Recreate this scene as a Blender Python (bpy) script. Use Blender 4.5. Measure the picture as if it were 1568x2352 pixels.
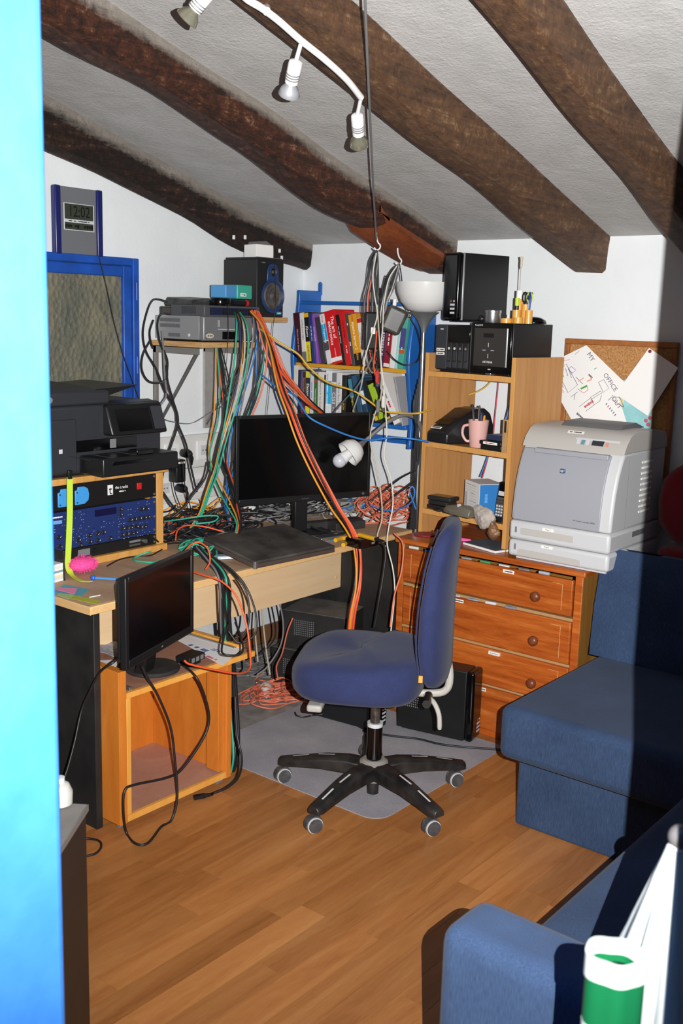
import bpy, bmesh, math, random
from mathutils import Vector, Matrix

# ------------------------------------------------------------------ clean start
for o in list(bpy.data.objects):
    bpy.data.objects.remove(o, do_unlink=True)
SC = bpy.context.scene
COL = SC.collection
RND = random.Random(11)
rad = math.radians

# ------------------------------------------------------------------ camera
# world: X runs right along the back wall, Y runs towards it, Z up; the camera stands in the doorway
EYE = Vector((0.0, 0.0, 1.62))
FPX, YAW, PITCH, ROLL = 2380.0, rad(38.785), rad(10.655), rad(-1.60)
def cam_axes():
    cy, sy, cp, sp = math.cos(YAW), math.sin(YAW), math.cos(PITCH), math.sin(PITCH)
    f = Vector((-sy * cp, cy * cp, -sp)); r = Vector((cy, sy, 0)); d = f.cross(r)
    cr, sr = math.cos(ROLL), math.sin(ROLL)
    return cr * r + sr * d, -sr * r + cr * d, f
AX_R, AX_D, AX_F = cam_axes()
camd = bpy.data.cameras.new('camera')
camo = bpy.data.objects.new('camera', camd); COL.objects.link(camo)
camd.sensor_fit = 'VERTICAL'; camd.sensor_height = 22.2; camd.sensor_width = 14.8
camd.lens = FPX / 2352.0 * 22.2
camd.clip_start = 0.05; camd.clip_end = 60
mw = Matrix.Identity(4)
for i in range(3):
    mw[i][0] = AX_R[i]; mw[i][1] = -AX_D[i]; mw[i][2] = -AX_F[i]; mw[i][3] = EYE[i]
camo.matrix_world = mw
camd.dof.use_dof = True; camd.dof.focus_distance = 3.4; camd.dof.aperture_fstop = 4.5
SC.camera = camo

# ------------------------------------------------------------------ world, flash, exposure
wd = bpy.data.worlds.new('world'); SC.world = wd; wd.use_nodes = True
wd.node_tree.nodes['Background'].inputs[0].default_value = (0.75, 0.85, 1.0, 1)
wd.node_tree.nodes['Background'].inputs[1].default_value = 0.03
# the photographer's flash, held just right of the lens in the doorway
fl = bpy.data.lights.new('flash', 'SPOT'); flo = bpy.data.objects.new('flash', fl); COL.objects.link(flo)
fl.energy = 790; fl.color = (1.0, 0.985, 0.96); fl.shadow_soft_size = 0.0015
fl.spot_size = rad(112); fl.spot_blend = 1.0
flo.location = EYE + AX_R * 0.09 - AX_D * 0.02
fdir = Vector((-0.60, 0.80, 0.03))
flo.rotation_euler = fdir.to_track_quat('-Z', 'Y').to_euler()
vs = SC.view_settings
SC.display_settings.display_device = 'sRGB'
vs.view_transform = 'Standard'; vs.look = 'None'; vs.exposure = 0.0; vs.gamma = 1.0
vs.use_curve_mapping = False

# ------------------------------------------------------------------ helpers
def hexc(s):
    s = s.lstrip('#')
    out = []
    for i in (0, 2, 4):
        c = int(s[i:i + 2], 16) / 255.0
        out.append(c / 12.92 if c <= 0.04045 else ((c + 0.055) / 1.055) ** 2.4)
    return (out[0], out[1], out[2], 1.0)

def ray(px, py):
    return AX_R * ((px - 784) / FPX) + AX_D * ((py - 1176) / FPX) + AX_F
def W(px, py, D):                      # point on a sight line at forward distance D
    return EYE + ray(px, py) * D
def WX(px, py, x):
    d = ray(px, py); return EYE + d * (x / d.x)
def WY(px, py, y):
    d = ray(px, py); return EYE + d * (y / d.y)
def WZ(px, py, z):
    d = ray(px, py); return EYE + d * ((z - EYE.z) / d.z)
def dep(p):
    return (Vector(p) - EYE).dot(AX_F)

class MB:
    """collects shapes into one mesh"""
    def __init__(s): s.v = []; s.f = []
    def add(s, v, f):
        n = len(s.v); s.v += [tuple(p) for p in v]; s.f += [tuple(i + n for i in q) for q in f]; return s
    def box(s, x0, y0, z0, x1, y1, z1):
        if x0 > x1: x0, x1 = x1, x0
        if y0 > y1: y0, y1 = y1, y0
        if z0 > z1: z0, z1 = z1, z0
        return s.add([(x0, y0, z0), (x1, y0, z0), (x1, y1, z0), (x0, y1, z0), (x0, y0, z1), (x1, y0, z1), (x1, y1, z1), (x0, y1, z1)],
                     [(0, 3, 2, 1), (4, 5, 6, 7), (0, 1, 5, 4), (1, 2, 6, 5), (2, 3, 7, 6), (3, 0, 4, 7)])
    def hexa(s, c8):                    # 4 bottom + 4 top corners, counter-clockwise
        return s.add(c8, [(0, 3, 2, 1), (4, 5, 6, 7), (0, 1, 5, 4), (1, 2, 6, 5), (2, 3, 7, 6), (3, 0, 4, 7)])
    def loft(s, rings, cap=True, close=False):
        n = len(rings[0]); vs_ = [p for r in rings for p in r]; fs = []
        m = len(rings)
        for i in range(m if close else m - 1):
            a = i * n; b = ((i + 1) % m) * n
            for j in range(n):
                k = (j + 1) % n
                fs.append((a + j, a + k, b + k, b + j))
        if cap and not close:
            fs.append(tuple(reversed(range(n)))); fs.append(tuple(range((m - 1) * n, m * n)))
        return s.add(vs_, fs)
    def cyl(s, p0, p1, r0, r1=None, n=16):
        p0 = Vector(p0); p1 = Vector(p1); r1 = r0 if r1 is None else r1
        t = (p1 - p0).normalized(); a = t.orthogonal().normalized(); b = t.cross(a)
        ring = lambda p, r: [p + (a * math.cos(2 * math.pi * i / n) + b * math.sin(2 * math.pi * i / n)) * r for i in range(n)]
        return s.loft([ring(p0, r0), ring(p1, r1)])
    def lathe(s, prof, c=(0, 0, 0), axis=(0, 0, 1), n=24):
        t = Vector(axis).normalized(); a = t.orthogonal().normalized(); b = t.cross(a); c = Vector(c)
        return s.loft([[c + t * z + (a * math.cos(2 * math.pi * i / n) + b * math.sin(2 * math.pi * i / n)) * max(r, 1e-5) for i in range(n)] for r, z in prof])
    def tube(s, path, r, n=6, closed=False):
        P = [Vector(p) for p in path]; m = len(P); rings = []; prev = None
        for i in range(m):
            if closed: t = P[(i + 1) % m] - P[i - 1]
            else: t = P[min(i + 1, m - 1)] - P[max(i - 1, 0)]
            if t.length < 1e-9: t = Vector((0, 0, 1))
            t.normalize()
            a = t.orthogonal() if prev is None else prev - t * prev.dot(t)
            if a.length < 1e-6: a = t.orthogonal()
            a.normalize(); prev = a; b = t.cross(a)
            rr = r[i] if isinstance(r, (list, tuple)) else r
            rings.append([P[i] + (a * math.cos(2 * math.pi * k / n) + b * math.sin(2 * math.pi * k / n)) * rr for k in range(n)])
        return s.loft(rings, cap=not closed, close=closed)
    def prism(s, poly, a0, a1, axis='z'):
        if axis == 'z': g = lambda p, h: (p[0], p[1], h)
        elif axis == 'y': g = lambda p, h: (p[0], h, p[1])
        else: g = lambda p, h: (h, p[0], p[1])
        return s.loft([[g(p, a0) for p in poly], [g(p, a1) for p in poly]])
    def sphere(s, c, r, n=16, m=10, sc=(1, 1, 1)):
        c = Vector(c); rings = []
        for i in range(m + 1):
            t = math.pi * i / m
            rings.append([(c.x + r * sc[0] * math.sin(t) * math.cos(2 * math.pi * k / n) + 1e-6 * math.cos(2 * math.pi * k / n), c.y + r * sc[1] * math.sin(t) * math.sin(2 * math.pi * k / n) + 1e-6 * math.sin(2 * math.pi * k / n), c.z - r * sc[2] * math.cos(t)) for k in range(n)])
        return s.loft(rings)
    def mesh(s, name, smooth=35):
        me = bpy.data.meshes.new(name); me.from_pydata(s.v, [], s.f)
        bm = bmesh.new(); bm.from_mesh(me); bmesh.ops.recalc_face_normals(bm, faces=bm.faces); bm.to_mesh(me); bm.free()
        if smooth:
            me.polygons.foreach_set('use_smooth', [True] * len(me.polygons)); me.set_sharp_from_angle(angle=rad(smooth))
        me.update(); return me
    def build(s, name, mat, parent=None, bevel=0, seg=2, smooth=35, loc=None, rot=None, sub=0):
        me = s.mesh(name, smooth if not sub else 180)
        o = bpy.data.objects.new(name, me); COL.objects.link(o)
        if mat: me.materials.append(mat)
        if parent: o.parent = parent
        if loc is not None: o.location = loc
        if rot is not None: o.rotation_euler = rot
        if bevel:
            b = o.modifiers.new('bevel', 'BEVEL'); b.width = bevel; b.segments = seg; b.limit_method = 'ANGLE'; b.angle_limit = rad(40)
            if not sub:
                me.polygons.foreach_set('use_smooth', [True] * len(me.polygons)); me.set_sharp_from_angle(angle=rad(50))
        if sub:
            b = o.modifiers.new('sub', 'SUBSURF'); b.levels = sub; b.render_levels = sub
        return o

def tag(o, label, cat, group=None, kind=None):
    o['label'] = label; o['category'] = cat
    if group: o['group'] = group
    if kind: o['kind'] = kind
    return o
def T(name, label, cat, loc=(0, 0, 0), rz=0, group=None):
    o = bpy.data.objects.new(name, None); COL.objects.link(o)
    o.empty_display_size = 0.05
    o.location = loc; o.rotation_euler = (0, 0, rad(rz))
    return tag(o, label, cat, group)
def struct(o):
    o['kind'] = 'structure'; return o
def bx(name, mat, parent, x0, y0, z0, x1, y1, z1, bevel=0.0015, **k):
    return MB().box(x0, y0, z0, x1, y1, z1).build(name, mat, parent, bevel=bevel, **k)
def copy_tree(o, parent=None):
    c = o.copy(); COL.objects.link(c); c.parent = parent
    for ch in list(o.children): copy_tree(ch, c)
    return c
def smooth_path(pts, k=6):
    P = [Vector(p) for p in pts]
    if len(P) < 3: return P
    out = []
    Q = [P[0] * 2 - P[1]] + P + [P[-1] * 2 - P[-2]]
    for i in range(1, len(Q) - 2):
        a, b, c, d = Q[i - 1], Q[i], Q[i + 1], Q[i + 2]
        for j in range(k):
            t = j / k
            out.append(0.5 * ((2 * b) + (c - a) * t + (2 * a - 5 * b + 4 * c - d) * t * t + (3 * b - a - 3 * c + d) * t ** 3))
    out.append(P[-1]); return out
def lettering(s, size, mat, parent, loc, rot=(90, 0, 0), align='CENTER', name='lettering', sx=1.0, ext=0.0003):
    if s.startswith('~'):               # print too small to read: a row of dashes
        r_ = random.Random(len(s) * 7 + int(size * 1e5)); m_ = MB(); n_ = len(s) - 1; wch = size * 0.52; x_ = -n_ * wch / 2
        for ch in s[1:]:
            if ch != ' ': h_ = size * (0.2 + 0.12 * r_.random()); m_.box(x_, -h_, -ext, x_ + wch * 0.86, h_, ext)
            x_ += wch
        o = m_.build('print_marks', mat, parent, smooth=0); o.location = loc; o.rotation_euler = [rad(a) for a in rot]; o['kind'] = 'stuff'; return o
    cu = bpy.data.curves.new('t', 'FONT'); cu.body = s; cu.size = size; cu.align_x = align; cu.align_y = 'CENTER'; cu.extrude = ext
    cu.resolution_u = 3
    t = bpy.data.objects.new('t', cu); me = bpy.data.meshes.new_from_object(t)
    bpy.data.objects.remove(t); bpy.data.curves.remove(cu)
    o = bpy.data.objects.new(name, me); COL.objects.link(o); me.materials.clear(); me.materials.append(mat)
    o.parent = parent; o.location = loc; o.rotation_euler = [rad(a) for a in rot]; o.scale = (sx, 1, 1)
    return o

# ------------------------------------------------------------------ materials
MATS = {}
def _nodes(name):
    m = bpy.data.materials.new(name); m.use_nodes = True
    nt = m.node_tree; return m, nt, nt.nodes['Principled BSDF']
def _coord(nt, scale, kind='Object', rot=(0, 0, 0)):
    tc = nt.nodes.new('ShaderNodeTexCoord'); mp = nt.nodes.new('ShaderNodeMapping')
    mp.inputs['Scale'].default_value = scale if isinstance(scale, (tuple, list)) else (scale,) * 3
    mp.inputs['Rotation'].default_value = rot
    nt.links.new(tc.outputs[kind], mp.inputs[0]); return mp.outputs[0]
def _ramp(nt, fac, stops):
    r = nt.nodes.new('ShaderNodeValToRGB'); e = r.color_ramp.elements
    while len(e) < len(stops): e.new(0.5)
    for i, (p, c) in enumerate(stops): e[i].position = p; e[i].color = c
    nt.links.new(fac, r.inputs[0]); return r.outputs[0]
def _noise(nt, vec, scale, detail=4, rough=0.55, dist=0):
    n = nt.nodes.new('ShaderNodeTexNoise'); n.inputs['Scale'].default_value = scale; n.inputs['Detail'].default_value = detail
    n.inputs['Roughness'].default_value = rough; n.inputs['Distortion'].default_value = dist
    nt.links.new(vec, n.inputs['Vector']); return n.outputs[0]
def _bump(nt, b, h, strength, dist=0.01):
    n = nt.nodes.new('ShaderNodeBump'); n.inputs['Strength'].default_value = strength; n.inputs['Distance'].default_value = dist
    nt.links.new(h, n.inputs['Height']); nt.links.new(n.outputs[0], b.inputs['Normal'])
def mul(c, k): return (c[0] * k, c[1] * k, c[2] * k, 1)
def mixc(a, b, t): return tuple(a[i] * (1 - t) + b[i] * t for i in range(3)) + (1,)
def plain(name, col, rough=0.5, metal=0.0, dust=0.0, bump=0.0, scale=30, var=0.0, spec=0.5, coat=0):
    """flat colour with a little mottling; dust mixes a grey film in through a noise mask"""
    if name in MATS: return MATS[name]
    m, nt, b = _nodes(name); c = hexc(col) if isinstance(col, str) else col
    b.inputs['Base Color'].default_value = c; b.inputs['Roughness'].default_value = rough; b.inputs['Metallic'].default_value = metal
    b.inputs['Specular IOR Level'].default_value = spec
    if coat: b.inputs['Coat Weight'].default_value = coat; b.inputs['Coat Roughness'].default_value = 0.1
    if dust or bump or var:
        v = _coord(nt, 1.0); n = _noise(nt, v, scale, 5)
        if var or dust:
            d = mixc(c, hexc('#8d867e'), dust) if dust else mul(c, 1 + var)
            lo = c if dust else mul(c, 1 - var)
            nt.links.new(_ramp(nt, n, [(0.35, lo), (0.7, d)]), b.inputs['Base Color'])
        if bump: _bump(nt, b, n, bump)
    MATS[name] = m; return m
def wood(name, stops, scale=(1, 12, 12), rough=0.45, bump=0.05, nscale=3.0, dist=1.2, rnd=0.0, rot=(0, 0, 0), fine=60, coat=0):
    """grain: noise stretched along one axis through a colour ramp; rnd shifts it per object"""
    if name in MATS: return MATS[name]
    m, nt, b = _nodes(name); b.inputs['Roughness'].default_value = rough
    v = _coord(nt, scale, rot=rot)
    if rnd:
        oi = nt.nodes.new('ShaderNodeObjectInfo'); ad = nt.nodes.new('ShaderNodeVectorMath'); ad.operation = 'ADD'
        mu = nt.nodes.new('ShaderNodeMath'); mu.operation = 'MULTIPLY'; mu.inputs[1].default_value = 57.0
        nt.links.new(oi.outputs['Random'], mu.inputs[0]); nt.links.new(v, ad.inputs[0]); nt.links.new(mu.outputs[0], ad.inputs[1]); v = ad.outputs[0]
    n1 = _noise(nt, v, nscale, 6, 0.6, dist); n2 = _noise(nt, v, fine, 3, 0.6)
    mx = nt.nodes.new('ShaderNodeMix'); mx.data_type = 'FLOAT'; mx.inputs[0].default_value = 0.25
    nt.links.new(n1, mx.inputs[2]); nt.links.new(n2, mx.inputs[3])
    col = _ramp(nt, mx.outputs[0], [(p, hexc(c)) for p, c in stops])
    if rnd:
        hs = nt.nodes.new('ShaderNodeHueSaturation'); mr = nt.nodes.new('ShaderNodeMapRange')
        mr.inputs[3].default_value = 1 - rnd; mr.inputs[4].default_value = 1 + rnd
        nt.links.new(oi.outputs['Random'], mr.inputs[0]); nt.links.new(mr.outputs[0], hs.inputs['Value']); nt.links.new(col, hs.inputs['Color']); col = hs.outputs[0]
    nt.links.new(col, b.inputs['Base Color'])
    if coat: b.inputs['Coat Weight'].default_value = coat; b.inputs['Coat Roughness'].default_value = 0.15
    if bump: _bump(nt, b, mx.outputs[0], bump)
    MATS[name] = m; return m
def plaster(name, c1, c2, scale=6, bump=0.25, rough=0.9, stain=None):
    m, nt, b = _nodes(name); b.inputs['Roughness'].default_value = rough; b.inputs['Specular IOR Level'].default_value = 0.2
    v = _coord(nt, 1.0); n = _noise(nt, v, scale, 6, 0.6, 0.4); n2 = _noise(nt, v, 90, 4, 0.7)
    col = _ramp(nt, n, [(0.3, hexc(c1)), (0.65, hexc(c2))])
    nt.links.new(col, b.inputs['Base Color'])
    mx = nt.nodes.new('ShaderNodeMix'); mx.data_type = 'FLOAT'; mx.inputs[0].default_value = 0.35
    nt.links.new(n, mx.inputs[2]); nt.links.new(n2, mx.inputs[3]); _bump(nt, b, mx.outputs[0], bump, 0.02)
    MATS[name] = m; return m
def fabric(name, c1, c2, weave=(900, 900, 260), rough=0.95, patch=5, bump=0.2, sheen=0.25, wear=None):
    m, nt, b = _nodes(name); b.inputs['Roughness'].default_value = rough; b.inputs['Specular IOR Level'].default_value = 0.15
    b.inputs['Sheen Weight'].default_value = sheen
    v = _coord(nt, weave); n = _noise(nt, v, 1.0, 2); v2 = _coord(nt, 1.0); n2 = _noise(nt, v2, patch, 5, 0.6)
    mx = nt.nodes.new('ShaderNodeMix'); mx.data_type = 'FLOAT'; mx.inputs[0].default_value = 0.45
    nt.links.new(n, mx.inputs[2]); nt.links.new(n2, mx.inputs[3])
    st = [(0.36, hexc(c1)), (0.64, hexc(c2))]
    if wear: st.append((0.74, hexc(wear)))
    nt.links.new(_ramp(nt, mx.outputs[0], st), b.inputs['Base Color'])
    _bump(nt, b, n, bump, 0.002)
    MATS[name] = m; return m

BLACK = plain('black_plastic', '#17181a', 0.38)
BLACKM = plain('black_matt', '#151516', 0.65, dust=0.05, scale=9)
BLACKD = plain('black_dusty', '#171718', 0.7, dust=0.15, scale=7)
GLOSS = plain('black_gloss', '#08080a', 0.12)
SCREEN = plain('screen_black', '#060607', 0.22)
DARK = plain('dark_grey', '#33353a', 0.55)
MID = plain('mid_grey', '#77787a', 0.5)
LIGHT = plain('light_grey', '#c9cbcf', 0.45)
WHITE = plain('white_plastic', '#e9e9e8', 0.4)
PAPER = plain('paper_white', '#eceae8', 0.85)
SILVER = plain('silver_metal', '#b9bbbe', 0.28, metal=0.9)
STEEL = plain('steel', '#8f8f8c', 0.4, metal=0.7, var=0.15, scale=25)
RUST = plain('worn_steel', '#8d8983', 0.6, metal=0.35, dust=0.35, scale=40)
BLUEP = plain('blue_paint', '#1f63b4', 0.3, var=0.12, scale=8)
YELLOW = plain('yellow_paint', '#d59a26', 0.4)
PINK = plain('pink', '#f25aa2', 0.7)
GREEN = plain('lime_green', '#b9d53c', 0.5)
RED = plain('red', '#c81e1e', 0.4)
BEECH = wood('beech', [(0.3, '#a97443'), (0.5, '#bd8852'), (0.7, '#c7955e')], scale=(18, 18, 1.2), nscale=2.2, dist=0.6, bump=0.02)
BEECHE = wood('beech_edge', [(0.3, '#c98f4c'), (0.7, '#d9a45f')], scale=(18, 18, 1.2), bump=0.02)
DESKW = wood('desk_laminate', [(0.3, '#dfbd92'), (0.55, '#e6c79d'), (0.75, '#ebcfa8')], scale=(1, 14, 14), nscale=2.5, dist=0.5, bump=0.01)
DESKD = wood('desk_top_dusty', [(0.3, '#a98a70'), (0.55, '#bb9a7c'), (0.75, '#c9ab89')], scale=(3, 1, 3), nscale=4, dist=1.5, bump=0.02, rough=0.6)
EDGE = wood('desk_edge', [(0.3, '#d3a870'), (0.7, '#e0ba84')], scale=(14, 1, 14), bump=0.01)
PINE = wood('pine_orange', [(0.3, '#6d2c0e'), (0.42, '#a04a18'), (0.55, '#b55d22'), (0.7, '#c97838')], scale=(1.0, 14, 14), nscale=1.6, dist=1.6, bump=0.03, rough=0.35, rnd=0.08, fine=22)
PINES = wood('pine_side', [(0.25, '#6d4a22'), (0.5, '#96682f'), (0.75, '#ac7f3e')], scale=(10, 10, 0.8), nscale=1.8, bump=0.03, rough=0.4)
ORANGEW = wood('orange_ply', [(0.25, '#b5661f'), (0.5, '#c9762a'), (0.75, '#d78a38')], scale=(6, 6, 1.2), nscale=2, dist=0.8, bump=0.02, rough=0.4)
ORANGEE = wood('orange_ply_edge', [(0.3, '#d9953c'), (0.7, '#e8aa55')], scale=(6, 6, 1.2), bump=0.02, rough=0.4)
PLY = wood('plywood', [(0.3, '#9a6f43'), (0.5, '#c39a66'), (0.7, '#d4af7d')], scale=(3, 3, 60), nscale=3, bump=0.03)
# ================================================================== THE ROOM
XA, YB, YF, XR = -3.43, 3.92, 0.72, 0.06          # left wall, back wall, inner face of front wall, right wall
def zceil(y): return 1.96 + 0.283 * (YB - y)
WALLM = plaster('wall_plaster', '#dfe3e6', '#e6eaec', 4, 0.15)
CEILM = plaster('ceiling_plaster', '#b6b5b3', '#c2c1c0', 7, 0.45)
# floor: a dark underlay with single laminate strips
floor = struct(MB().box(XA - 0.1, -1.2, -0.05, XR + 0.1, YB + 0.1, -0.004).build('floor', plain('floor_base', '#6b4526', 0.6)))
LAM = wood('laminate', [(0.25, '#8a5429'), (0.45, '#a86c3a'), (0.6, '#b47945'), (0.8, '#c28c57')], scale=(9, 0.9, 9), nscale=1.7, dist=1.1, bump=0.01, rough=0.34, rnd=0.16, fine=30)
SW = 0.087
plank_meshes = {}
def plank_mesh(L):
    k = round(L, 3)
    if k not in plank_meshes:
        me = MB().box(0.0004, 0.0004, -0.004, SW - 0.0004, L - 0.0004, 0.0).mesh('plank', 0); me.materials.append(LAM); plank_meshes[k] = me
    return plank_meshes[k]
xk = -1.634 - 21 * SW
while xk < XR - 0.01:
    y = 0.15 - RND.random() * 0.9
    while y < YB:
        L = RND.choice((0.42, 0.52, 0.62, 0.72, 0.9))
        # keep the planks to the open floor that shows; the dusty part under the desk is a bare screed
        y0, y1 = max(y, 0.1), min(y + L, YB)
        if y1 - y0 > 0.03 and y1 > 0.5:
            L2 = round(y1 - y0, 3)
            p = bpy.data.objects.new('plank', plank_mesh(L2)); COL.objects.link(p); p.location = (xk, y0, 0); p.parent = floor
        y += L
    xk += SW
def wall_prism(name, pts, a0, a1, axis): return struct(MB().prism(pts, a0, a1, axis).build(name, WALLM))
wall_prism('wall_left', [(YF - 0.2, 0), (YB + 0.1, 0), (YB + 0.1, zceil(YB + 0.1) + 0.1), (YF - 0.2, zceil(YF - 0.2) + 0.1)], XA - 0.12, XA, 'x')
wall_prism('wall_right', [(YF - 0.2, 0), (YB + 0.1, 0), (YB + 0.1, zceil(YB + 0.1) + 0.1), (YF - 0.2, zceil(YF - 0.2) + 0.1)], XR, XR + 0.12, 'x')
wall_prism('wall_back', [(XA - 0.12, 0), (XR + 0.12, 0), (XR + 0.12, 2.05), (XA - 0.12, 2.05)], YB, YB + 0.12, 'y')
# front wall with the doorway the picture is taken through
JL, JR, YN = -1.02, -0.143, 0.56
fw = MB(); fw.box(XA, YN, 0, JL - 0.09, YF, 2.95); fw.box(JR + 0.09, YN, 0, XR + 0.1, YF, 2.95); fw.box(JL - 0.09, YN, 2.12, JR + 0.09, YF, 2.95)
struct(fw.build('wall_front', WALLM))
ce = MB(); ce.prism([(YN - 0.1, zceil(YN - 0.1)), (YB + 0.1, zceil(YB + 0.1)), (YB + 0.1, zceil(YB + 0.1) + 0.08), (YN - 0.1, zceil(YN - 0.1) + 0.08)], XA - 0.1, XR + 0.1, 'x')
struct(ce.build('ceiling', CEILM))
bs = MB(); bs.box(XA, 1.0, 0, XA + 0.015, YB, 0.09)
struct(bs.build('baseboard_left', wood('skirting_brown', [(0.3, '#6b4a33'), (0.7, '#8a6244')], scale=(9, 1, 9)), bevel=0.003))
# blue door frame
def blue_chipped():
    m, nt, b = _nodes('blue_chipped'); b.inputs['Roughness'].default_value = 0.4
    v = _coord(nt, 1.0); n = _noise(nt, v, 9, 4, 0.6); n2 = _noise(nt, v, 30, 4)
    c = _ramp(nt, n, [(0.3, hexc('#3676c6')), (0.66, hexc('#4183d0')), (0.725, hexc('#4183d0')), (0.75, hexc('#d8b89a'))])
    nt.links.new(c, b.inputs['Base Color']); _bump(nt, b, n2, 0.08)
    return m
BCH = blue_chipped()
dr = bpy.data.objects.new('door_1', None); COL.objects.link(dr); struct(dr); dr['label'] = 'bright blue chipped door frame around the doorway'
jb = MB(); jb.prism([(JL - 0.09, YN - 0.02), (JL + 0.0, YN - 0.02), (JL + 0.0, YF + 0.01), (JL - 0.09, YF + 0.01)], 0, 2.12, 'z')
jb.build('door_jamb', BCH, dr, bevel=0.012, seg=3)
jb = MB(); jb.hexa([(JR + 0.0, YN - 0.02, 0), (JR + 0.09, YN - 0.02, 0), (JR + 0.09, YF + 0.01, 0), (JR + 0.0, YF + 0.01, 0), (JR - 0.0, YN - 0.02, 2.12), (JR + 0.09, YN - 0.02, 2.12), (JR + 0.09, YF + 0.01, 2.12), (JR - 0.0, YF + 0.01, 2.12)]); jb.build('door_jamb', BCH, dr, bevel=0.002)
jb = MB(); jb.box(JL - 0.09, YN - 0.02, 2.05, JR + 0.09, YF + 0.01, 2.13); jb.build('lintel', BCH, dr, bevel=0.006)
MB().box(JL - 0.12, YN - 0.035, 0, JL - 0.045, YN - 0.02, 2.1).build('architrave', BCH, dr, bevel=0.004)

# ------------------------------------------------------------------ beams
def beam_mat(name, stops, bump):
    m, nt, b = _nodes(name); b.inputs['Roughness'].default_value = 0.6
    v = _coord(nt, (30, 2.6, 30)); n = _noise(nt, v, 1.0, 8, 0.75, 0.8); v2 = _coord(nt, 1.0); n2 = _noise(nt, v2, 34, 7, 0.8, 0.5)
    mx = nt.nodes.new('ShaderNodeMix'); mx.data_type = 'FLOAT'; mx.inputs[0].default_value = 0.5
    nt.links.new(n, mx.inputs[2]); nt.links.new(n2, mx.inputs[3])
    at = nt.nodes.new('ShaderNodeAttribute'); at.attribute_name = 'plaster'           # limewash smeared over the top edge
    ad = nt.nodes.new('ShaderNodeMath'); ad.operation = 'MULTIPLY_ADD'; ad.inputs[1].default_value = 0.9; ad.inputs[2].default_value = -0.45
    nt.links.new(mx.outputs[0], ad.inputs[0]); a2 = nt.nodes.new('ShaderNodeMath'); a2.operation = 'ADD'; nt.links.new(ad.outputs[0], a2.inputs[0]); nt.links.new(at.outputs['Fac'], a2.inputs[1])
    mk = _ramp(nt, a2.outputs[0], [(0.42, (0, 0, 0, 1)), (0.72, (1, 1, 1, 1))])
    cm = nt.nodes.new('ShaderNodeMix'); cm.data_type = 'RGBA'; nt.links.new(mk, cm.inputs[0]); nt.links.new(_ramp(nt, mx.outputs[0], [(p, hexc(c)) for p, c in stops]), cm.inputs[6]); cm.inputs[7].default_value = hexc('#a59c92')
    nt.links.new(cm.outputs[2], b.inputs['Base Color'])
    _bump(nt, b, mx.outputs[0], bump, 0.03); return m
BM1 = beam_mat('beam_black_brown', [(0.38, '#0b0705'), (0.49, '#24140c'), (0.57, '#46281a'), (0.65, '#8d7a68')], 1.0)
BM2 = beam_mat('beam_red_brown', [(0.38, '#150b06'), (0.47, '#3a1d0f'), (0.55, '#5e3018'), (0.64, '#a08468')], 1.0)
BM3 = beam_mat('beam_mid_brown', [(0.37, '#2f1d10'), (0.46, '#553720'), (0.55, '#6e4a2b'), (0.66, '#a68b68')], 0.9)
def beam(label, mat, xl, xr, d, wob, seed, sq=0.0, ytaper=None, lime=0.8):
    r = random.Random(seed); t = T('ceiling_beam', label, 'beam')
    n = 44; rings = []; ys = [YF + (YB + 0.02 - YF) * i / (n - 1) for i in range(n)]
    k = [[r.uniform(-1, 1) for _ in range(9)] for _ in range(6)]
    def nz(j, y):
        u = (y - YF) / (YB - YF) * 8; i = min(int(u), 7); f = u - i; f = f * f * (3 - 2 * f); return k[j][i] * (1 - f) + k[j][i + 1] * f
    for y in ys:
        f = (y - 2.0) / 1.9; a = xl[0] + (xl[1] - xl[0]) * f; c = xr[0] + (xr[1] - xr[0]) * f; z = zceil(y)
        dd = d * (1 + 0.12 * nz(0, y) * wob); a += 0.012 * nz(1, y) * wob; c += 0.010 * nz(2, y) * wob
        if ytaper and y > ytaper: dd *= 1 - 0.32 * (y - ytaper) / (YB - ytaper)
        w = c - a
        rings.append([(a, y, z + 0.05), (a, y, z - dd * (0.55 + 0.25 * sq)), (a + w * 0.10 * (1 - 0.7 * sq), y, z - dd * (0.88 + 0.09 * sq) + 0.006 * nz(3, y) * (1 - sq)), (a + w * (0.30 - 0.2 * sq), y, z - dd), (c - w * (0.28 - 0.2 * sq), y, z - dd + 0.006 * nz(4, y)),
                      (c - w * 0.07 * (1 - 0.7 * sq), y, z - dd * (0.86 + 0.10 * sq)), (c, y, z - dd * (0.5 - 0.2 * sq) + 0.01 * nz(5, y)), (c + 0.004, y, z - 0.012), (c + 0.006, y, z + 0.05)])
    o = MB().loft(rings).build('trunk', mat, t, smooth=70)
    at = o.data.attributes.new('plaster', 'FLOAT', 'POINT'); q = [0.5, 0, 0, 0, 0, 0, 0.30 * lime, lime, 1.0]
    at.data.foreach_set('value', [q[i % 9] for i in range(len(o.data.vertices))])
    return t
b1 = beam('dark old ceiling beam running into the corner along the left wall', BM1, (-3.5, -3.5), (-3.385, -3.385), 0.185, 1.0, 3, ytaper=3.3)
b2 = beam('knotty red-brown ceiling beam that ends above the blue bookcase', BM2, (-2.725, -2.735), (-2.545, -2.545), 0.135, 1.3, 8)
b3 = beam('squared mid-brown ceiling beam that ends above the shelf unit with the NAS boxes', BM3, (-1.97, -1.99), (-1.83, -1.835), 0.13, 0.5, 5, sq=0.8, lime=0.35)
b4 = beam('mid-brown ceiling beam that passes over the sofa and the cork board', BM3, (-1.385, -1.49), (-1.28, -1.375), 0.13, 0.5, 12, sq=0.8, lime=0.35)
ep = MB(); rr = []
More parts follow.
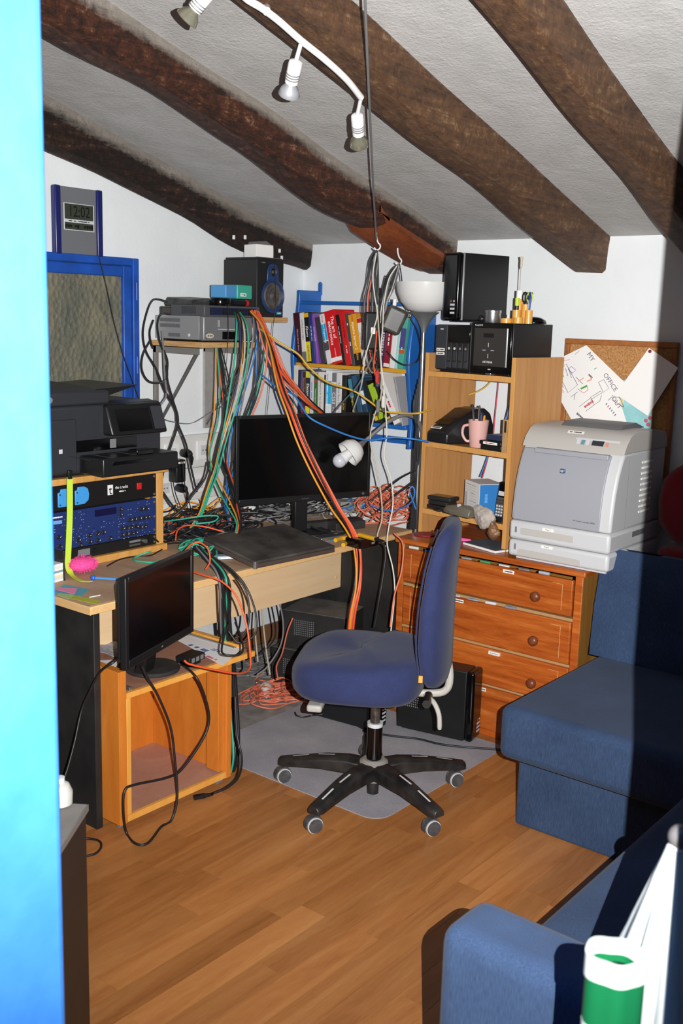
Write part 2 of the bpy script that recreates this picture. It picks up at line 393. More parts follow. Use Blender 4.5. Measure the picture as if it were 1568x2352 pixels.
for y, zt in ((3.36, 0.10), (3.42, 0.138), (3.6, 0.146), (3.80, 0.146), (3.92, 0.13)):
    z = zceil(y); rr.append([(-2.738, y, z - 0.06), (-2.734, y, z - zt), (-2.60, y, z - zt - 0.002), (-2.545, y, z - zt + 0.035), (-2.545, y, z - 0.09), (-2.60, y, z - 0.05)])
ep.loft(rr).build('repair_piece', beam_mat('beam_orange', [(0.3, '#5a2a12'), (0.5, '#7c3d1c'), (0.7, '#93552c')], 0.2), b2)['label'] = 'smooth orange-brown splice at the end of the beam'

# ------------------------------------------------------------------ window on the left wall
WF = plain('window_blue', '#1c4faa', 0.45, var=0.2, scale=14)
wn = bpy.data.objects.new('window_1', None); COL.objects.link(wn); struct(wn); wn['label'] = 'blue framed window with rippled obscure glass'
def frame_rect(name, mat, parent, y0, z0, y1, z1, w, x0, x1, bevel=0.004):
    m = MB(); m.box(x0, y0, z0, x1, y0 + w, z1); m.box(x0, y1 - w, z0, x1, y1, z1); m.box(x0, y0 + w, z1 - w, x1, y1 - w, z1); m.box(x0, y0 + w, z0, x1, y1 - w, z0 + w)
    return m.build(name, mat, parent, bevel=bevel)
frame_rect('window_frame', WF, wn, 1.95, 1.10, 2.862, 1.832, 0.032, XA - 0.01, XA + 0.03)
frame_rect('sash', WF, wn, 1.983, 1.133, 2.829, 1.799, 0.043, XA - 0.01, XA + 0.022)
def ripple():
    m, nt, b = _nodes('ripple_glass'); b.inputs['Roughness'].default_value = 0.3; b.inputs['Specular IOR Level'].default_value = 0.6
    v = _coord(nt, (1, 1, 0.75)); vo = nt.nodes.new('ShaderNodeTexVoronoi'); vo.inputs['Scale'].default_value = 52; nt.links.new(v, vo.inputs['Vector'])
    n = _noise(nt, v, 5, 3)
    nt.links.new(_ramp(nt, n, [(0.3, hexc('#6a6d64')), (0.7, hexc('#999279'))]), b.inputs['Base Color'])
    b.inputs['Transmission Weight'].default_value = 0.25
    _bump(nt, b, vo.outputs[0], 0.8, 0.010); return m
MB().box(XA - 0.004, 2.02, 1.17, XA + 0.006, 2.79, 1.76).build('pane', ripple(), wn, smooth=0)
for zz in (1.70, 1.40): MB().cyl((XA + 0.034, 2.845, zz - 0.035), (XA + 0.034, 2.845, zz + 0.035), 0.006, n=10).build('hinge', WF, wn)
# ================================================================== DESK
t = T('desk', 'pale beech desk with black side panels along the left wall', 'desk', (-2.48, 1.89, 0), 90)
bx('desktop', DESKD, t, 0, 0.012, 0.710, 1.685, 0.93, 0.735)
bx('front_edge', EDGE, t, 0, 0.0, 0.7095, 1.685, 0.0125, 0.7355, 0.003)
bx('end_edge', EDGE, t, -0.004, 0.0, 0.7095, 0.0005, 0.93, 0.7353, 0.001)
bx('side_panel', BLACKM, t, 0.012, 0.006, 0.0, 0.036, 0.78, 0.7095, 0.002)
bx('side_panel', BLACKM, t, 1.64, 0.01, 0.0, 1.665, 0.70, 0.7095, 0.002)
mp = bx('modesty_panel', DESKW, t, 0.045, 0.35, 0.425, 1.64, 0.37, 0.7095, 0.002)
MB().cyl((1.605, 0.346, 0.475), (1.605, 0.352, 0.475), 0.006, n=12).build('screw_cap', EDGE, mp)

# ================================================================== CHEST OF DRAWERS
CW, CH = 0.825, 0.739
t = chest = T('chest_of_drawers', 'orange pine chest of four drawers with round wooden knobs', 'chest of drawers', (-2.423, 3.40, 0))
bx('top', PINE, t, -0.012, -0.014, CH - 0.022, CW + 0.012, 0.5, CH, 0.004)
bx('side', PINES, t, 0, 0.0, 0, 0.02, 0.49, CH - 0.022); bx('side', PINES, t, CW - 0.02, 0.0, 0, CW, 0.49, CH - 0.022)
bx('front_stile', PINE, t, 0, -0.004, 0, 0.03, 0.0, CH - 0.022); bx('front_stile', PINE, t, CW - 0.03, -0.004, 0, CW, 0.0, CH - 0.022)
bx('back_panel', PINES, t, 0.02, 0.48, 0, CW - 0.02, 0.49, CH - 0.022)
bx('plinth', PINE, t, 0.03, 0.01, 0, CW - 0.03, 0.03, 0.03)
for zz in (0.205, 0.367, 0.545): bx('rail', plain('pine_raw', '#b08a5c', 0.7), t, 0.02, 0.012, zz - 0.008, CW - 0.02, 0.3, zz + 0.004)
KNOB = wood('knob_brown', [(0.3, '#5d2c18'), (0.7, '#85472a')], scale=(20, 20, 20), rough=0.35)
LINE = plain('routed_line', '#d9a877', 0.6)
LBL = plain('label_white', '#efece6', 0.6); INK = plain('ink', '#3a3a40', 0.7)
dz = [(0.562, 0.700), (0.377, 0.540), (0.216, 0.362), (0.03, 0.203)]
lab = [(0.50, 0.687, 'Computer'), (0.28, 0.529, 'Networking'), (0.14, 0.352, 'A4 Paper'), (0.40, 0.192, 'Old & Odds')]
for i, (z0, z1) in enumerate(dz):
    off = (-0.014, -0.009, -0.004, -0.004)[i]
    d = bx('drawer', PINE, t, 0.034, off, z0, CW - 0.034, off + 0.02, z1, 0.005, seg=3)
    MB().box(0.05, off + 0.02, z0 + 0.01, CW - 0.05, off + 0.36, z0 + 0.022).box(0.05, off + 0.02, z0 + 0.01, 0.06, off + 0.36, z1 - 0.03).box(CW - 0.06, off + 0.02, z0 + 0.01, CW - 0.05, off + 0.36, z1 - 0.03).build('drawer_box', PINES, d)
    for kx in (0.17, 0.655):
        MB().lathe([(0.0001, 0), (0.009, 0.001), (0.009, 0.010), (0.014, 0.016), (0.0195, 0.022), (0.019, 0.030), (0.012, 0.036), (0.0001, 0.038)], (kx, off, (z0 + z1) / 2 - 0.012), (0, -1, 0), 20).build('knob', KNOB, d, smooth=60)
    for (a0, b0, a1, b1) in ((CW - 0.075, z0 + 0.02, CW - 0.0735, z1 - 0.0215), (0.072, z0 + 0.02, 0.0735, z1 - 0.02), (CW - 0.115, z1 - 0.021, CW - 0.0735, z1 - 0.0198)):
        bx('routed_line', LINE, d, a0, off - 0.0006, b0, a1, off + 0.002, b1, 0)
    lx, lz, s = lab[i]
    l = bx('label_strip', LBL, d, lx, off - 0.0008, lz - 0.0065, lx + 0.048, off + 0.001, lz + 0.0065, 0)
    lettering('~' + s, 0.0085, INK, l, (lx + 0.024, off - 0.001, lz))
l = bx('label_strip', LBL, d, 0.455, -0.0128, 0.3445, 0.503, -0.0035, 0.3575, 0); lettering('Graph Paper', 0.0075, INK, l, (0.479, -0.013, 0.351))
bx('label_strip', LBL, d, 0.18, -0.0148, 0.680, 0.183, -0.0135, 0.693, 0)

# ================================================================== SHELF UNIT on the chest
URZ = -9.0; UL = Vector((-2.425, 3.536, 0.7395))
t = unit = T('shelf_unit', 'narrow open beech shelf unit standing on the chest of drawers', 'shelf', UL, URZ)
def side_panel(x0, x1):
    o = bx('side_panel', BEECH, t, x0, 0.002, 0, x1, 0.30, 0.748, 0); bx('edge_band', BEECHE, o, x0, 0, 0, x1, 0.002, 0.748, 0.0006); return o
side_panel(0, 0.019); side_panel(0.448, 0.467)
for z1 in (0.674, 0.385, 0.105):
    o = bx('shelf_board', BEECH, t, 0.019, 0.006, z1 - 0.02, 0.448, 0.295, z1, 0); bx('edge_band', BEECHE, o, 0.019, 0.003, z1 - 0.021, 0.448, 0.006, z1 + 0.0005, 0.0006)
bx('back_strip', BLACKM, t, 0.43, 0.27, 0.11, 0.448, 0.292, 0.66, 0)
def U(x, y, z):                        # a point in the unit's own frame
    a = rad(URZ); return Vector((UL.x + x * math.cos(a) - y * math.sin(a), UL.y + x * math.sin(a) + y * math.cos(a), UL.z + z))

# ================================================================== LASER PRINTER
PG1 = plain('printer_white', '#c6c7c9', 0.45); PG2 = plain('printer_grey', '#9a9ca3', 0.42); PG3 = plain('printer_warm', '#b9b5b0', 0.5); PG4 = plain('printer_dark', '#6c6d70', 0.5)
t = T('laser_printer', 'large grey and white laser printer on the chest of drawers', 'printer', (-1.908, 3.385, 0.7395))
w = 0.405
def rprism(name, mat, prof, x0, x1, parent, bevel=0.006):
    return MB().prism(prof, x0, x1, 'x').build(name, mat, parent, bevel=bevel, seg=3)
lt = bx('lower_tray', PG1, t, 0, 0.0, 0.012, w, 0.45, 0.076, 0.012, seg=3); bx('foot', PG1, t, 0.02, 0.03, 0, w - 0.02, 0.42, 0.012)
MB().prism([(0.04, 0.02), (0.30, 0.02), (0.295, 0.04), (0.28, 0.042), (0.05, 0.044), (0.042, 0.04)], -0.0015, 0.003, 'y').build('grip', PG3, lt)
ut = bx('upper_tray', PG1, t, 0, 0.0, 0.0775, w, 0.45, 0.15, 0.012, seg=3)
bx('handle_recess', PG3, ut, 0.05, -0.0015, 0.100, 0.265, 0.003, 0.125, 0.001)
for zz, p in ((0.05, lt), (0.115, ut)):
    bx('paper_gauge', MID, p, 0.026, -0.002, zz - 0.011, 0.034, 0.002, zz + 0.011, 0.001)
    l = bx('label_strip', LBL, p, 0.14, -0.0022, zz + 0.012, 0.185, 0.002, zz + 0.023, 0); lettering('Tray 2' if p is ut else 'Tray 1', 0.008, INK, l, (0.1625, -0.0025, zz + 0.0175))
prof = [(0.006, 0.151), (0.010, 0.22), (0.020, 0.29), (0.036, 0.35), (0.058, 0.40), (0.078, 0.432), (0.45, 0.432), (0.45, 0.151)]
rprism('body', PG1, prof, 0.002, w - 0.002, t, 0.01)
cov = [(0.002, 0.153), (0.005, 0.22), (0.014, 0.29), (0.030, 0.355), (0.050, 0.40), (0.062, 0.42), (0.075, 0.42), (0.060, 0.39), (0.030, 0.31), (0.014, 0.22), (0.012, 0.153)]
fc = MB().prism(cov, 0.012, w - 0.045, 'x').build('front_cover', PG2, t, bevel=0.003, seg=3)
bx('cover_lip', PG2, fc, 0.06, 0.047, 0.405, w - 0.05, 0.07, 0.424, 0.004, seg=3, rot=(rad(0), 0, 0))
lg = bx('logo_badge', plain('badge', '#5a6a8c', 0.3, metal=0.4), fc, 0.185, 0.018, 0.345, 0.203, 0.028, 0.361, 0.0015)
lettering('hp', 0.013, WHITE, lg, (0.194, 0.0172, 0.354), (70, 0, 0))
lettering('HP Color LaserJet 2600n', 0.0085, INK, fc, (0.30, 0.0025, 0.182), (85, 0, 0))
top = [(0.062, 0.424), (0.085, 0.462), (0.115, 0.490), (0.15, 0.503), (0.30, 0.506), (0.43, 0.49), (0.45, 0.46), (0.45, 0.43), (0.07, 0.43)]
tc_ = rprism('top_cover', PG3, top, 0.0, w, t, 0.012)
cp = MB().add([(0.205, 0.0705, 0.4375), (0.375, 0.0705, 0.4375), (0.375, 0.093, 0.472), (0.205, 0.093, 0.472)], [(0, 1, 2, 3)]).build('control_panel', PG1, tc_)
def onpanel(name, mat, u0, u1, v0, v1):
    q = lambda u, v: (u, 0.0695 + 0.0225 * v - 0.0006, 0.4375 + 0.0345 * v + 0.0006)
    return MB().add([q(u0, v0), q(u1, v0), q(u1, v1), q(u0, v1)], [(0, 1, 2, 3)]).build(name, mat, cp)
onpanel('button', LIGHT, 0.212, 0.226, 0.35, 0.8); onpanel('button', plain('teal_button', '#5f8f9c', 0.5), 0.23, 0.244, 0.35, 0.8); onpanel('button', LIGHT, 0.248, 0.262, 0.35, 0.8)
onpanel('display', plain('display_dark', '#33333a', 0.3), 0.272, 0.318, 0.35, 0.85); onpanel('button', plain('salmon', '#d98a74', 0.5), 0.325, 0.337, 0.35, 0.75)
l = MB().add([(0.16, 0.1055, 0.4835), (0.225, 0.1055, 0.4835), (0.225, 0.116, 0.4925), (0.16, 0.116, 0.4925)], [(0, 1, 2, 3)]).build('label_strip', LBL, tc_)
lettering('~HP LJ2600', 0.010, INK, l, (0.1925, 0.110, 0.4885), (42, 0, 0))
rprism('output_flap', PG4, [(0.16, 0.50), (0.20, 0.520), (0.32, 0.522), (0.40, 0.50)], 0.10, 0.335, t, 0.004)
vn = MB(); 
for r_ in range(10):
    for c_ in range(9):
        y0 = 0.235 + c_ * 0.011; z0 = 0.20 + r_ * 0.0205
        vn.box(w - 0.003, y0, z0, w + 0.0008, y0 + 0.0075, z0 + 0.007)
vn.build('vent_slots', plain('vent_pale', '#e4e2dc', 0.6), t)
bx('side_seam', MID, t, w - 0.0035, 0.12, 0.16, w - 0.0015, 0.1215, 0.42, 0)
bx('side_handle', PG4, ut, w - 0.002, 0.19, 0.115, w + 0.0006, 0.30, 0.135, 0)

# ================================================================== CORNER SOFA
DENIM = fabric('denim', '#2a3953', '#384b69', weave=(500, 500, 60), wear='#5e6c84', patch=5, sheen=0.06)
t = sofa = T('corner_sofa', 'blue denim corner sofa with a thick seat and a low arm', 'sofa', (-1.0, 2.6, 0))
def sbx(name, x0, y0, z0, x1, y1, z1, bevel=0.03, seg=4):
    return MB().box(x0 + 1.0, y0 - 2.6, z0, x1 + 1.0, y1 - 2.6, z1).build(name, DENIM, t, bevel=bevel, seg=seg)
sbx('base', -1.515, 2.835, 0.0, -0.06, 3.84, 0.268, 0.012)
sbx('seat', -1.535, 2.725, 0.262, -0.08, 3.66, 0.438, 0.032)
bk = MB(); rr = []
for k, (y, z, d) in enumerate(((3.41, 0.43, 0.19), (3.41, 0.50, 0.20), (3.42, 0.62, 0.19), (3.445, 0.73, 0.16), (3.47, 0.79, 0.11), (3.49, 0.815, 0.05))):
    ins = (0.0, 0.01, 0.06, 0.115, 0.15, 0.20)[k]
    rr.append([(-1.565 + ins + 1.0, y - 2.6, z), (-0.55, y - 2.6 - 0.02, z + 0.01), (-0.1 + 1.0, y - 2.6, z), (-0.1 + 1.0, y - 2.6 + d, z), (-0.55, y - 2.6 + d, z), (-1.565 + ins + 1.0, y - 2.6 + d, z)])
bk.loft(rr).build('back_cushion', DENIM, t, bevel=0.02, seg=3)
sbx('back_frame', -1.47, 3.63, 0.268, -0.08, 3.84, 0.712, 0.02)
sbx('base', -0.86, 1.40, 0.0, -0.02, 2.82, 0.268, 0.012)
sbx('seat', -0.875, 1.40, 0.262, -0.08, 2.72, 0.425, 0.03)
sbx('armrest', -0.80, 1.262, 0.0, -0.02, 1.395, 0.685, 0.035, 5)
sbx('back_cushion', -0.28, 1.40, 0.42, -0.0, 3.4, 0.86, 0.05, 4)
MAROON = fabric('maroon', '#5a0d16', '#7c1420', patch=6)
def pillow(label, c, w_, d_, h_, rot=(0, 0, 0)):
    m = MB(); rings = []
    for i in range(7):
        v = i / 6 * 2 - 1; s = (1 - abs(v) ** 3) ** 0.6 * 0.5 + 0.12
        rings.append([(w_ / 2 * (1 - 0.06 * (1 - math.cos(4 * a))) * math.copysign(abs(math.cos(a)) ** 0.5, math.cos(a)) * min(1, 0.80 + s * 0.4), d_ / 2 * math.copysign(abs(math.sin(a)) ** 0.5, math.sin(a)) * min(1, 0.80 + s * 0.4), v * h_ / 2) for a in [2 * math.pi * k / 24 for k in range(24)]])
    return tag(m.loft(rings).build('cushion', MAROON, None, smooth=80, loc=c, rot=[rad(a) for a in rot]), label, 'cushion')
pillow('maroon cushion propped upright against the wall behind the sofa', (-1.26, 3.78, 0.972), 0.44, 0.31, 0.12, (86, 0, 0))
pillow('flat maroon cushion squashed under the upright cushion on the sofa back', (-1.25, 3.765, 0.763), 0.42, 0.24, 0.10, (0, 0, 0))

# ================================================================== OFFICE CHAIR
NAVY = fabric('chair_navy', '#272e50', '#343c63', weave=(700, 700, 700), patch=6, sheen=0.1)
t = chair = T('office_chair', 'navy fabric office chair on a black five-star base', 'chair', (-1.985, 2.685, 0), -60)
def cpt(wx, wy):                       # world xy to chair frame
    a = rad(60); dx, dy = wx + 1.985, wy - 2.685
    return dx * math.cos(a) - dy * math.sin(a), dx * math.sin(a) + dy * math.cos(a)
CASTG = plain('caster_grey', '#3a3c40', 0.6, dust=0.2, scale=40); TREAD = plain('caster_tread', '#c8c8c6', 0.6)
CHB = plain('chair_black', '#121213', 0.45, dust=0.10, scale=14)
for k in range(5):
    ang = rad(-86.6 + 72 * k + 60)
    c_, s_ = math.cos(ang), math.sin(ang)
    m = MB(); rings = []
    for f, hw, z0, z1 in ((0.03, 0.036, 0.075, 0.128), (0.09, 0.033, 0.080, 0.132), (0.18, 0.029, 0.079, 0.122), (0.26, 0.027, 0.071, 0.105), (0.32, 0.026, 0.064, 0.092), (0.342, 0.02, 0.064, 0.088)):
        P = lambda u, z: (f * c_ - u * s_, f * s_ + u * c_, z)
        rings.append([P(-hw, z0), P(hw, z0), P(hw, z1 - 0.010), P(hw * 0.6, z1), P(-hw * 0.6, z1), P(-hw, z1 - 0.010)])
    lg = m.loft(rings).build('base_leg', CHB, t, bevel=0.003)
    P = lambda f, u, z: (f * c_ - u * s_, f * s_ + u * c_, z)
    m = MB(); m.add([P(0.14, -0.0035, 0.1288), P(0.20, -0.0035, 0.1208), P(0.20, 0.0035, 0.1208), P(0.14, 0.0035, 0.1288)], [(0, 1, 2, 3)]); m.build('worn_stripe', LIGHT, lg)
    m = MB(); m.add([P(0.235, -0.0035, 0.1130), P(0.295, -0.0035, 0.0985), P(0.295, 0.0035, 0.0985), P(0.235, 0.0035, 0.1130)], [(0, 1, 2, 3)])
    m.build('worn_stripe', LIGHT, lg)
    cx, cy_ = 0.32 * c_, 0.32 * s_; wa = rad(155) + rad(60)          # caster swivel
    ax = Vector((math.cos(wa), math.sin(wa), 0)); fw_ = Vector((-ax.y, ax.x, 0)) * 0.012
    cs = MB(); P0 = Vector((cx, cy_, 0.026)) + fw_
    cs.cyl((cx, cy_, 0.046), (cx, cy_, 0.068), 0.008, n=10)
    rings = []
    for s in (-0.011, 0.011):
        rings.append([P0 + ax * s + Vector((0, 0, 1)) * 0.0305 * math.sin(a) + fw_.normalized() * 0.0305 * math.cos(a) for a in [rad(-20 + 220 * i / 12) for i in range(13)]])
    cs.loft(rings); c0 = cs.build('caster', CASTG, t)
    for s in (-1, 1):
        MB().cyl(P0 + ax * 0.007 * s, P0 + ax * 0.021 * s, 0.0235, n=20).build('wheel', CASTG, c0)
        MB().cyl(P0 + ax * 0.009 * s, P0 + ax * 0.0165 * s, 0.0262, n=20).build('tread', TREAD, c0)
MB().lathe([(0.045, 0.065), (0.05, 0.085), (0.05, 0.128), (0.036, 0.138), (0.0001, 0.138)], n=24).build('hub', plain('hub_dusty', '#8a857f', 0.8, dust=0.5, scale=20), t)
MB().cyl((0, 0, 0.012), (0, 0, 0.07), 0.02, n=18).build('cylinder_tip', CHB, t)
MB().cyl((0, 0, 0.13), (0, 0, 0.262), 0.0265, n=22).build('gas_column', GLOSS, t)
MB().cyl((0, 0, 0.255), (0, 0, 0.268), 0.027, n=22).build('column_collar', LIGHT, t)
MB().cyl((0, 0, 0.26), (0, 0, 0.395), 0.017, n=18).build('gas_rod', plain('rod', '#3d3833', 0.4, metal=0.5, dust=0.4, scale=50), t)
m = MB(); m.loft([[(-0.05, -0.08, 0.372), (0.05, -0.08, 0.372), (0.05, 0.11, 0.372), (-0.05, 0.11, 0.372)], [(-0.09, -0.14, 0.40), (0.09, -0.14, 0.40), (0.09, 0.15, 0.40), (-0.09, 0.15, 0.40)]]); m.build('mechanism', CHB, t, bevel=0.004)
bx('side_lever', plain('lever_grey', '#a9a7a2', 0.5), t, 0.11, -0.20, 0.368, 0.215, -0.15, 0.392, 0.008, seg=3)
# seat: superellipse outline swept through a waterfall profile
def sup(a, w_, d_, p):
    c_, s_ = math.cos(a), math.sin(a); return (w_ * math.copysign(abs(c_) ** (2 / p), c_), d_ * math.copysign(abs(s_) ** (2 / p), s_))
st = MB(); rings = []
for z, k in ((0.402, 0.84), (0.408, 0.94), (0.428, 0.99), (0.472, 1.0), (0.498, 0.985), (0.514, 0.945), (0.524, 0.87), (0.529, 0.7), (0.531, 0.4), (0.531, 0.02)):
    ring = []
    for i in range(40):
        a = 2 * math.pi * i / 40; x, y = sup(a, 0.245, 0.222, 3.2)
        fr = max(0, -y - 0.10) / 0.135
        ring.append((x * k, y * k - 0.055, z - 0.02 * fr * fr * (1 if z > 0.47 else 0) - 0.002 * math.exp(-((x * k) / 0.12) ** 2) * (1 if z > 0.52 else 0) + 0.012 * (y > 0.1) * (z > 0.48)))
    rings.append(ring)
st.loft(rings).build('seat', NAVY, t, smooth=80)
st = MB(); P = []
for i in range(48):
    a = 2 * math.pi * i / 48; x, y = sup(a, 0.2425, 0.2195, 3.2); P.append((x * 0.99, y * 0.99 - 0.055, 0.493 - 0.02 * (max(0, -y - 0.10) / 0.135) ** 2))
st.tube(P, 0.0032, 6, closed=True).build('seat_piping', NAVY, t)
# backrest: a curved padded shell
BKP = ((0.455, 0.13, 0.016, 0.215), (0.465, 0.165, 0.030, 0.213), (0.50, 0.195, 0.041, 0.210), (0.60, 0.208, 0.046, 0.205), (0.72, 0.206, 0.045, 0.206), (0.84, 0.195, 0.041, 0.214), (0.92, 0.175, 0.037, 0.224), (0.958, 0.150, 0.031, 0.230), (0.977, 0.11, 0.021, 0.233), (0.983, 0.05, 0.008, 0.234))
bk = MB(); rings = []
for z, hw, hd, yo in BKP:
    ring = []
    for i in range(32):
        a = 2 * math.pi * i / 32; x, y = sup(a, hw, hd, 3.0); ring.append((x, y + yo - 0.035 * (x / 0.21) ** 2, z))
    rings.append(ring)
bk.loft(rings).build('backrest', NAVY, t, smooth=80)
for s in (-1, 1):
    P = [(s * hw * 0.80, yo - 0.035 * (hw * 0.8 / 0.21) ** 2 - hd * 0.93, z) for z, hw, hd, yo in BKP[2:7]]
    MB().tube(smooth_path(P), 0.003, 6).build('back_seam', NAVY, t)
GREYB = plain('bracket_grey', '#b4b1aa', 0.5)
m = MB(); m.tube(smooth_path([(0.0, 0.06, 0.385), (0.0, 0.19, 0.388), (0.0, 0.235, 0.405), (0.0, 0.245, 0.45), (0, 0.235, 0.52)]), 0.013, 10); m.build('back_bracket', GREYB, t)
m = MB(); m.tube(smooth_path([(0.06, 0.17, 0.40), (0.10, 0.20, 0.395), (0.115, 0.22, 0.36), (0.118, 0.225, 0.31)]), [0.008] * 18 + [0.006], 8); m.build('tilt_lever', GREYB, t)
m = MB(); m.cyl((0.05, 0.18, 0.398), (0.135, 0.18, 0.398), 0.014, n=14); m.build('adjust_knob', CHB, t)
bx('fabric_tag', plain('tag_orange', '#e0a04a', 0.7), t, 0.196, 0.155, 0.492, 0.199, 0.168, 0.515, 0)
# ================================================================== RACK CASE on the desk
RW = wood('rack_wood', [(0.3, '#b8803f'), (0.5, '#cd9750'), (0.7, '#dcab68')], scale=(8, 8, 1), bump=0.02)
t = T('rack_case', 'light wooden rack case on the desk with three units in it', 'rack', (-2.92, 2.03, 0.7355), 90)
bx('side_board', RW, t, 0, 0, 0.026, 0.012, 0.42, 0.298); bx('side_board', RW, t, 0.503, 0, 0.026, 0.535, 0.42, 0.298)
bx('top_board', RW, t, -0.005, -0.015, 0.298, 0.548, 0.43, 0.32, 0.003); bx('bottom_board', RW, t, -0.005, -0.012, 0, 0.545, 0.43, 0.026, 0.003)
bx('back_board', RW, t, 0.012, 0.40, 0.026, 0.503, 0.41, 0.298)
bx('rack_rail', STEEL, t, 0.012, 0.012, 0.026, 0.02, 0.03, 0.298); bx('rack_rail', STEEL, t, 0.495, 0.012, 0.026, 0.503, 0.03, 0.298)
SCREWM = plain('screw_nickel', '#b5b2aa', 0.3, metal=0.8)
def rack_unit(name, label, cat, z0, z1, mat, depth):
    u = T(name, label, cat, (-2.92, 2.044, 0.7355 + z0), 90); h = z1 - z0
    p = bx('faceplate', mat, u, 0, 0.001, 0, 0.486, 0.008, h, 0.001)
    bx('housing', BLACKM, u, 0.02, 0.008, 0.004, 0.466, depth, h - 0.004)
    for sx in (0.009, 0.477):
        for sz in ((0.010, h - 0.010) if h < 0.1 else (0.014, h * 0.48, h - 0.014)):
            MB().lathe([(0.0045, 0), (0.004, 0.0015), (0.0001, 0.002)], (sx, 0.001, sz), (0, -1, 0), 10).build('screw', SCREWM, p)
    return u, p
u, p = rack_unit('power_distributor', 'black rack power strip with two blue sockets and a red switch', 'power strip', 0.209, 0.296, plain('rack_black', '#121213', 0.45), 0.18)
SOCK = plain('socket_blue', '#3f97dc', 0.5)
for sx in (0.075, 0.145):
    m = MB(); m.prism([(sx - 0.026, 0.012), (sx + 0.012, 0.012), (sx + 0.030, 0.024), (sx + 0.033, 0.045), (sx + 0.028, 0.066), (sx + 0.012, 0.074), (sx - 0.014, 0.074), (sx - 0.016, 0.064), (sx - 0.026, 0.062)], -0.006, 0.001, 'y')
    s = m.build('socket', SOCK, u, bevel=0.002)
    for dz_ in (0.02, 0.055): MB().cyl((sx - 0.019, -0.0065, dz_), (sx - 0.019, -0.0055, dz_), 0.003, n=10).build('socket_screw', DARK, s)
lg = bx('logo_plate', WHITE, u, 0.262, -0.0004, 0.030, 0.285, 0.0012, 0.066, 0)
lettering('t', 0.045, BLACK, lg, (0.2735, -0.0008, 0.046)); lettering('the t.racks', 0.016, WHITE, u, (0.325, 0.0006, 0.053), sx=0.85); lettering('~Power 2', 0.008, WHITE, u, (0.328, 0.0006, 0.038))
bx('switch', RED, u, 0.394, -0.004, 0.036, 0.414, 0.001, 0.060, 0.001)
u, p = rack_unit('synthesizer_rack', 'dark blue rack unit covered in small knobs and a display', 'synthesizer', 0.070, 0.203, plain('rack_blue', '#1d2f66', 0.45), 0.2)
DSP = plain('lcd_navy', '#0d0f3a', 0.25)
bx('display', DSP, u, 0.205, 0.0, 0.098, 0.300, 0.0012, 0.122, 0)
KN = plain('knob_dark', '#23232b', 0.4)
kpos = [(0.05, 0.048), (0.085, 0.048), (0.053, 0.016), (0.13, 0.026), (0.18, 0.036), (0.18, 0.012), (0.14, 0.008), (0.215, 0.038), (0.24, 0.038), (0.215, 0.012), (0.27, 0.012), (0.318, 0.112), (0.318, 0.092),
        (0.36, 0.066), (0.382, 0.066), (0.404, 0.066), (0.426, 0.066), (0.446, 0.066), (0.324, 0.040), (0.345, 0.040), (0.366, 0.040), (0.387, 0.040), (0.408, 0.033), (0.43, 0.033), (0.324, 0.016), (0.345, 0.016), (0.366, 0.016), (0.387, 0.016), (0.415, 0.100), (0.436, 0.100)]
kme = MB().lathe([(0.0085, 0), (0.0082, 0.002), (0.006, 0.003), (0.0055, 0.011), (0.0001, 0.0118)], (0, 0, 0), (0, -1, 0), 14).mesh('knob'); kme.materials.append(KN)
pme = MB().box(-0.0006, -0.0124, 0, 0.0006, -0.0108, 0.0055).mesh('pointer'); pme.materials.append(WHITE)
for kx, kz in kpos:
    k = bpy.data.objects.new('knob', kme); COL.objects.link(k); k.parent = u; k.location = (kx, 0.001, kz); k.rotation_euler = (0, RND.uniform(-2, 2), 0)
    q = bpy.data.objects.new('pointer', pme); COL.objects.link(q); q.parent = k
r2 = random.Random(5); pm = MB()
for (a0, a1, b0, b1, n) in ((0.12, 0.155, 0.09, 0.125, 14), (0.10, 0.20, 0.02, 0.075, 36), (0.205, 0.29, 0.05, 0.082, 16), (0.30, 0.34, 0.05, 0.085, 14), (0.35, 0.46, 0.084, 0.128, 22), (0.31, 0.46, 0.003, 0.056, 26), (0.03, 0.095, 0.06, 0.115, 10)):
    for _ in range(n):
        x = round(r2.uniform(a0, a1) / 0.011) * 0.011; z = round(r2.uniform(b0, b1) / 0.0095) * 0.0095; w_ = r2.choice((0.002, 0.0035, 0.006)); pm.box(x, 0.0005, z, x + w_, 0.0011, z + 0.0013)
pm.build('panel_print', plain('print_pale', '#b9c3dc', 0.6), u)['kind'] = 'stuff'
lettering('~V-SYNTHES', 0.009, WHITE, u, (0.048, 0.0006, 0.117)); bx('brand_mark', plain('mark_blue', '#6fa0dc', 0.5), u, 0.03, 0.0004, 0.094, 0.066, 0.0012, 0.106, 0)
u, p = rack_unit('preamp_rack', 'slim black rack unit with a silver slot at the bottom of the case', 'rack unit', 0.028, 0.067, plain('rack_black2', '#161617', 0.5), 0.2)
bx('slot', SILVER, u, 0.358, -0.001, 0.009, 0.408, 0.0012, 0.016, 0); bx('slot', MID, u, 0.358, -0.001, 0.022, 0.408, 0.0012, 0.030, 0); bx('meter', MID, u, 0.13, -0.001, 0.008, 0.18, 0.0012, 0.032, 0)
for kx, m_ in ((0.20, BLACK), (0.428, SILVER), (0.45, BLACK)): MB().lathe([(0.0085, 0), (0.008, 0.010), (0.0001, 0.011)], (kx, 0.001, 0.02), (0, -1, 0), 14).build('knob', m_, u)

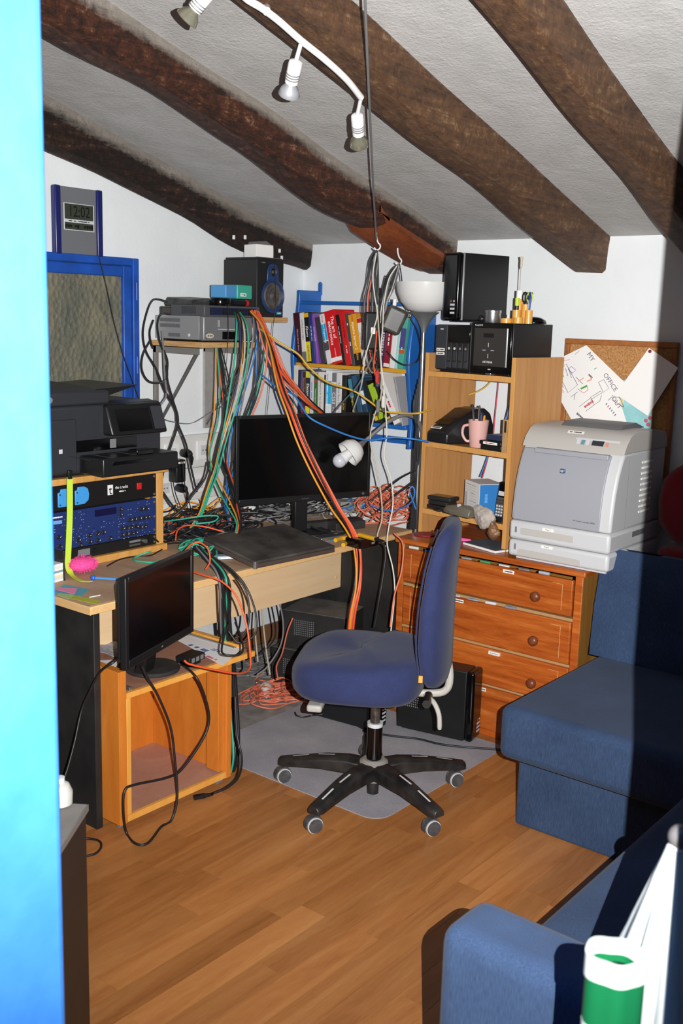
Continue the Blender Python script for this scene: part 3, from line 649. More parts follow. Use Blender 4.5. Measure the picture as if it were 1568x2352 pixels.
# ================================================================== MULTIFUNCTION PRINTER on the rack
MFP = plain('mfp_charcoal', '#2b2d32', 0.5); MFPD = plain('mfp_black', '#17181a', 0.35)
t = T('inkjet_printer', 'charcoal multifunction inkjet printer on top of the rack case', 'printer', (-2.90, 2.02, 1.0565), 90)
bd = bx('body', MFP, t, 0.0, 0.0, 0.012, 0.52, 0.40, 0.245, 0.012, seg=3); bx('foot', MFPD, t, 0.03, 0.03, 0, 0.49, 0.37, 0.012)
sl = bx('scanner_section', MFP, t, 0.0, -0.012, 0.246, 0.275, 0.40, 0.292, 0.008, seg=3)
MB().cyl((0.03, -0.0135, 0.268), (0.03, -0.011, 0.268), 0.010, n=20).build('round_badge', MID, sl)
MB().prism([(0.0, 0.292), (0.40, 0.292), (0.36, 0.312), (0.05, 0.300)], 0.02, 0.24, 'x').build('document_feeder', MFP, t, bevel=0.004)
m = MB(); m.hexa([(0.20, 0.02, 0.258), (0.30, 0.02, 0.272), (0.30, 0.34, 0.272), (0.20, 0.34, 0.258), (0.19, 0.02, 0.292), (0.435, 0.02, 0.305), (0.435, 0.34, 0.305), (0.19, 0.34, 0.292)]); m.build('feeder_tray', MFPD, t, bevel=0.003)
m = MB(); m.hexa([(0.255, -0.05, 0.135), (0.51, -0.05, 0.135), (0.51, 0.06, 0.135), (0.255, 0.06, 0.135), (0.255, -0.012, 0.24), (0.51, -0.012, 0.24), (0.51, 0.06, 0.252), (0.255, 0.06, 0.252)])
cpn = m.build('control_panel', MFPD, t, bevel=0.01, seg=3)
m = MB(); q = lambda u, v: (u, -0.0515 + 0.038 * v, 0.135 + 0.105 * v)
m.add([q(0.29, 0.15), q(0.44, 0.15), q(0.44, 0.85), q(0.29, 0.85)], [(0, 1, 2, 3)]); m.build('touch_screen', GLOSS, cpn)
m = MB(); m.add([q(0.45, 0.15), q(0.50, 0.15), q(0.50, 0.9), q(0.45, 0.9)], [(0, 1, 2, 3)]); m.build('key_field', DARK, cpn)
bx('output_slot', GLOSS, t, 0.135, -0.004, 0.085, 0.40, 0.002, 0.125, 0.001); bx('slot_light', MID, t, 0.28, -0.008, 0.09, 0.305, -0.003, 0.122, 0.001)
tr = bx('output_tray', MFPD, t, 0.15, -0.13, 0.012, 0.485, 0.0, 0.075, 0.006, seg=3)
bx('tray_stop', GLOSS, tr, 0.30, -0.125, 0.075, 0.375, -0.08, 0.092, 0.003); bx('tray_slot', GLOSS, tr, 0.19, -0.132, 0.05, 0.36, -0.129, 0.062, 0.001)
for z_ in (0.10, 0.19, 0.30): bx('tray_rib', DARK, tr, z_, -0.12, 0.075, z_ + 0.006, -0.01, 0.0765, 0)
bx('front_door', MFP, t, 0.012, -0.01, 0.02, 0.135, 0.0, 0.20, 0.004, seg=3)
lg = bx('logo_mark', LIGHT, t, 0.062, -0.0108, 0.088, 0.076, -0.0098, 0.102, 0)

# ================================================================== BIG MONITOR, LAPTOP
t = T('monitor', 'large black flat monitor standing on the desk by the corner', 'monitor', (-2.81, 2.838, 0.7355), 71.3)
w, h0, h1 = 0.628, 0.145, 0.500
bx('rear_shell', BLACK, t, 0.01, 0.012, h0 + 0.01, w - 0.01, 0.045, h1 - 0.01, 0.01, seg=3)
fr = MB(); fr.box(0, 0, h0, 0.014, 0.014, h1); fr.box(w - 0.014, 0, h0, w, 0.014, h1); fr.box(0.014, 0, h1 - 0.014, w - 0.014, 0.014, h1); fr.box(0.014, 0, h0, w - 0.014, 0.014, h0 + 0.026)
fr.build('bezel', BLACK, t, bevel=0.002); bx('screen', SCREEN, t, 0.014, 0.003, h0 + 0.026, w - 0.014, 0.014, h1 - 0.014, 0)
lettering('~SAMSUNG', 0.010, DARK, t, (w / 2, -0.0006, h0 + 0.012)); MB().lathe([(0.006, 0), (0.005, 0.004), (0.0001, 0.005)], (w - 0.035, 0.0, h0 + 0.014), (0, -1, 0), 14).build('power_button', SILVER, t)
bx('stand_neck', BLACK, t, w / 2 - 0.03, 0.03, 0.014, w / 2 + 0.03, 0.06, h0 + 0.06, 0.004); bx('stand_base', BLACK, t, w / 2 - 0.13, 0.0, 0, w / 2 + 0.13, 0.16, 0.014, 0.005)
LID = plain('laptop_lid', '#2a2725', 0.6, dust=0.25, scale=9)
t = T('laptop', 'dusty closed dark laptop lying at the desk edge', 'laptop', (-2.452, 2.575, 0.7358), 86)
def slab(name, mat, z0, z1, rise, ins=0.0, bevel=0.004):
    c = [(ins, ins), (0.41 - ins, ins), (0.41 - ins, 0.285 - ins), (ins, 0.285 - ins)]
    f = lambda p, z: (p[0], p[1], z + rise * p[1] / 0.285)
    return MB().hexa([f(p, z0) for p in c] + [f(p, z1) for p in c]).build(name, mat, t, bevel=bevel, seg=3)
slab('base', plain('laptop_side', '#4a3f3a', 0.45), 0.004, 0.020, 0.042); slab('lid', LID, 0.0205, 0.031, 0.042)
MB().box(0.02, 0.26, 0, 0.39, 0.28, 0.045).build('rear_riser', BLACKM, t); MB().box(0.03, 0.02, 0, 0.38, 0.04, 0.009).build('front_foot', BLACKM, t)
MB().cyl((0.20, 0.15, 0.0528), (0.20, 0.15, 0.0537), 0.012, n=20).build('lid_badge', DARK, t); MB().cyl((0.006, 0.006, 0.004), (0.006, 0.006, 0.0305), 0.008, n=12).build('hinge_corner', SILVER, t)

# ================================================================== WOODEN CABINET with the small monitor
t = T('rolling_cabinet', 'open-fronted orange plywood cabinet on small casters under the desk', 'cabinet', (-2.405, 1.929, 0), 90)
bx('side_board', ORANGEW, t, 0, 0, 0.03, 0.03, 0.40, 0.535, 0.001); bx('side_edge', ORANGEE, t, 0.031, 0.0005, 0.055, 0.048, 0.02, 0.442)
bx('side_board', ORANGEW, t, 0.465, 0, 0.03, 0.488, 0.40, 0.443); bx('side_batten', ORANGEW, t, 0.435, 0.01, 0.06, 0.465, 0.07, 0.443)
bx('bottom_board', wood('dusty_board', [(0.3, '#a5705a'), (0.7, '#b88a74')], scale=(2, 2, 2), rough=0.8), t, 0.03, 0.012, 0.035, 0.465, 0.38, 0.053); bx('bottom_edge', ORANGEE, t, 0.031, 0.0005, 0.033, 0.464, 0.0115, 0.0542, 0)
bx('back_board', ORANGEW, t, 0.03, 0.38, 0.035, 0.465, 0.395, 0.443)
bx('top_board', wood('dusty_top', [(0.3, '#8a5a45'), (0.7, '#a67a64')], scale=(2, 2, 2), rough=0.8), t, 0.03, 0.012, 0.444, 0.60, 0.405, 0.460); bx('top_edge', ORANGEE, t, 0.031, -0.001, 0.4432, 0.60, 0.0118, 0.4612, 0)
bx('side_rim', ORANGEE, t, 0.575, 0.05, 0.461, 0.60, 0.405, 0.475); bx('drawer_rail', SILVER, t, 0.05, 0.01, 0.462, 0.062, 0.36, 0.472); bx('drawer_rail', SILVER, t, 0.56, 0.06, 0.462, 0.572, 0.39, 0.470)
for cx in (0.035, 0.465):
    for cy_ in (0.04, 0.35):
        c0 = MB().cyl((cx, cy_, 0.022), (cx, cy_, 0.033), 0.012, n=12).build('caster', STEEL, t); MB().cyl((cx - 0.008, cy_, 0.0145), (cx + 0.008, cy_, 0.0145), 0.0145, n=14).build('wheel', MID, c0)
t = lcd = T('small_monitor', 'small black monitor on a round foot turned sideways on the cabinet', 'monitor', (-2.310, 1.884, 0.4615), 109.7)
w = 0.428; h0, h1 = 0.114, 0.395
bx('rear_shell', BLACKM, t, 0.02, 0.018, h0 + 0.02, 0.31, 0.048, h1 - 0.02, 0.012, seg=3)
fr = MB(); fr.box(0, 0, h0, 0.018, 0.022, h1); fr.box(w - 0.018, 0, h0, w, 0.022, h1); fr.box(0.018, 0, h1 - 0.018, w - 0.018, 0.022, h1); fr.box(0.018, 0, h0, w - 0.018, 0.022, h0 + 0.026)
fr.build('bezel', BLACK, t, bevel=0.003); bx('screen', SCREEN, t, 0.018, 0.003, h0 + 0.026, w - 0.018, 0.02, h1 - 0.018, 0)
lettering('~LG', 0.009, MID, t, (w / 2, -0.0006, h0 + 0.013))
m = MB(); m.lathe([(0.088, 0), (0.09, 0.006), (0.084, 0.012), (0.04, 0.016), (0.0001, 0.017)], (0.330, 0.100, 0), n=36); m.build('foot', BLACKD, t)
MB().hexa([(0.235, 0.08, 0.014), (0.305, 0.08, 0.014), (0.305, 0.115, 0.014), (0.235, 0.115, 0.014), (0.185, 0.03, 0.16), (0.255, 0.03, 0.16), (0.255, 0.06, 0.16), (0.185, 0.06, 0.16)]).build('neck', BLACK, t, bevel=0.004)
t = T('circuit_board_case', 'small black single-board computer case with ports by the small monitor foot', 'computer', (-2.43, 2.245, 0.4615), 100)
bx('case', BLACK, t, 0, 0, 0.012, 0.085, 0.056, 0.036, 0.002)
for k in range(3): bx('port', MID, t, 0.012 + k * 0.024, -0.0006, 0.016, 0.028 + k * 0.024, 0.002, 0.031, 0)
bx('foot', BLACK, t, 0.01, 0.01, 0, 0.075, 0.046, 0.012, 0)
def sheet(name, label, cat, pts, mat, z, th=0.0012, wav=0.0):
    m = MB(); n = 6; a, b, c, d = [Vector(p) for p in pts]
    top = []; 
    for j in range(n + 1):
        for i in range(n + 1):
            u_, v_ = i / n, j / n; p = (a * (1 - u_) + b * u_) * (1 - v_) + (d * (1 - u_) + c * u_) * v_
            top.append((p.x, p.y, z + th + wav * (math.sin(6 * u_ + 3 * v_) * 0.5 + 0.5)))
    k = n + 1; N = k * k; vs_ = top + [(x, y, zz - th) for x, y, zz in top]; fs = []
    for j in range(n):
        for i in range(n):
            q = (j * k + i, j * k + i + 1, (j + 1) * k + i + 1, (j + 1) * k + i); fs.append(q); fs.append(tuple(x + N for x in reversed(q)))
    for i in range(n):
        for (e0, e1) in ((i, i + 1), (n * k + i + 1, n * k + i), ((i + 1) * k, i * k), (i * k + n, (i + 1) * k + n)): fs.append((e0, e0 + N, e1 + N, e1))
    m.add(vs_, fs); return tag(m.build(name, mat, None, smooth=60), label, cat)
def XY(px, py, z): p = WZ(px, py, z); return (p.x, p.y)
z = 0.4615
s = sheet('paper_sheet', 'white sheet with a handwritten name lying on the cabinet under the small monitor', 'paper', [XY(*p, z) for p in ((398, 1468), (512, 1530), (562, 1487), (420, 1458))], PAPER, z, wav=0.004)
INKB = plain('ink_blue', '#5a6aa0', 0.8); INKR = plain('ink_red', '#c0566a', 0.8)
def flat_text(txt_, size, mat, parent, p0, p1, z_, name='lettering'):
    a = math.degrees(math.atan2(p1[1] - p0[1], p1[0] - p0[0])); return lettering(txt_, size, mat, parent, (p0[0], p0[1], z_), (0, 0, a), name=name)
flat_text('ABI', 0.03, INKB, s, XY(497, 1498, z), XY(440, 1480, z), z + 0.0066); flat_text('~HI - O', 0.032, INKB, s, XY(455, 1492, z), XY(400, 1472, z), z + 0.0066); flat_text('~I love you', 0.018, INKR, s, XY(478, 1512, z), XY(425, 1490, z), z + 0.0066)
sheet('paper_sheet', 'grey-patterned paper scrap behind the small monitor on the cabinet', 'paper', [XY(*p, z) for p in ((225, 1500), (280, 1515), (275, 1480), (222, 1462))], plain('paper_grey', '#a9a9b3', 0.9, var=0.3, scale=60), z, wav=0.006)
sheet('paper_sheet', 'plain white paper half under the small monitor foot', 'paper', [XY(*p, z) for p in ((225, 1535), (265, 1532), (285, 1515), (225, 1518))], PAPER, z, wav=0.002)

# ================================================================== COMPUTERS under the desk
SLV = plain('silver_trim', '#b3b5b8', 0.3, metal=0.6)
def tower(label, loc, rz, L, D, Hh, name='computer_tower'):
    """local: front bezel faces local -y (width D along x), the side panel runs back along +y"""
    t = T(name, label, 'computer', loc, rz)
    bx('case', BLACK, t, 0, 0.02, 0.006, D, L, Hh, 0.004, seg=3); bx('foot', BLACK, t, 0.01, 0.03, 0, D - 0.01, L - 0.02, 0.006)
    b = bx('front_bezel', GLOSS, t, -0.002, -0.012, 0.004, D + 0.002, 0.02, Hh + 0.001, 0.012, seg=4)
    bx('trim_line', SLV, t, D - 0.004, 0.012, 0.006, D + 0.003, 0.020, Hh - 0.002, 0.001)
    for k in range(3): bx('port', LIGHT, b, D * 0.55, -0.0127, 0.03 + k * 0.016, D * 0.85, -0.0115, 0.038 + k * 0.016, 0)
    MB().cyl((D * 0.6, -0.0128, 0.08), (D * 0.6, -0.0115, 0.08), 0.004, n=10).build('jack', plain('jack_red', '#b05050', 0.5), b); MB().cyl((D * 0.8, -0.0128, 0.08), (D * 0.8, -0.0115, 0.08), 0.004, n=10).build('jack', LIGHT, b)
    return t
def grille(parent, name, P0, du, dv, nu, nv, s, mat):
    m = MB()
    for i in range(nu):
        for j in range(nv):
            p = Vector(P0) + Vector(du) * i + Vector(dv) * j; m.add([p, p + Vector(du) * s, p + Vector(du) * s + Vector(dv) * s, p + Vector(dv) * s], [(0, 1, 2, 3)])
    o = m.build(name, mat, parent, smooth=0); o['kind'] = 'stuff'; return o
t = tower('black computer tower on the floor in front of the bottom drawer', (-1.975, 3.285, 0.003), 101, 0.31, 0.095, 0.287)
grille(t, 'vent_holes', (-0.0008, 0.20, 0.10), (0, 0.0088, 0), (0, 0, 0.0095), 9, 12, 0.5, MID)
t = tower('black computer tower with a silver edge on the floor behind the chair', (-2.315, 3.12, 0.003), 96, 0.29, 0.085, 0.262)
bx('floor_stand', BLACKM, t, -0.02, 0.005, 0, 0.11, 0.04, 0.006, 0.002)
def deskpc(label, loc, rz, w_, d_, h_):
    t = T('computer_case', label, 'computer', loc, rz)
    bx('case', BLACKM, t, 0, 0, 0.004, w_, d_, h_, 0.003); bx('foot', BLACK, t, 0.02, 0.02, 0, w_ - 0.02, d_ - 0.02, 0.004); bx('lid', plain('lid_grey', '#55524f', 0.7, dust=0.4, scale=12), t, 0.002, 0.002, h_ - 0.002, w_ - 0.002, d_ - 0.002, h_ + 0.001, 0.001)
    grille(t, 'vent_holes', (0.06, -0.0008, h_ * 0.4), (0.009, 0, 0), (0, 0, 0.009), 11, 8, 0.45, MID); return t
deskpc('dusty black computer case stacked on another under the desk', (-2.925, 3.245, 0.187), 16, 0.30, 0.24, 0.172)
deskpc('dusty black computer case on the floor under a second case beneath the desk', (-2.965, 3.225, 0.003), 14, 0.33, 0.27, 0.183)

# ================================================================== FLOOR MAT
def carpet():
    m, nt, b = _nodes('grey_mat'); b.inputs['Roughness'].default_value = 0.8; b.inputs['Specular IOR Level'].default_value = 0.25
    v = _coord(nt, 1.0); n = _noise(nt, v, 5, 5); n2 = _noise(nt, v, 260, 3)
    mx = nt.nodes.new('ShaderNodeMix'); mx.data_type = 'FLOAT'; mx.inputs[0].default_value = 0.4; nt.links.new(n, mx.inputs[2]); nt.links.new(n2, mx.inputs[3])
    nt.links.new(_ramp(nt, mx.outputs[0], [(0.3, hexc('#8a8890')), (0.5, hexc('#9d9ba2')), (0.72, hexc('#b2aeb2'))]), b.inputs['Base Color']); _bump(nt, b, n2, 0.3, 0.004); return m
cr = 0.07; x0, x1, y0, y1 = -2.72, -1.85, 2.54, 3.36; P = []
for (cx, cy_, a0) in ((x1 - cr, y0 + cr, -90), (x1 - 0.02, y1 - 0.02, 0), (x0 + 0.02, y1 - 0.02, 90), (x0 + 0.02, y0 + 0.02, 180)):
    r_ = cr if a0 == -90 else 0.02
    for i in range(8): a = rad(a0 + 90 * i / 7); P.append((cx + r_ * math.cos(a), cy_ + r_ * math.sin(a)))
tag(MB().prism(P, 0.0, 0.0025, 'z').build('floor_mat', carpet(), None, smooth=20), 'grey chair mat on the laminate under the office chair', 'mat')
dustm = MB().box(-3.41, 2.54, 0.0, -2.722, 3.90, 0.0015).build('floor_dust', plain('dusty_screed', '#8a8580', 0.95, var=0.3, scale=14), None, smooth=0); tag(dustm, 'grey worn carpet under the desk against the left wall', 'carpet')
# ================================================================== CLOCK
t = T('wall_clock', 'grey digital wall clock with navy side bars above the window', 'clock', (-3.402, 2.457, 1.826), 90)
NAVYP = plain('clock_navy', '#1d2360', 0.3); CG = plain('clock_grey', '#7d8085', 0.4, metal=0.3)
bx('faceplate', CG, t, 0.028, 0.003, 0.002, 0.196, 0.026, 0.253, 0.002)
for x in (0.0, 0.196): bx('side_bar', NAVYP, t, x, -0.004, 0, x + 0.028, 0.026, 0.255, 0.006, seg=3)
bx('display_frame', LIGHT, t, 0.042, 0.0005, 0.093, 0.184, 0.004, 0.194, 0.001)
DG = plain('lcd_green', '#3b4038', 0.25); DGK = plain('lcd_dark', '#14160f', 0.4)
d = bx('display', DG, t, 0.045, -0.0005, 0.134, 0.178, 0.002, 0.191, 0); lettering('12:02', 0.058, DGK, d, (0.112, -0.0009, 0.162), sx=0.8)
d = bx('display', DG, t, 0.045, -0.0005, 0.096, 0.178, 0.002, 0.122, 0); lettering('~JUE 24  11.5', 0.021, DGK, d, (0.112, -0.0009, 0.109))
lettering('~DATE  DAY  TEMPERATURE RH', 0.0075, DARK, t, (0.112, 0.0, 0.128))

# ================================================================== STEEL WALL SHELF with recorders
t = T('wall_shelf', 'plywood wall shelf on rusty steel brackets above the sockets', 'shelf', (-3.122, 2.955, 0), 90)
bx('board', PLY, t, -0.008, -0.006, 1.481, 0.315, 0.305, 1.503, 0.001)
for bxx in (0.0, 0.29):
    m = MB(); m.box(bxx, 0.02, 1.452, bxx + 0.003, 0.30, 1.481); m.box(bxx, 0.02, 1.478, bxx + 0.028, 0.30, 1.481); m.build('bracket_arm', RUST, t)
    MB().tube([(bxx + 0.012, 0.04, 1.458), (bxx + 0.012, 0.055, 1.44), (bxx + 0.012, 0.285, 1.14), (bxx + 0.012, 0.300, 1.12)], 0.0065, 8).build('diagonal_brace', STEEL, t)
m = MB(); m.box(0.0, 0.300, 1.02, 0.028, 0.304, 1.48); m.box(0.0, 0.285, 1.02, 0.003, 0.304, 1.48); m.build('wall_post', RUST, t)
m = MB(); m.box(0.29, 0.290, 1.11, 0.345, 0.304, 1.475); m.build('wall_post', plain('alu_post', '#b5b3b0', 0.45, metal=0.4, dust=0.3, scale=30), t)
SILV = plain('recorder_silver', '#9b9c9c', 0.42, metal=0.35)
t = T('video_recorder', 'silver video recorder on the plywood wall shelf', 'recorder', (-3.118, 2.957, 1.5035), 90)
bx('case', SILV, t, 0.003, 0.03, 0.008, 0.282, 0.30, 0.104, 0.002); fp = bx('front_panel', plain('recorder_front', '#86878a', 0.4, metal=0.4), t, 0.0, 0.0, 0.006, 0.285, 0.03, 0.104, 0.006, seg=3)
bx('foot', BLACK, t, 0.02, 0.03, 0, 0.05, 0.06, 0.008); bx('foot', BLACK, t, 0.23, 0.03, 0, 0.26, 0.06, 0.008); bx('foot', BLACK, t, 0.02, 0.25, 0, 0.26, 0.28, 0.008)
bx('tray_slot', LIGHT, fp, 0.08, -0.001, 0.052, 0.25, 0.001, 0.054, 0); bx('display_window', GLOSS, fp, 0.105, -0.0012, 0.012, 0.19, 0.001, 0.044, 0.001)
m = MB(); m.prism([(0.012 + 0.022 + 0.022 * math.cos(a), 0.026 + 0.010 * math.sin(a)) for a in [2 * math.pi * k / 20 for k in range(20)]], -0.001, 0.001, 'y'); m.build('jack_plate', plain('jack_cream', '#c8bfa8', 0.4), fp)
for xx in (0.024, 0.034, 0.044): MB().cyl((xx, -0.003, 0.026), (xx, 0.0, 0.026), 0.003, n=10).build('jack', DARK, fp)
for zz in (0.066, 0.086): bx('logo_lines', LIGHT, fp, 0.08 + (zz - 0.066) * 0.3, -0.001, 0.062, 0.0815 + (zz - 0.066) * 0.3, 0.001, 0.09, 0)
VENT = plain('vent_dark', '#4c4d4e', 0.6)
m = MB()
for row, z0, n in ((0, 0.078, 26), (1, 0.055, 26), (2, 0.017, 15)):
    for k in range(n): yy = 0.145 + k * 0.0048 + (0.0 if row < 2 else 0.0); m.box(0.0022, yy, z0, 0.0035, yy + 0.0024, z0 + 0.015)
m.build('side_vents', VENT, t)['kind'] = 'stuff'
for yy in (0.09, 0.255): MB().lathe([(0.007, 0), (0.006, 0.002), (0.0001, 0.003)], (0.003, yy, 0.026), (-1, 0, 0), 14).build('screw', LIGHT, t)
SWG = plain('switch_grey', '#595a5c', 0.45, metal=0.3)
t = T('network_switch', 'dark grey network switch with coloured patch leads on the recorder', 'network switch', (-3.12, 2.962, 1.608), 90)
bx('case', SWG, t, 0.0, 0.0, 0, 0.322, 0.20, 0.044, 0.002); bx('port_field', plain('port_navy', '#1c2340', 0.4), t, 0.03, -0.001, 0.006, 0.30, 0.001, 0.036, 0)
for k in range(12):
    for j in range(2): bx('port', BLACK, t, 0.10 + k * 0.0165, -0.0018, 0.008 + j * 0.014, 0.112 + k * 0.0165, -0.0008, 0.019 + j * 0.014, 0)
m = MB()
for i in range(14):
    for j in range(5): yy = 0.05 + i * 0.0062; z0 = 0.008 + j * 0.006 + (i % 2) * 0.003; m.box(-0.0006, yy, z0, 0.0005, yy + 0.004, z0 + 0.003)
m.build('side_vents', BLACK, t)['kind'] = 'stuff'
zt = 1.6525
t = T('router', 'flat black router with a sloping lid on the network switch', 'router', (-3.20, 2.965, zt), 90)
MB().hexa([(0, 0, 0), (0.15, 0, 0), (0.15, 0.17, 0), (0, 0.17, 0), (0.01, 0.01, 0.02), (0.14, 0.01, 0.03), (0.14, 0.16, 0.034), (0.01, 0.16, 0.030)]).build('case', plain('router_black', '#2a2d2b', 0.5, dust=0.2, scale=20), t, bevel=0.004, seg=3)
for k in range(4): bx('port', DARK, t, 0.02 + k * 0.03, -0.001, 0.003, 0.042 + k * 0.03, 0.004, 0.013, 0)
t = T('tape_roll', 'roll of shiny black tape on the network switch', 'tape', (-3.155, 3.085, zt))
MB().lathe([(0.020, 0.0), (0.044, 0.0), (0.045, 0.003), (0.045, 0.027), (0.044, 0.030), (0.020, 0.030), (0.020, 0.0)], n=30).build('tape', GLOSS, t); MB().lathe([(0.017, 0.001), (0.0198, 0.001), (0.0198, 0.029), (0.017, 0.029), (0.017, 0.001)], n=24).build('core', MID, t)
t = T('torch', 'short black torch with a red ring on the network switch', 'torch', (-3.14, 3.14, zt + 0.0135), 90)
MB().lathe([(0.011, 0), (0.012, 0.003), (0.012, 0.075), (0.0001, 0.076)], (0, 0, 0), (1, 0, 0), 16).build('barrel', BLACK, t); MB().lathe([(0.0125, 0), (0.0132, 0.002), (0.0132, 0.012), (0.0001, 0.014)], (0.076, 0, 0), (1, 0, 0), 16).build('red_ring', RED, t)
t = T('mask_pack', 'blue and green pack in clear plastic on the network switch', 'packet', (-3.14, 3.12, zt + 0.031), 96)
BB = plain('pack_blue', '#4f93c9', 0.4); TG = plain('pack_teal', '#3fae95', 0.35)
bx('box', TG, t, 0.07, 0.01, 0.0, 0.17, 0.10, 0.058, 0.004, seg=3); bx('box', BB, t, 0.0, 0.015, 0.002, 0.075, 0.10, 0.055, 0.004, seg=3); l = bx('label', PAPER, t, 0.09, 0.009, 0.010, 0.128, 0.0105, 0.024, 0); lettering('~50 pcs', 0.008, INK, l, (0.109, 0.0085, 0.017))
bx('support', BLACKM, t, 0.02, 0.02, -0.031, 0.16, 0.10, 0.0, 0.003)
m = MB(); m.tube([(0.17, 0.05, 0.03), (0.185, 0.05, 0.03), (0.205, 0.055, 0.028)], [0.028, 0.02, 0.004], 12)
cl = plain('clear_wrap', '#cfe0dc', 0.15); cl.node_tree.nodes['Principled BSDF'].inputs['Alpha'].default_value = 0.35; m.build('plastic_end', cl, t)
# ------------------------------------------------------------------ speaker on its own small shelf
t = T('speaker_shelf', 'small pine shelf under the loudspeaker in the corner', 'shelf', (-3.19, 3.345, 1.588), 90)
bx('board', PLY, t, -0.005, 0, 0, 0.20, 0.236, 0.022, 0.001); bx('cleat', PLY, t, 0.02, 0.20, -0.03, 0.18, 0.236, 0.0, 0.001)
t = T('loudspeaker', 'black studio loudspeaker with a blue cone surround in the corner', 'loudspeaker', (-3.2, 3.35, 1.6105), 90)
cb = bx('cabinet', plain('speaker_black', '#1c1c1e', 0.55), t, 0, 0, 0, 0.172, 0.205, 0.247, 0.003)
SBL = plain('speaker_blue', '#1d3a6a', 0.35)
m = MB(); m.lathe([(0.072, 0), (0.074, 0.006), (0.066, 0.010), (0.058, 0.004), (0.040, -0.012), (0.018, -0.018), (0.0001, -0.018)], (0.098, -0.001, 0.092), (0, -1, 0), 36); wf = m.build('woofer_ring', SBL, t, smooth=50)
m = MB(); m.lathe([(0.060, 0.0005), (0.052, 0.006), (0.046, 0.002), (0.022, -0.008), (0.018, 0.0), (0.0001, 0.005)], (0.098, -0.004, 0.092), (0, -1, 0), 36); m.build('woofer_cone', plain('cone_grey', '#3c3a3a', 0.5, dust=0.3, scale=60), wf, smooth=50)
m = MB(); m.prism([(0.06, 0.155), (0.136, 0.155), (0.132, 0.205), (0.122, 0.225), (0.105, 0.232), (0.088, 0.232), (0.072, 0.225), (0.063, 0.205)], -0.006, 0.001, 'y'); tw = m.build('tweeter_plate', SBL, t, bevel=0.003)
m = MB(); m.lathe([(0.020, 0), (0.018, 0.004), (0.012, -0.002), (0.009, 0.004), (0.0001, 0.008)], (0.098, -0.006, 0.196), (0, -1, 0), 24); m.build('tweeter', DARK, tw, smooth=50)
l = bx('badge', plain('badge_teal', '#3c7ea6', 0.4), t, 0.128, -0.001, 0.012, 0.160, 0.001, 0.024, 0); lettering('~active', 0.008, WHITE, l, (0.144, -0.0015, 0.018)); lettering('~SAMSON', 0.008, MID, t, (0.04, -0.0006, 0.234))
t = T('thin_black_tray', 'thin black tray lying on top of the loudspeaker', 'tray', (-3.205, 3.352, 1.858), 90); bx('plate', BLACKM, t, 0.0, 0.0, 0, 0.165, 0.19, 0.008, 0.001); bx('rim', MID, t, 0, 0, 0.008, 0.165, 0.004, 0.010, 0)
t = T('white_carton', 'small white carton with an open dark flap on the loudspeaker', 'box', (-3.24, 3.385, 1.868), 80)
bx('carton', PAPER, t, 0, 0, 0, 0.095, 0.09, 0.055, 0.001); MB().hexa([(0.012, 0.01, 0.055), (0.095, 0.01, 0.055), (0.095, 0.08, 0.055), (0.012, 0.08, 0.055), (0.015, 0.02, 0.068), (0.07, 0.02, 0.073), (0.07, 0.075, 0.073), (0.015, 0.075, 0.068)]).build('flap', plain('flap_grey', '#6a6a6a', 0.7), t)
for (px, py) in ((536, 545), (562, 545), (641, 576), (646, 592)):
    p = WX(px, py, -3.383); t_ = MB().box(-0.002, -0.006, -0.009, 0.006, 0.006, 0.009).build('cable_clip', WHITE, None, bevel=0.002, loc=p); tag(t_, 'tiny white cable clip nailed to the dark corner beam', 'clip', 'clips on the corner beam')

# ================================================================== SOCKETS on the left wall
TRK = plain('trunk_white', '#dcdcda', 0.55, dust=0.1, scale=12)
t = T('socket_trunk', 'white double wall trunking with power sockets behind the desk', 'socket trunk', (-3.41, 2.60, 0.79), 90)
bx('channel', TRK, t, 0, 0.0, 0.15, 0.95, 0.02, 0.295, 0.003); bx('channel', TRK, t, 0, 0.0, 0.0, 0.95, 0.02, 0.145, 0.003)
def outlet(x, z, n=1):
    o = bx('outlet_plate', WHITE, t, x, -0.006, z, x + 0.085 * n, 0.0, z + 0.085, 0.004, seg=3)
    for k in range(n): bx('outlet_insert', LIGHT, o, x + 0.02 + 0.085 * k, -0.008, z + 0.02, x + 0.065 + 0.085 * k, -0.0055, z + 0.065, 0.002); MB().cyl((x + 0.034 + 0.085 * k, -0.0086, z + 0.042), (x + 0.034 + 0.085 * k, -0.0078, z + 0.042), 0.003, n=8).build('outlet_hole', BLACK, o); MB().cyl((x + 0.051 + 0.085 * k, -0.0086, z + 0.042), (x + 0.051 + 0.085 * k, -0.0078, z + 0.042), 0.003, n=8).build('outlet_hole', BLACK, o)
outlet(0.59, 0.18); outlet(0.36, 0.03, 2); outlet(0.56, 0.03); outlet(0.40, 0.18)
def plug(label, px, py, x=-3.40, r=0.02, name='plug'):
    p = WX(px, py, x); t_ = T(name, label, 'plug', p, 90)
    MB().lathe([(r * 0.9, 0.02), (r, 0.0), (r, -0.015), (r * 0.7, -0.03), (r * 0.3, -0.04), (0.0001, -0.041)], (0, -0.02, 0), (0, 1, 0), 20).build('body', BLACK, t_)
    MB().tube([(0, -0.05, 0), (0.004, -0.058, -0.02), (0.008, -0.05, -0.05)], [0.008, 0.007, 0.004], 8).build('strain_relief', BLACK, t_); return t_
plug('round black plug in the upper trunking beside the black adapter', 419, 1040)
plug('round black plug in the lower trunking under the black adapter', 408, 1120)
t = T('power_adapter', 'square black plug-in power adapter with a white label', 'adapter', WX(388, 1070, -3.405), 90)
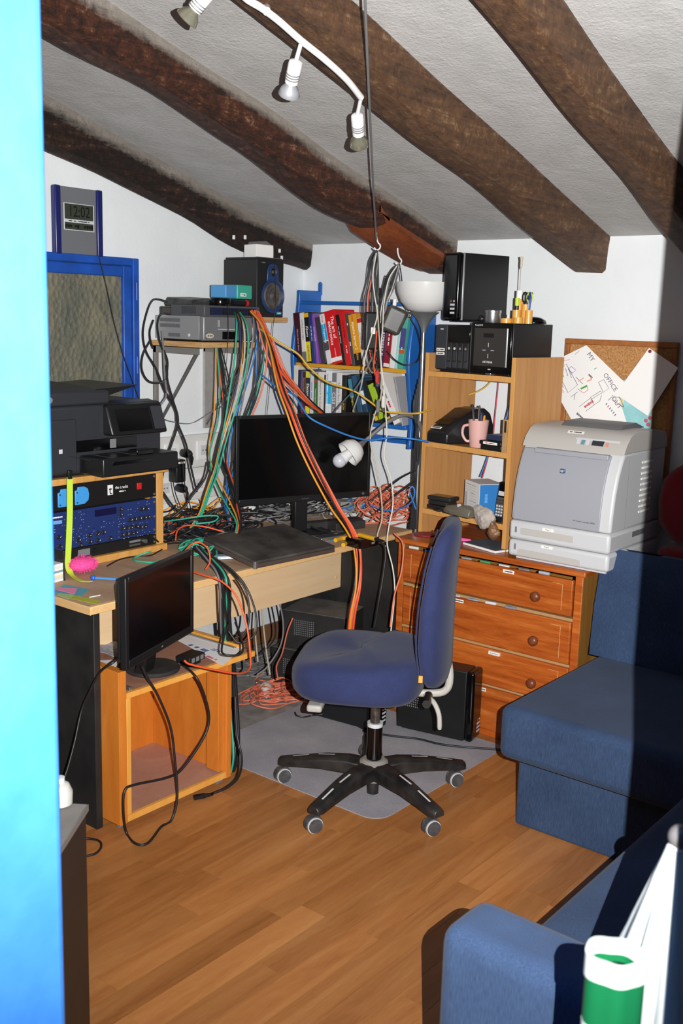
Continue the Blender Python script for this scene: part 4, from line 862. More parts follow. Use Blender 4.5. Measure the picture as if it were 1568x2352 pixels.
bx('body', BLACK, t, -0.005, -0.055, -0.07, 0.05, 0.0, 0.03, 0.006, seg=3); bx('label', PAPER, t, 0.005, -0.0556, 0.014, 0.042, -0.0548, 0.022, 0)

# ================================================================== BLUE BOOKCASE on the back wall
BKX, BKY = -3.31, 3.74
def bk_x(px): return (px - 683) * 0.00256
t = T('wall_bookcase', 'blue wall-hung bookcase with a yellow shelf on the back wall', 'bookcase', (BKX, BKY, 1.05))
H = 0.69
def wavy(xa, xb, name, zlo, zhi, ph):
    rings = []
    for i in range(25):
        z = zlo + (zhi - zlo) * i / 24; f = 0.018 * math.sin(z * 11 + ph)
        rings.append([(xa, f, z), (xb, f, z), (xb, 0.178, z), (xa, 0.178, z)])
    return MB().loft(rings).build(name, BLUEP, t, bevel=0.004, smooth=60)
wavy(-0.018, 0.0, 'side_panel', 0.0, H, 0.5); wavy(0.655, 0.674, 'side_panel', 0.0, H, 0.5)
m = MB(); m.prism([(-0.012, H - 0.02), (0.004, H - 0.02), (0.004, H + 0.035), (-0.004, H + 0.044), (-0.012, H + 0.035)], 0.165, 0.178, 'y'); m.build('hanging_ear', BLUEP, t)
MB().cyl((0.0, 0.04, 0.632), (0.655, 0.04, 0.632), 0.009, n=14).build('guard_rail', BLUEP, t)
bx('shelf_board', YELLOW, t, 0, 0.0, 0.334, 0.655, 0.17, 0.352, 0.002); bx('shelf_board', BLUEP, t, 0, 0.0, 0.085, 0.655, 0.17, 0.103, 0.002); bx('lower_rail', BLUEP, t, 0, 0.15, 0.0, 0.655, 0.17, 0.03, 0.002)
def book(label, xp, lean, th, h, col, texts=(), d=0.15, z=0.352, pivot='L', name='book', y0=-0.015, bands=()):
    """upright book: xp is where it touches the shelf, lean in degrees to the left"""
    b = T(name, label, 'book', (BKX + xp, BKY + y0, 1.05 + z + 0.0004))
    b.rotation_euler = (0, rad(-lean), 0)
    cm = plain('cover_' + col.strip('#'), col, 0.4)
    x0 = 0 if pivot == 'L' else -th
    bx('cover', cm, b, x0, 0, 0, x0 + th, d, h, 0.0015)
    bx('pages', PAPER, b, x0 + 0.002, 0.004, h - 0.0015, x0 + th - 0.002, d - 0.001, h + 0.0004, 0)
    for (z0, z1, c) in bands: bx('spine_band', plain('cover_' + c.strip('#'), c, 0.4), b, x0 + 0.0005, -0.0005, z0 * h, x0 + th - 0.0005, 0.001, z1 * h, 0)
    for (s_, size, c, zf, xf) in texts:
        lettering(s_, size, plain('print_' + c.strip('#'), c, 0.6), b, (x0 + th * xf, -0.0009, h * zf), (90, 90, 0), name='spine_lettering')
    return b
Q = 0.00256 / 5.6                       # zoomed pixel to metres
up = [('dark maroon book at the left end of the upper shelf', 112, 7, 0.036, 0.232, '#3d1024', [('Ubuntu Server Book', 0.012, '#c9b8bc', 0.45, 0.5)], ()),
      ('white book with grey lettering and a grey foot', 198, 7, 0.026, 0.232, '#dedbd8', [('HTML5 and CSS3', 0.013, '#55575c', 0.66, 0.5)], ((0.0, 0.22, '#6d7075'),)),
      ('black book with a yellow lower spine on the upper shelf', 285, 7, 0.028, 0.235, '#17171a', [('jQuery', 0.018, '#f2f2f2', 0.62, 0.55), ('LEARNING', 0.015, '#222222', 0.2, 0.5)], ((0.03, 0.42, '#ead02a'), (0.90, 0.985, '#e3b023'))),
      ('royal blue book beside the black and yellow one', 352, 8, 0.020, 0.23, '#27387e', [('~Pro PHP and MySQL', 0.008, '#c9cfea', 0.6, 0.5)], ()),
      ('slim purple book leaning on the upper shelf', 398, 9, 0.013, 0.228, '#8a55ad', [('~Beginning Programming', 0.006, '#e2cff0', 0.6, 0.5)], ()),
      ('dark grey book leaning beside the slim purple one', 432, 13, 0.030, 0.216, '#3c3840', [], ()),
      ('white book with a cyan spine panel leaning on the upper shelf', 502, 14, 0.029, 0.232, '#dcdde0', [('C++ Programming', 0.012, '#ffffff', 0.62, 0.5), ('Wrox', 0.013, '#c02a30', 0.90, 0.5)], ((0.47, 0.80, '#2aa0da'), (0.27, 0.45, '#4a4a4e'))),
      ('thick red book with a big white title', 566, 14, 0.062, 0.245, '#d01a20', [('The art of', 0.025, '#ffffff', 0.68, 0.68), ('electronics', 0.025, '#ffffff', 0.58, 0.36), ('Horowitz & Hill', 0.007, '#ffffff', 0.2, 0.5)], ((0.045, 0.12, '#f1efec'),)),
      ('thin black book right of the thick red one', 698, 14, 0.018, 0.232, '#221618', [('~Sams Teach Yourself', 0.008, '#d8c0b8', 0.6, 0.5)], ()),
      ('plain bright red book between two dark books', 735, 13, 0.032, 0.24, '#cf1c1e', [('~Guide to Networks', 0.009, '#5a0f10', 0.68, 0.5), ('~Red Press', 0.008, '#f3d5d0', 0.3, 0.5)], ()),
      ('grey book with white spine marks', 800, 13, 0.018, 0.235, '#4a4648', [('~PHP', 0.012, '#eeeeee', 0.42, 0.5), ('~LJ', 0.01, '#eeeeee', 0.8, 0.5)], ()),
      ('thick orange-yellow book with a black foot', 838, 13, 0.042, 0.232, '#dd9a22', [('Apache Server 2', 0.019, '#fbf3dd', 0.58, 0.5), ('Bible', 0.015, '#e3b03a', 0.17, 0.5), ('100%', 0.015, '#b33122', 0.93, 0.5)], ((0.0, 0.24, '#1b1715'),)),
      ('white book with a red top edge', 925, 12, 0.029, 0.218, '#e4e0dc', [('MySQL Workbench', 0.008, '#b02028', 0.66, 0.7), ('Data Modeling & Development', 0.007, '#33406a', 0.5, 0.3)], ((0.9, 0.99, '#c3222a'),)),
      ('mid-grey book behind the hanging leads', 985, 10, 0.022, 0.205, '#6d6a6b', [], ())]
def pack(rows, x, z):                  # set the books side by side so that each leans on its neighbour
    prev = None
    for (lb, xz, lean, th, h, col, tx, bd_) in rows:
        if prev: x += prev[1] / math.cos(rad(prev[0])) + max(0, prev[2] * (math.tan(rad(lean)) - math.tan(rad(prev[0])))) + 0.0006
        book(lb, x, lean, th, h, col, tx, z=z, bands=bd_); prev = (lean, th, h)
    return x
pack(up, 0.020, 0.352)
book('black book standing in the middle of the upper shelf behind the leads', 0.470, 0, 0.024, 0.20, '#1e1d22', [])
book('dark purple book with bold white capitals', 0.530, -5, 0.032, 0.222, '#3b2148', [('RASPBERRY PI', 0.019, '#f2f2f2', 0.50, 0.5)], pivot='R')
book('maroon book with white spine stripes', 0.5625, -5, 0.032, 0.225, '#8e1c2c', [('~IN THE RED', 0.010, '#ffffff', 0.55, 0.5)], pivot='R', bands=((0.02, 0.09, '#e9dcd8'),))
book('plain white book right of the maroon one', 0.5900, -5, 0.027, 0.215, '#e2e2e0', pivot='R'); book('pale aqua slim book', 0.6055, -5, 0.015, 0.215, '#a6d3cf', pivot='R')
book('teal and violet book at the right end of the upper shelf', 0.636, -5, 0.030, 0.220, '#4aa595', [('~04', 0.012, '#ddd6ef', 0.4, 0.5)], pivot='R', bands=((0.40, 0.80, '#4a4780'), (0.30, 0.38, '#c1582c')))
Q2 = 0.00256 / 5.227
lo = [('cream spined book at the left end of the lower shelf', 92, 0, 0.026, 0.235, '#d7d3c8', [], ()), ('dark navy book on the lower shelf', 166, 0, 0.020, 0.215, '#20203c', [], ()), ('violet and white striped slim book', 208, 0, 0.008, 0.21, '#5a4a88', [], ()),
      ('brown and maroon electronics projects book', 226, 0, 0.020, 0.208, '#3a2018', [('Electronic Projects', 0.010, '#e0a53a', 0.68, 0.5)], ((0.0, 0.35, '#6d1530'),)),
      ('navy book with yellow ends and a white title', 272, 0, 0.027, 0.21, '#20243c', [('Electronics', 0.022, '#ffffff', 0.50, 0.5)], ((0.86, 1.0, '#d5cf45'), (0.0, 0.22, '#e6d42c'))), ('pale lavender white book', 328, 0, 0.022, 0.208, '#d0cfdc', [('~Practical Design', 0.009, '#8888a0', 0.6, 0.5)], ()),
      ('green practical electronics book', 394, 0, 0.025, 0.204, '#356a36', [('Practical Electronics', 0.010, '#dfe8d8', 0.45, 0.5)], ((0.80, 0.84, '#c03a2c'),)), ('thick white book with small dark red lettering', 462, 0, 0.036, 0.212, '#ddd9d4', [('Raspberry Pi User Guide', 0.012, '#55303a', 0.5, 0.45)], ()),
      ('thin dark book before the cyan one', 555, 0, 0.010, 0.20, '#2c2c30', [], ()), ('white book with a cyan spine panel on the lower shelf', 578, 0, 0.036, 0.222, '#dfe6ea', [('Wrox', 0.012, '#c02a30', 0.86, 0.3), ('~Beginning Programming', 0.010, '#ffffff', 0.5, 0.3)], ((0.30, 0.78, '#35aede'),)),
      ('grey book with big white letters on the lower shelf', 655, 0, 0.027, 0.212, '#75737a', [('CSS3', 0.026, '#f2f2f2', 0.45, 0.5), ('IN DEPTH', 0.012, '#e0e0e0', 0.14, 0.5)], ((0.70, 0.80, '#e6e6e6'),)), ('white book with a long grey title next to the black and gold one', 712, 0, 0.032, 0.215, '#d9d8d8', [('A Quick-Start Guide', 0.015, '#5a5a66', 0.50, 0.5)], ()),
      ('black book with a small gold title', 782, 0, 0.026, 0.205, '#1c1a18', [('JSON', 0.014, '#e0b53a', 0.30, 0.5)], ())]
pack(lo, -0.0395 + 0.041, 0.103)
book('teal and black programming book with yellow lettering leaning left', 0.374, 13, 0.022, 0.212, '#1e2a33', [('Programming', 0.014, '#e3d13a', 0.35, 0.5)], z=0.103, bands=((0.5, 0.9, '#3a86a0'),))
book('picture-covered blue book leaning left', 0.406, 15, 0.026, 0.21, '#28506e', z=0.103)
book('dark blue and white book leaning on the picture-covered one', 0.446, 18, 0.022, 0.205, '#20405a', z=0.103, bands=((0.4, 0.7, '#dfe6ea'),))
book('black and yellow book leaning far over', 0.501, 25, 0.020, 0.20, '#1d1b1a', z=0.103, bands=((0.05, 0.22, '#d8b52c'),))
book('lime green book leaning far over', 0.527, 26, 0.034, 0.185, '#9fc22c', [('~Hacker', 0.013, '#2c3a12', 0.5, 0.5)], z=0.103, bands=((0.0, 0.1, '#222222'),))
book('black book with a yellow foot leaning on the lime one', 0.570, 27, 0.024, 0.20, '#232122', z=0.103, bands=((0.02, 0.16, '#d9b83a'),))
book('white book with red lettering leaning far over', 0.602, 28, 0.034, 0.235, '#e5e2e0', [('~Computer Press', 0.009, '#55555f', 0.66, 0.5), ('~RED', 0.02, '#b8202c', 0.4, 0.5)], z=0.103)
book('grey booklet leaning behind the white and red book', 0.644, 14, 0.006, 0.22, '#a3a4a8', z=0.103)
# ================================================================== THINGS ON THE SHELF UNIT
Z1, Z2, Z3, ZN = 0.6745, 0.3855, 0.1055, 0.0
t = T('nas_drive', 'black four-bay network drive with two label strips in the shelf unit', 'network drive', U(0.045, 0.012, Z1), URZ)
bx('case', BLACK, t, 0.0, 0.004, 0.008, 0.183, 0.23, 0.188, 0.004); bx('foot', BLACK, t, 0.01, 0.02, 0, 0.17, 0.21, 0.008)
bx('side_strip', DARK, t, 0.0, 0.0, 0.012, 0.058, 0.005, 0.186, 0.003); bx('display_panel', GLOSS, t, 0.060, 0.0, 0.122, 0.178, 0.005, 0.184, 0.002)
for k in range(4):
    x = 0.062 + k * 0.0292; b = bx('drive_bay', BLACKM, t, x, -0.004, 0.016, x + 0.026, 0.005, 0.118, 0.003)
    MB().cyl((x + 0.013, -0.0052, 0.095), (x + 0.013, -0.0035, 0.095), 0.0055, n=14).build('lock', LIGHT if k < 2 else MID, b); bx('bay_latch', DARK, b, x + 0.004, -0.0055, 0.02, x + 0.022, -0.004, 0.042, 0.001); bx('bay_vent', DARK, b, x + 0.006, -0.0048, 0.048, x + 0.020, -0.004, 0.085, 0)
for k, s_ in enumerate(('~NAS BACKUP', '~STORAGES')):
    l = bx('label_strip', LBL, t, 0.004, -0.001, 0.083 - k * 0.016, 0.048, 0.001, 0.094 - k * 0.016, 0); lettering(s_, 0.007, INK, l, (0.026, -0.0014, 0.0885 - k * 0.016))
lettering('~QNAP', 0.008, LIGHT, t, (0.03, -0.0006, 0.17))
t = T('nas_drive', 'wide black network drive with a dark mirrored door in the shelf unit', 'network drive', U(0.236, 0.006, Z1), URZ)
bx('case', BLACK, t, 0, 0.01, 0.01, 0.200, 0.25, 0.199, 0.003); bx('foot', SILVER, t, 0.06, 0.02, 0, 0.09, 0.05, 0.010, 0.003); bx('foot', BLACK, t, 0.15, 0.02, 0, 0.18, 0.2, 0.010); bx('foot', BLACK, t, 0.02, 0.1, 0, 0.05, 0.22, 0.010)
fr = bx('front_frame', GLOSS, t, 0, -0.002, 0.008, 0.200, 0.01, 0.200, 0.004, seg=3)
d = bx('front_door', plain('door_smoke', '#4b4846', 0.25, metal=0.5), t, 0.018, -0.005, 0.034, 0.180, -0.001, 0.180, 0.002); bx('door_edge', SILVER, d, 0.178, -0.0055, 0.034, 0.1805, -0.001, 0.180, 0)
bx('display', BLACK, d, 0.066, -0.0058, 0.144, 0.118, -0.0045, 0.160, 0); lettering('NETGEAR', 0.011, WHITE, d, (0.092, -0.0056, 0.050))
for (a0, b0, a1, b1) in ((0.091, 0.108, 0.0935, 0.124), (0.091, 0.066, 0.0935, 0.082), (0.064, 0.0945, 0.080, 0.0965), (0.105, 0.0945, 0.121, 0.0965)): bx('indicator_bar', LIGHT, d, a0, -0.0056, b0, a1, -0.0045, b1, 0)
lettering('ReadyNAS', 0.009, LIGHT, t, (0.038, -0.0026, 0.190)); bx('power_light', LIGHT, t, 0.093, -0.0028, 0.021, 0.106, -0.0015, 0.025, 0)
t = tower('glossy black small tower standing upright on the two network drives', U(0.060, 0.035, 0.8747), -14, 0.27, 0.085, 0.268)
def tube_cup(parent, x, y, r, h, mat, name='cup'):
    return MB().lathe([(r * 0.6, 0.0), (r, 0.0), (r, h), (r - 0.003, h), (r - 0.003, 0.006), (0.0001, 0.006)], (x, y, 0), n=24).build(name, mat, parent, smooth=40)
t = T('pen_holder', 'cluster of honey-yellow wooden tubes as a pen holder on the wide network drive', 'pen holder', U(0.345, 0.055, 0.8747), URZ)
HON = plain('honey_wood', '#dca04a', 0.35)
for (x, y, r, h) in ((0.020, 0.0, 0.0225, 0.018), (0.037, 0.05, 0.0165, 0.092), (0.058, 0.012, 0.016, 0.050), (0.070, 0.05, 0.0165, 0.072), (0.080, -0.004, 0.018, 0.022), (0.104, 0.028, 0.0145, 0.050)): tube_cup(t, x, y, r, h, HON)
def PH(x, y, z): a = rad(URZ); o = U(0.345, 0.055, 0.8747); return Vector((o.x + x * math.cos(a) - y * math.sin(a), o.y + x * math.sin(a) + y * math.cos(a), o.z + z))
def pen(label, p, top, col, cap, r=0.0038, cat='pen', name='pen'):
    p = Vector(p); top = Vector(top); d_ = top - p; t_ = T(name, label, cat, p)
    MB().tube([(0, 0, 0), d_ * 0.72], [r, r], 8).build('barrel', plain('pen_' + col.strip('#'), col, 0.35), t_); MB().tube([d_ * 0.70, d_ * 0.96, d_], [r * 1.25, r * 1.2, r * 0.5], 8).build('cap', plain('pen_' + cap.strip('#'), cap, 0.35), t_); return t_
pen('blue ballpoint with a clear barrel beside the green scissors', PH(0.098, 0.03, 0.012), PH(0.100, 0.034, 0.118), '#c9d0d8', '#1c2f8e')
pen('all-blue ballpoint in the rightmost honey-yellow tube', PH(0.108, 0.022, 0.012), PH(0.114, 0.02, 0.104), '#2a4aa0', '#1f3a90')
pen('dark grey marker behind the blue ballpoints', PH(0.068, 0.056, 0.012), PH(0.088, 0.062, 0.118), '#3a3a3c', '#2a2a2c')
m = T('highlighter', 'lime highlighter with a black body in a wooden tube', 'highlighter', PH(0.058, 0.012, 0.008)); MB().cyl((0, 0, 0), (0, 0, 0.058), 0.008, n=14).build('body', BLACK, m); MB().cyl((0, 0, 0.058), (0, 0, 0.088), 0.0085, n=14).build('cap', GREEN, m)
m = T('scissors', 'scissors with lime green handles in a wooden tube', 'scissors', PH(0.078, 0.048, 0.01), URZ); bx('blades', STEEL, m, -0.008, -0.001, 0, 0.004, 0.001, 0.07, 0)
for dx in (-0.012, 0.010):
    MB().tube([(dx + 0.012 * math.cos(a), 0.0, 0.088 + 0.019 * math.sin(a)) for a in [2 * math.pi * k / 18 for k in range(18)]], 0.0032, 6, closed=True).build('handle', GREEN if dx > 0 else BLACK, m)
m = T('paper_roll', 'rolled white paper standing in the tallest wooden tube', 'paper roll', PH(0.037, 0.05, 0.007), URZ); MB().lathe([(0.0125, 0), (0.0125, 0.117), (0.0105, 0.117), (0.0105, 0.0), (0.0125, 0)], n=18).build('roll', PAPER, m)
m = T('paintbrush', 'thin paintbrush standing bristles up in the tallest wooden tube', 'paintbrush', PH(0.037, 0.05, 0.01)); MB().cyl((0, 0, 0), (-0.002, 0.0, 0.20), 0.0016, n=8).build('handle', STEEL, m); MB().lathe([(0.002, 0.195), (0.005, 0.205), (0.005, 0.228), (0.007, 0.24), (0.0001, 0.241)], n=10).build('bristles', plain('bristle', '#c9bda8', 0.8), m)
t = T('steel_tin', 'round steel tin in front of the small tower', 'tin', U(0.297, 0.055, 0.8747)); MB().lathe([(0.030, 0), (0.031, 0.002), (0.031, 0.036), (0.033, 0.037), (0.033, 0.046), (0.031, 0.048), (0.0001, 0.048)], n=32).build('tin', SILVER, t)
t = T('adapter_lead', 'small black cable puck beside the steel tin', 'adapter', U(0.255, 0.04, 0.8747), URZ); MB().sphere((0, 0, 0.014), 0.014, 14, 8, (1.1, 1.1, 1)).build('puck', BLACK, t)
t = T('pen_tube', 'slim white stub standing beside the wooden tubes', 'eraser', U(0.336, 0.10, 0.8747)); MB().lathe([(0.006, 0), (0.006, 0.012), (0.003, 0.014), (0.003, 0.034), (0.0001, 0.035)], n=12).build('stub', WHITE, t)
t = T('computer_mouse', 'glossy black computer mouse behind the wooden tubes', 'mouse', U(0.415, 0.16, 0.8747), 20)
MB().lathe([(0.048, 0.0), (0.05, 0.004), (0.045, 0.014), (0.028, 0.024), (0.0001, 0.028)], (0, 0, 0), (0, 0, 1), 24).build('shell', GLOSS, t, smooth=80)
# middle shelf
t = T('label_printer', 'black wedge-shaped label printer on the middle shelf', 'label printer', U(0.024, 0.008, Z2), URZ)
m = MB(); sec = lambda y, wl, wr, h0, h1: [(wl, y, 0.0), (wr, y, 0.0), (wr, y, h0), (wr - 0.02, y, h1), (wl + 0.03, y, h1), (wl, y, h0)]
m.loft([sec(-0.012, 0.004, 0.115, 0.040, 0.046), sec(0.01, 0.0, 0.122, 0.052, 0.068), sec(0.06, 0.0, 0.150, 0.080, 0.105), sec(0.12, 0.002, 0.165, 0.095, 0.138), sec(0.18, 0.004, 0.168, 0.095, 0.142), sec(0.22, 0.01, 0.165, 0.07, 0.12)]); m.build('body', plain('labelprinter_black', '#1d1d1e', 0.3), t, bevel=0.008, seg=3)
l = MB().add([(0.018, -0.0045, 0.0585), (0.075, -0.0045, 0.0585), (0.075, 0.004, 0.066), (0.018, 0.004, 0.066)], [(0, 1, 2, 3)]).build('label_strip', LBL, t); lettering('~QL-Labels', 0.009, INK, l, (0.046, -0.001, 0.0632), (42, 0, 0))
MB().add([(0.02, 0.016, 0.0775), (0.10, 0.016, 0.0775), (0.108, 0.042, 0.0955), (0.03, 0.042, 0.0955)], [(0, 1, 2, 3)]).build('paper_slot', GLOSS, t)
t = T('mug', 'pale pink mug full of pens on the middle shelf', 'mug', U(0.262, 0.045, Z2)); PMUG = plain('mug_pink', '#d9a9a2', 0.3)
MB().lathe([(0.030, 0), (0.032, 0.002), (0.036, 0.05), (0.0415, 0.108), (0.0385, 0.108), (0.033, 0.05), (0.028, 0.008), (0.0001, 0.008)], n=32).build('cup', PMUG, t, smooth=50)
MB().tube(smooth_path([(-0.034, -0.015, 0.088), (-0.052, -0.026, 0.080), (-0.055, -0.028, 0.05), (-0.042, -0.022, 0.025), (-0.030, -0.013, 0.022)]), 0.0055, 8).build('handle', PMUG, t)
mc = U(0.262, 0.045, Z2)
for k, (dx, dy, tx, ty, h, c1, c2, lb) in enumerate(((-0.015, 0, -0.038, 0.01, 0.168, '#4a4a4c', '#3a3a3c', 'steel-grey ballpoint leaning out of the pink mug'), (-0.008, 0.015, -0.012, 0.02, 0.165, '#6b6058', '#575049', 'brown pencil-thin pen upright in the pink mug'), (0.002, 0.01, 0.0, 0.012, 0.150, '#23242c', '#16161a', 'black pen in the middle of the pink mug'), (0.010, 0.0, 0.012, 0.002, 0.142, '#22305e', '#1a2550', 'navy pen in the pink mug'), (0.016, 0.008, 0.020, 0.01, 0.128, '#e39a2c', '#d88a20', 'short orange pencil in the pink mug'))):
    pen(lb, mc + Vector((dx * 0.6, dy * 0.6, 0.009)), mc + Vector((tx, ty, h)), c1, c2, 0.0042)
t = T('plastic_case', 'black plastic case with a white label strip on the middle shelf', 'case', U(0.315, -0.005, Z2), URZ)
bx('base', BLACK, t, 0, 0.006, 0, 0.104, 0.09, 0.022, 0.003); bx('lid', BLACK, t, -0.003, 0, 0.022, 0.106, 0.095, 0.038, 0.004, seg=3); l = bx('label_strip', LBL, t, 0.018, -0.0008, 0.0245, 0.088, 0.001, 0.0345, 0); lettering('~HDD BACKUP 2', 0.007, RED, l, (0.053, -0.0012, 0.0295))
t = T('hard_drive_case', 'navy blue drive case stacked on the black one', 'case', U(0.332, 0.015, Z2 + 0.0385), URZ); bx('shell', plain('case_navy', '#27304e', 0.4), t, 0, 0, 0, 0.085, 0.07, 0.022, 0.004, seg=3); bx('seam', DARK, t, 0, -0.0005, 0.010, 0.085, 0.001, 0.0118, 0)
t = T('hard_drive_case', 'dark case standing on edge behind the navy blue one', 'case', U(0.396, 0.05, Z2 + 0.0), URZ); bx('shell', BLACKM, t, 0, 0, 0, 0.012, 0.10, 0.115, 0.002); bx('seam', DARK, t, 0.005, -0.0006, 0.002, 0.007, 0.001, 0.113, 0)
t = T('cardboard_box', 'narrow brown cardboard box standing at the right of the middle shelf', 'box', U(0.4245, -0.004, Z2), URZ); bx('carton', plain('cardboard', '#b08a5e', 0.8, var=0.12, scale=20), t, 0, 0, 0, 0.0215, 0.04, 0.128, 0.001); bx('print_panel', BLACKM, t, 0.008, -0.0006, 0.078, 0.018, 0.001, 0.122, 0)
# bottom shelf
t = T('carton_box', 'white and blue printed carton on the bottom shelf', 'box', U(0.290, 0.04, Z3), -34)
CB = plain('carton_blue', '#2c78bd', 0.5)
bx('carton', PAPER, t, -0.145, 0, 0, 0, 0.105, 0.133, 0.001); s_ = bx('side_panel', CB, t, -0.001, 0.001, 0.001, 0.0006, 0.104, 0.131, 0); lettering('~LED', 0.024, plain('pale_blue', '#5fa2dc', 0.5), s_, (0.0008, 0.03, 0.075), (90, 90, 90))
r2 = random.Random(3)
for k in range(9): zz = 0.118 - k * 0.011; bx('print_line', LIGHT if k % 3 else MID, t, -0.135 + (0.045 if k > 2 else 0), -0.0006, zz, -0.03 - r2.random() * 0.02, 0.001, zz + 0.0016, 0)
bx('print_box', LIGHT, t, -0.138, -0.0006, 0.028, -0.112, 0.001, 0.085, 0)
t = T('cordless_phone', 'black and silver cordless phone standing in its cradle on the bottom shelf', 'phone', U(0.398, 0.045, Z3), URZ - 2)
MB().lathe([(0.034, 0), (0.034, 0.012), (0.026, 0.022), (0.0001, 0.024)], (0.012, 0.012, 0), n=24).build('cradle', BLACK, t)
hs = MB(); hs.loft([[(-0.022, -0.012, 0.012), (0.024, -0.012, 0.012), (0.024, 0.010, 0.012), (-0.022, 0.010, 0.012)], [(-0.021, -0.004, 0.10), (0.025, -0.004, 0.10), (0.025, 0.016, 0.10), (-0.021, 0.016, 0.10)], [(-0.016, 0.0005, 0.158), (0.020, 0.0005, 0.158), (0.020, 0.019, 0.158), (-0.016, 0.019, 0.158)]])
h_ = hs.build('handset', GLOSS, t, bevel=0.007, seg=4)
sl = lambda z: -0.0128 + (z - 0.012) / 0.088 * 0.008 - 0.0004
MB().add([(-0.013, sl(0.104), 0.104), (0.017, sl(0.104), 0.104), (0.017, sl(0.132) + 0.0015, 0.132), (-0.013, sl(0.132) + 0.0015, 0.132)], [(0, 1, 2, 3)]).build('screen', LIGHT, h_)
MB().add([(-0.019, sl(0.02), 0.02), (0.021, sl(0.02), 0.02), (0.022, sl(0.098), 0.098), (-0.018, sl(0.098), 0.098)], [(0, 1, 2, 3)]).build('key_panel', SILVER, h_)
for r_ in range(6):
    for c_ in range(3): zz = 0.024 + r_ * 0.0118; xx = -0.016 + c_ * 0.0125; MB().add([(xx, sl(zz) - 0.0006, zz), (xx + 0.009, sl(zz) - 0.0006, zz), (xx + 0.009, sl(zz + 0.007) - 0.0006, zz + 0.007), (xx, sl(zz + 0.007) - 0.0006, zz + 0.007)], [(0, 1, 2, 3)]).build('key', DARK if r_ > 3 else LIGHT, h_)
for k, (x, y, z, w_, d_, h__, rz, lb) in enumerate(((0.022, 0.02, 0.0, 0.105, 0.075, 0.017, -4, 'bottom flat black phone in a stack of three'), (0.028, 0.022, 0.0175, 0.10, 0.07, 0.018, 4, 'middle flat black phone in a stack of three'), (0.024, 0.02, 0.036, 0.115, 0.072, 0.018, 9, 'top flat black phone in a stack of three'), (0.080, -0.004, 0.0, 0.045, 0.022, 0.012, -16, 'small black card reader in front of the stacked phones'))):
    t = T('mobile_phone' if k < 3 else 'card_reader', lb, 'phone' if k < 3 else 'card reader', U(x, y, Z3 + z), URZ + rz); bx('body', BLACKM, t, 0, 0, 0, w_, d_, h__, 0.005, seg=3); bx('face', GLOSS, t, 0.008, 0.008, h__ - 0.001, w_ - 0.008, d_ - 0.008, h__ + 0.0006, 0)
for k, (x, y) in enumerate(((0.135, 0.03), (0.152, 0.036), (0.128, 0.012))):
    t = T('usb_stick', ('grey stub of a memory stick beside the stacked phones', 'round-ended memory stick beside the stacked phones', 'black and white memory stick before the stacked phones')[k], 'memory stick', U(x, y, Z3), URZ - 50 + 30 * k); bx('body', (MID, BLACKM, BLACK)[k], t, 0, 0, 0, 0.034, 0.018, 0.011, 0.003, seg=3); bx('connector', (LIGHT, SILVER, WHITE)[k], t, 0.034, 0.003, 0.003, 0.046, 0.015, 0.008, 0)
t = T('barcode_scanner', 'olive-grey hand scanner lying across the bottom shelf edge', 'scanner', U(0.135, -0.012, Z3), URZ - 6)
m = MB(); sec = lambda x, w_, h_, yo: [(x, yo - w_, 0.004), (x, yo + w_, 0.004), (x, yo + w_ * 1.05, h_ * 0.5), (x, yo + w_ * 0.6, h_), (x, yo - w_ * 0.6, h_), (x, yo - w_ * 1.05, h_ * 0.5)]
m.loft([sec(0.0, 0.020, 0.022, 0.03), sec(0.02, 0.030, 0.034, 0.03), (sec(0.07, 0.036, 0.042, 0.028)), sec(0.13, 0.032, 0.046, 0.024), sec(0.165, 0.020, 0.036, 0.02)]); m.build('shell', plain('olive_grey', '#6b675a', 0.35), t, bevel=0.006, seg=3)
bx('underside', BLACK, t, 0.005, 0.0, 0, 0.155, 0.055, 0.010, 0.004, seg=3); MB().cyl((0.10, 0.0, 0.046), (0.10, 0.012, 0.046), 0.006, n=12).build('button', LIGHT, t)
def rock(name, label, c, s, mat, seed, cat='stone'):
    r = random.Random(seed); bm = bmesh.new(); bmesh.ops.create_icosphere(bm, subdivisions=3, radius=1.25)
    ph = [Vector((r.uniform(-1, 1), r.uniform(-1, 1), r.uniform(-1, 1))).normalized() for _ in range(12)]
    for v in bm.verts:
        k = 1.0
        for p in ph:
            d_ = v.co.dot(p)
            if d_ > 0.5: k = min(k, 0.62 / d_ + 0.06)
        v.co *= k * (1 + r.uniform(-0.03, 0.03)); v.co = Vector((v.co.x * s[0], v.co.y * s[1], v.co.z * s[2]))
    me = bpy.data.meshes.new(name); bm.to_mesh(me); bm.free(); me.materials.append(mat); o = bpy.data.objects.new(name, me); COL.objects.link(o); o.location = c; return tag(o, label, cat)
rock('stone', 'pale grey rough stone balanced on the bottom shelf edge', U(0.382, -0.026, Z3 + 0.018), (0.055, 0.04, 0.055), plain('stone_grey', '#aca39b', 0.95, bump=0.6, scale=60, var=0.2), 4)
rock('stone', 'brown glassy stone hanging beside the laser printer', U(0.425, -0.030, Z3 - 0.028), (0.028, 0.02, 0.04), plain('stone_brown', '#7d5a3c', 0.4, bump=0.5, scale=50, var=0.3), 9)
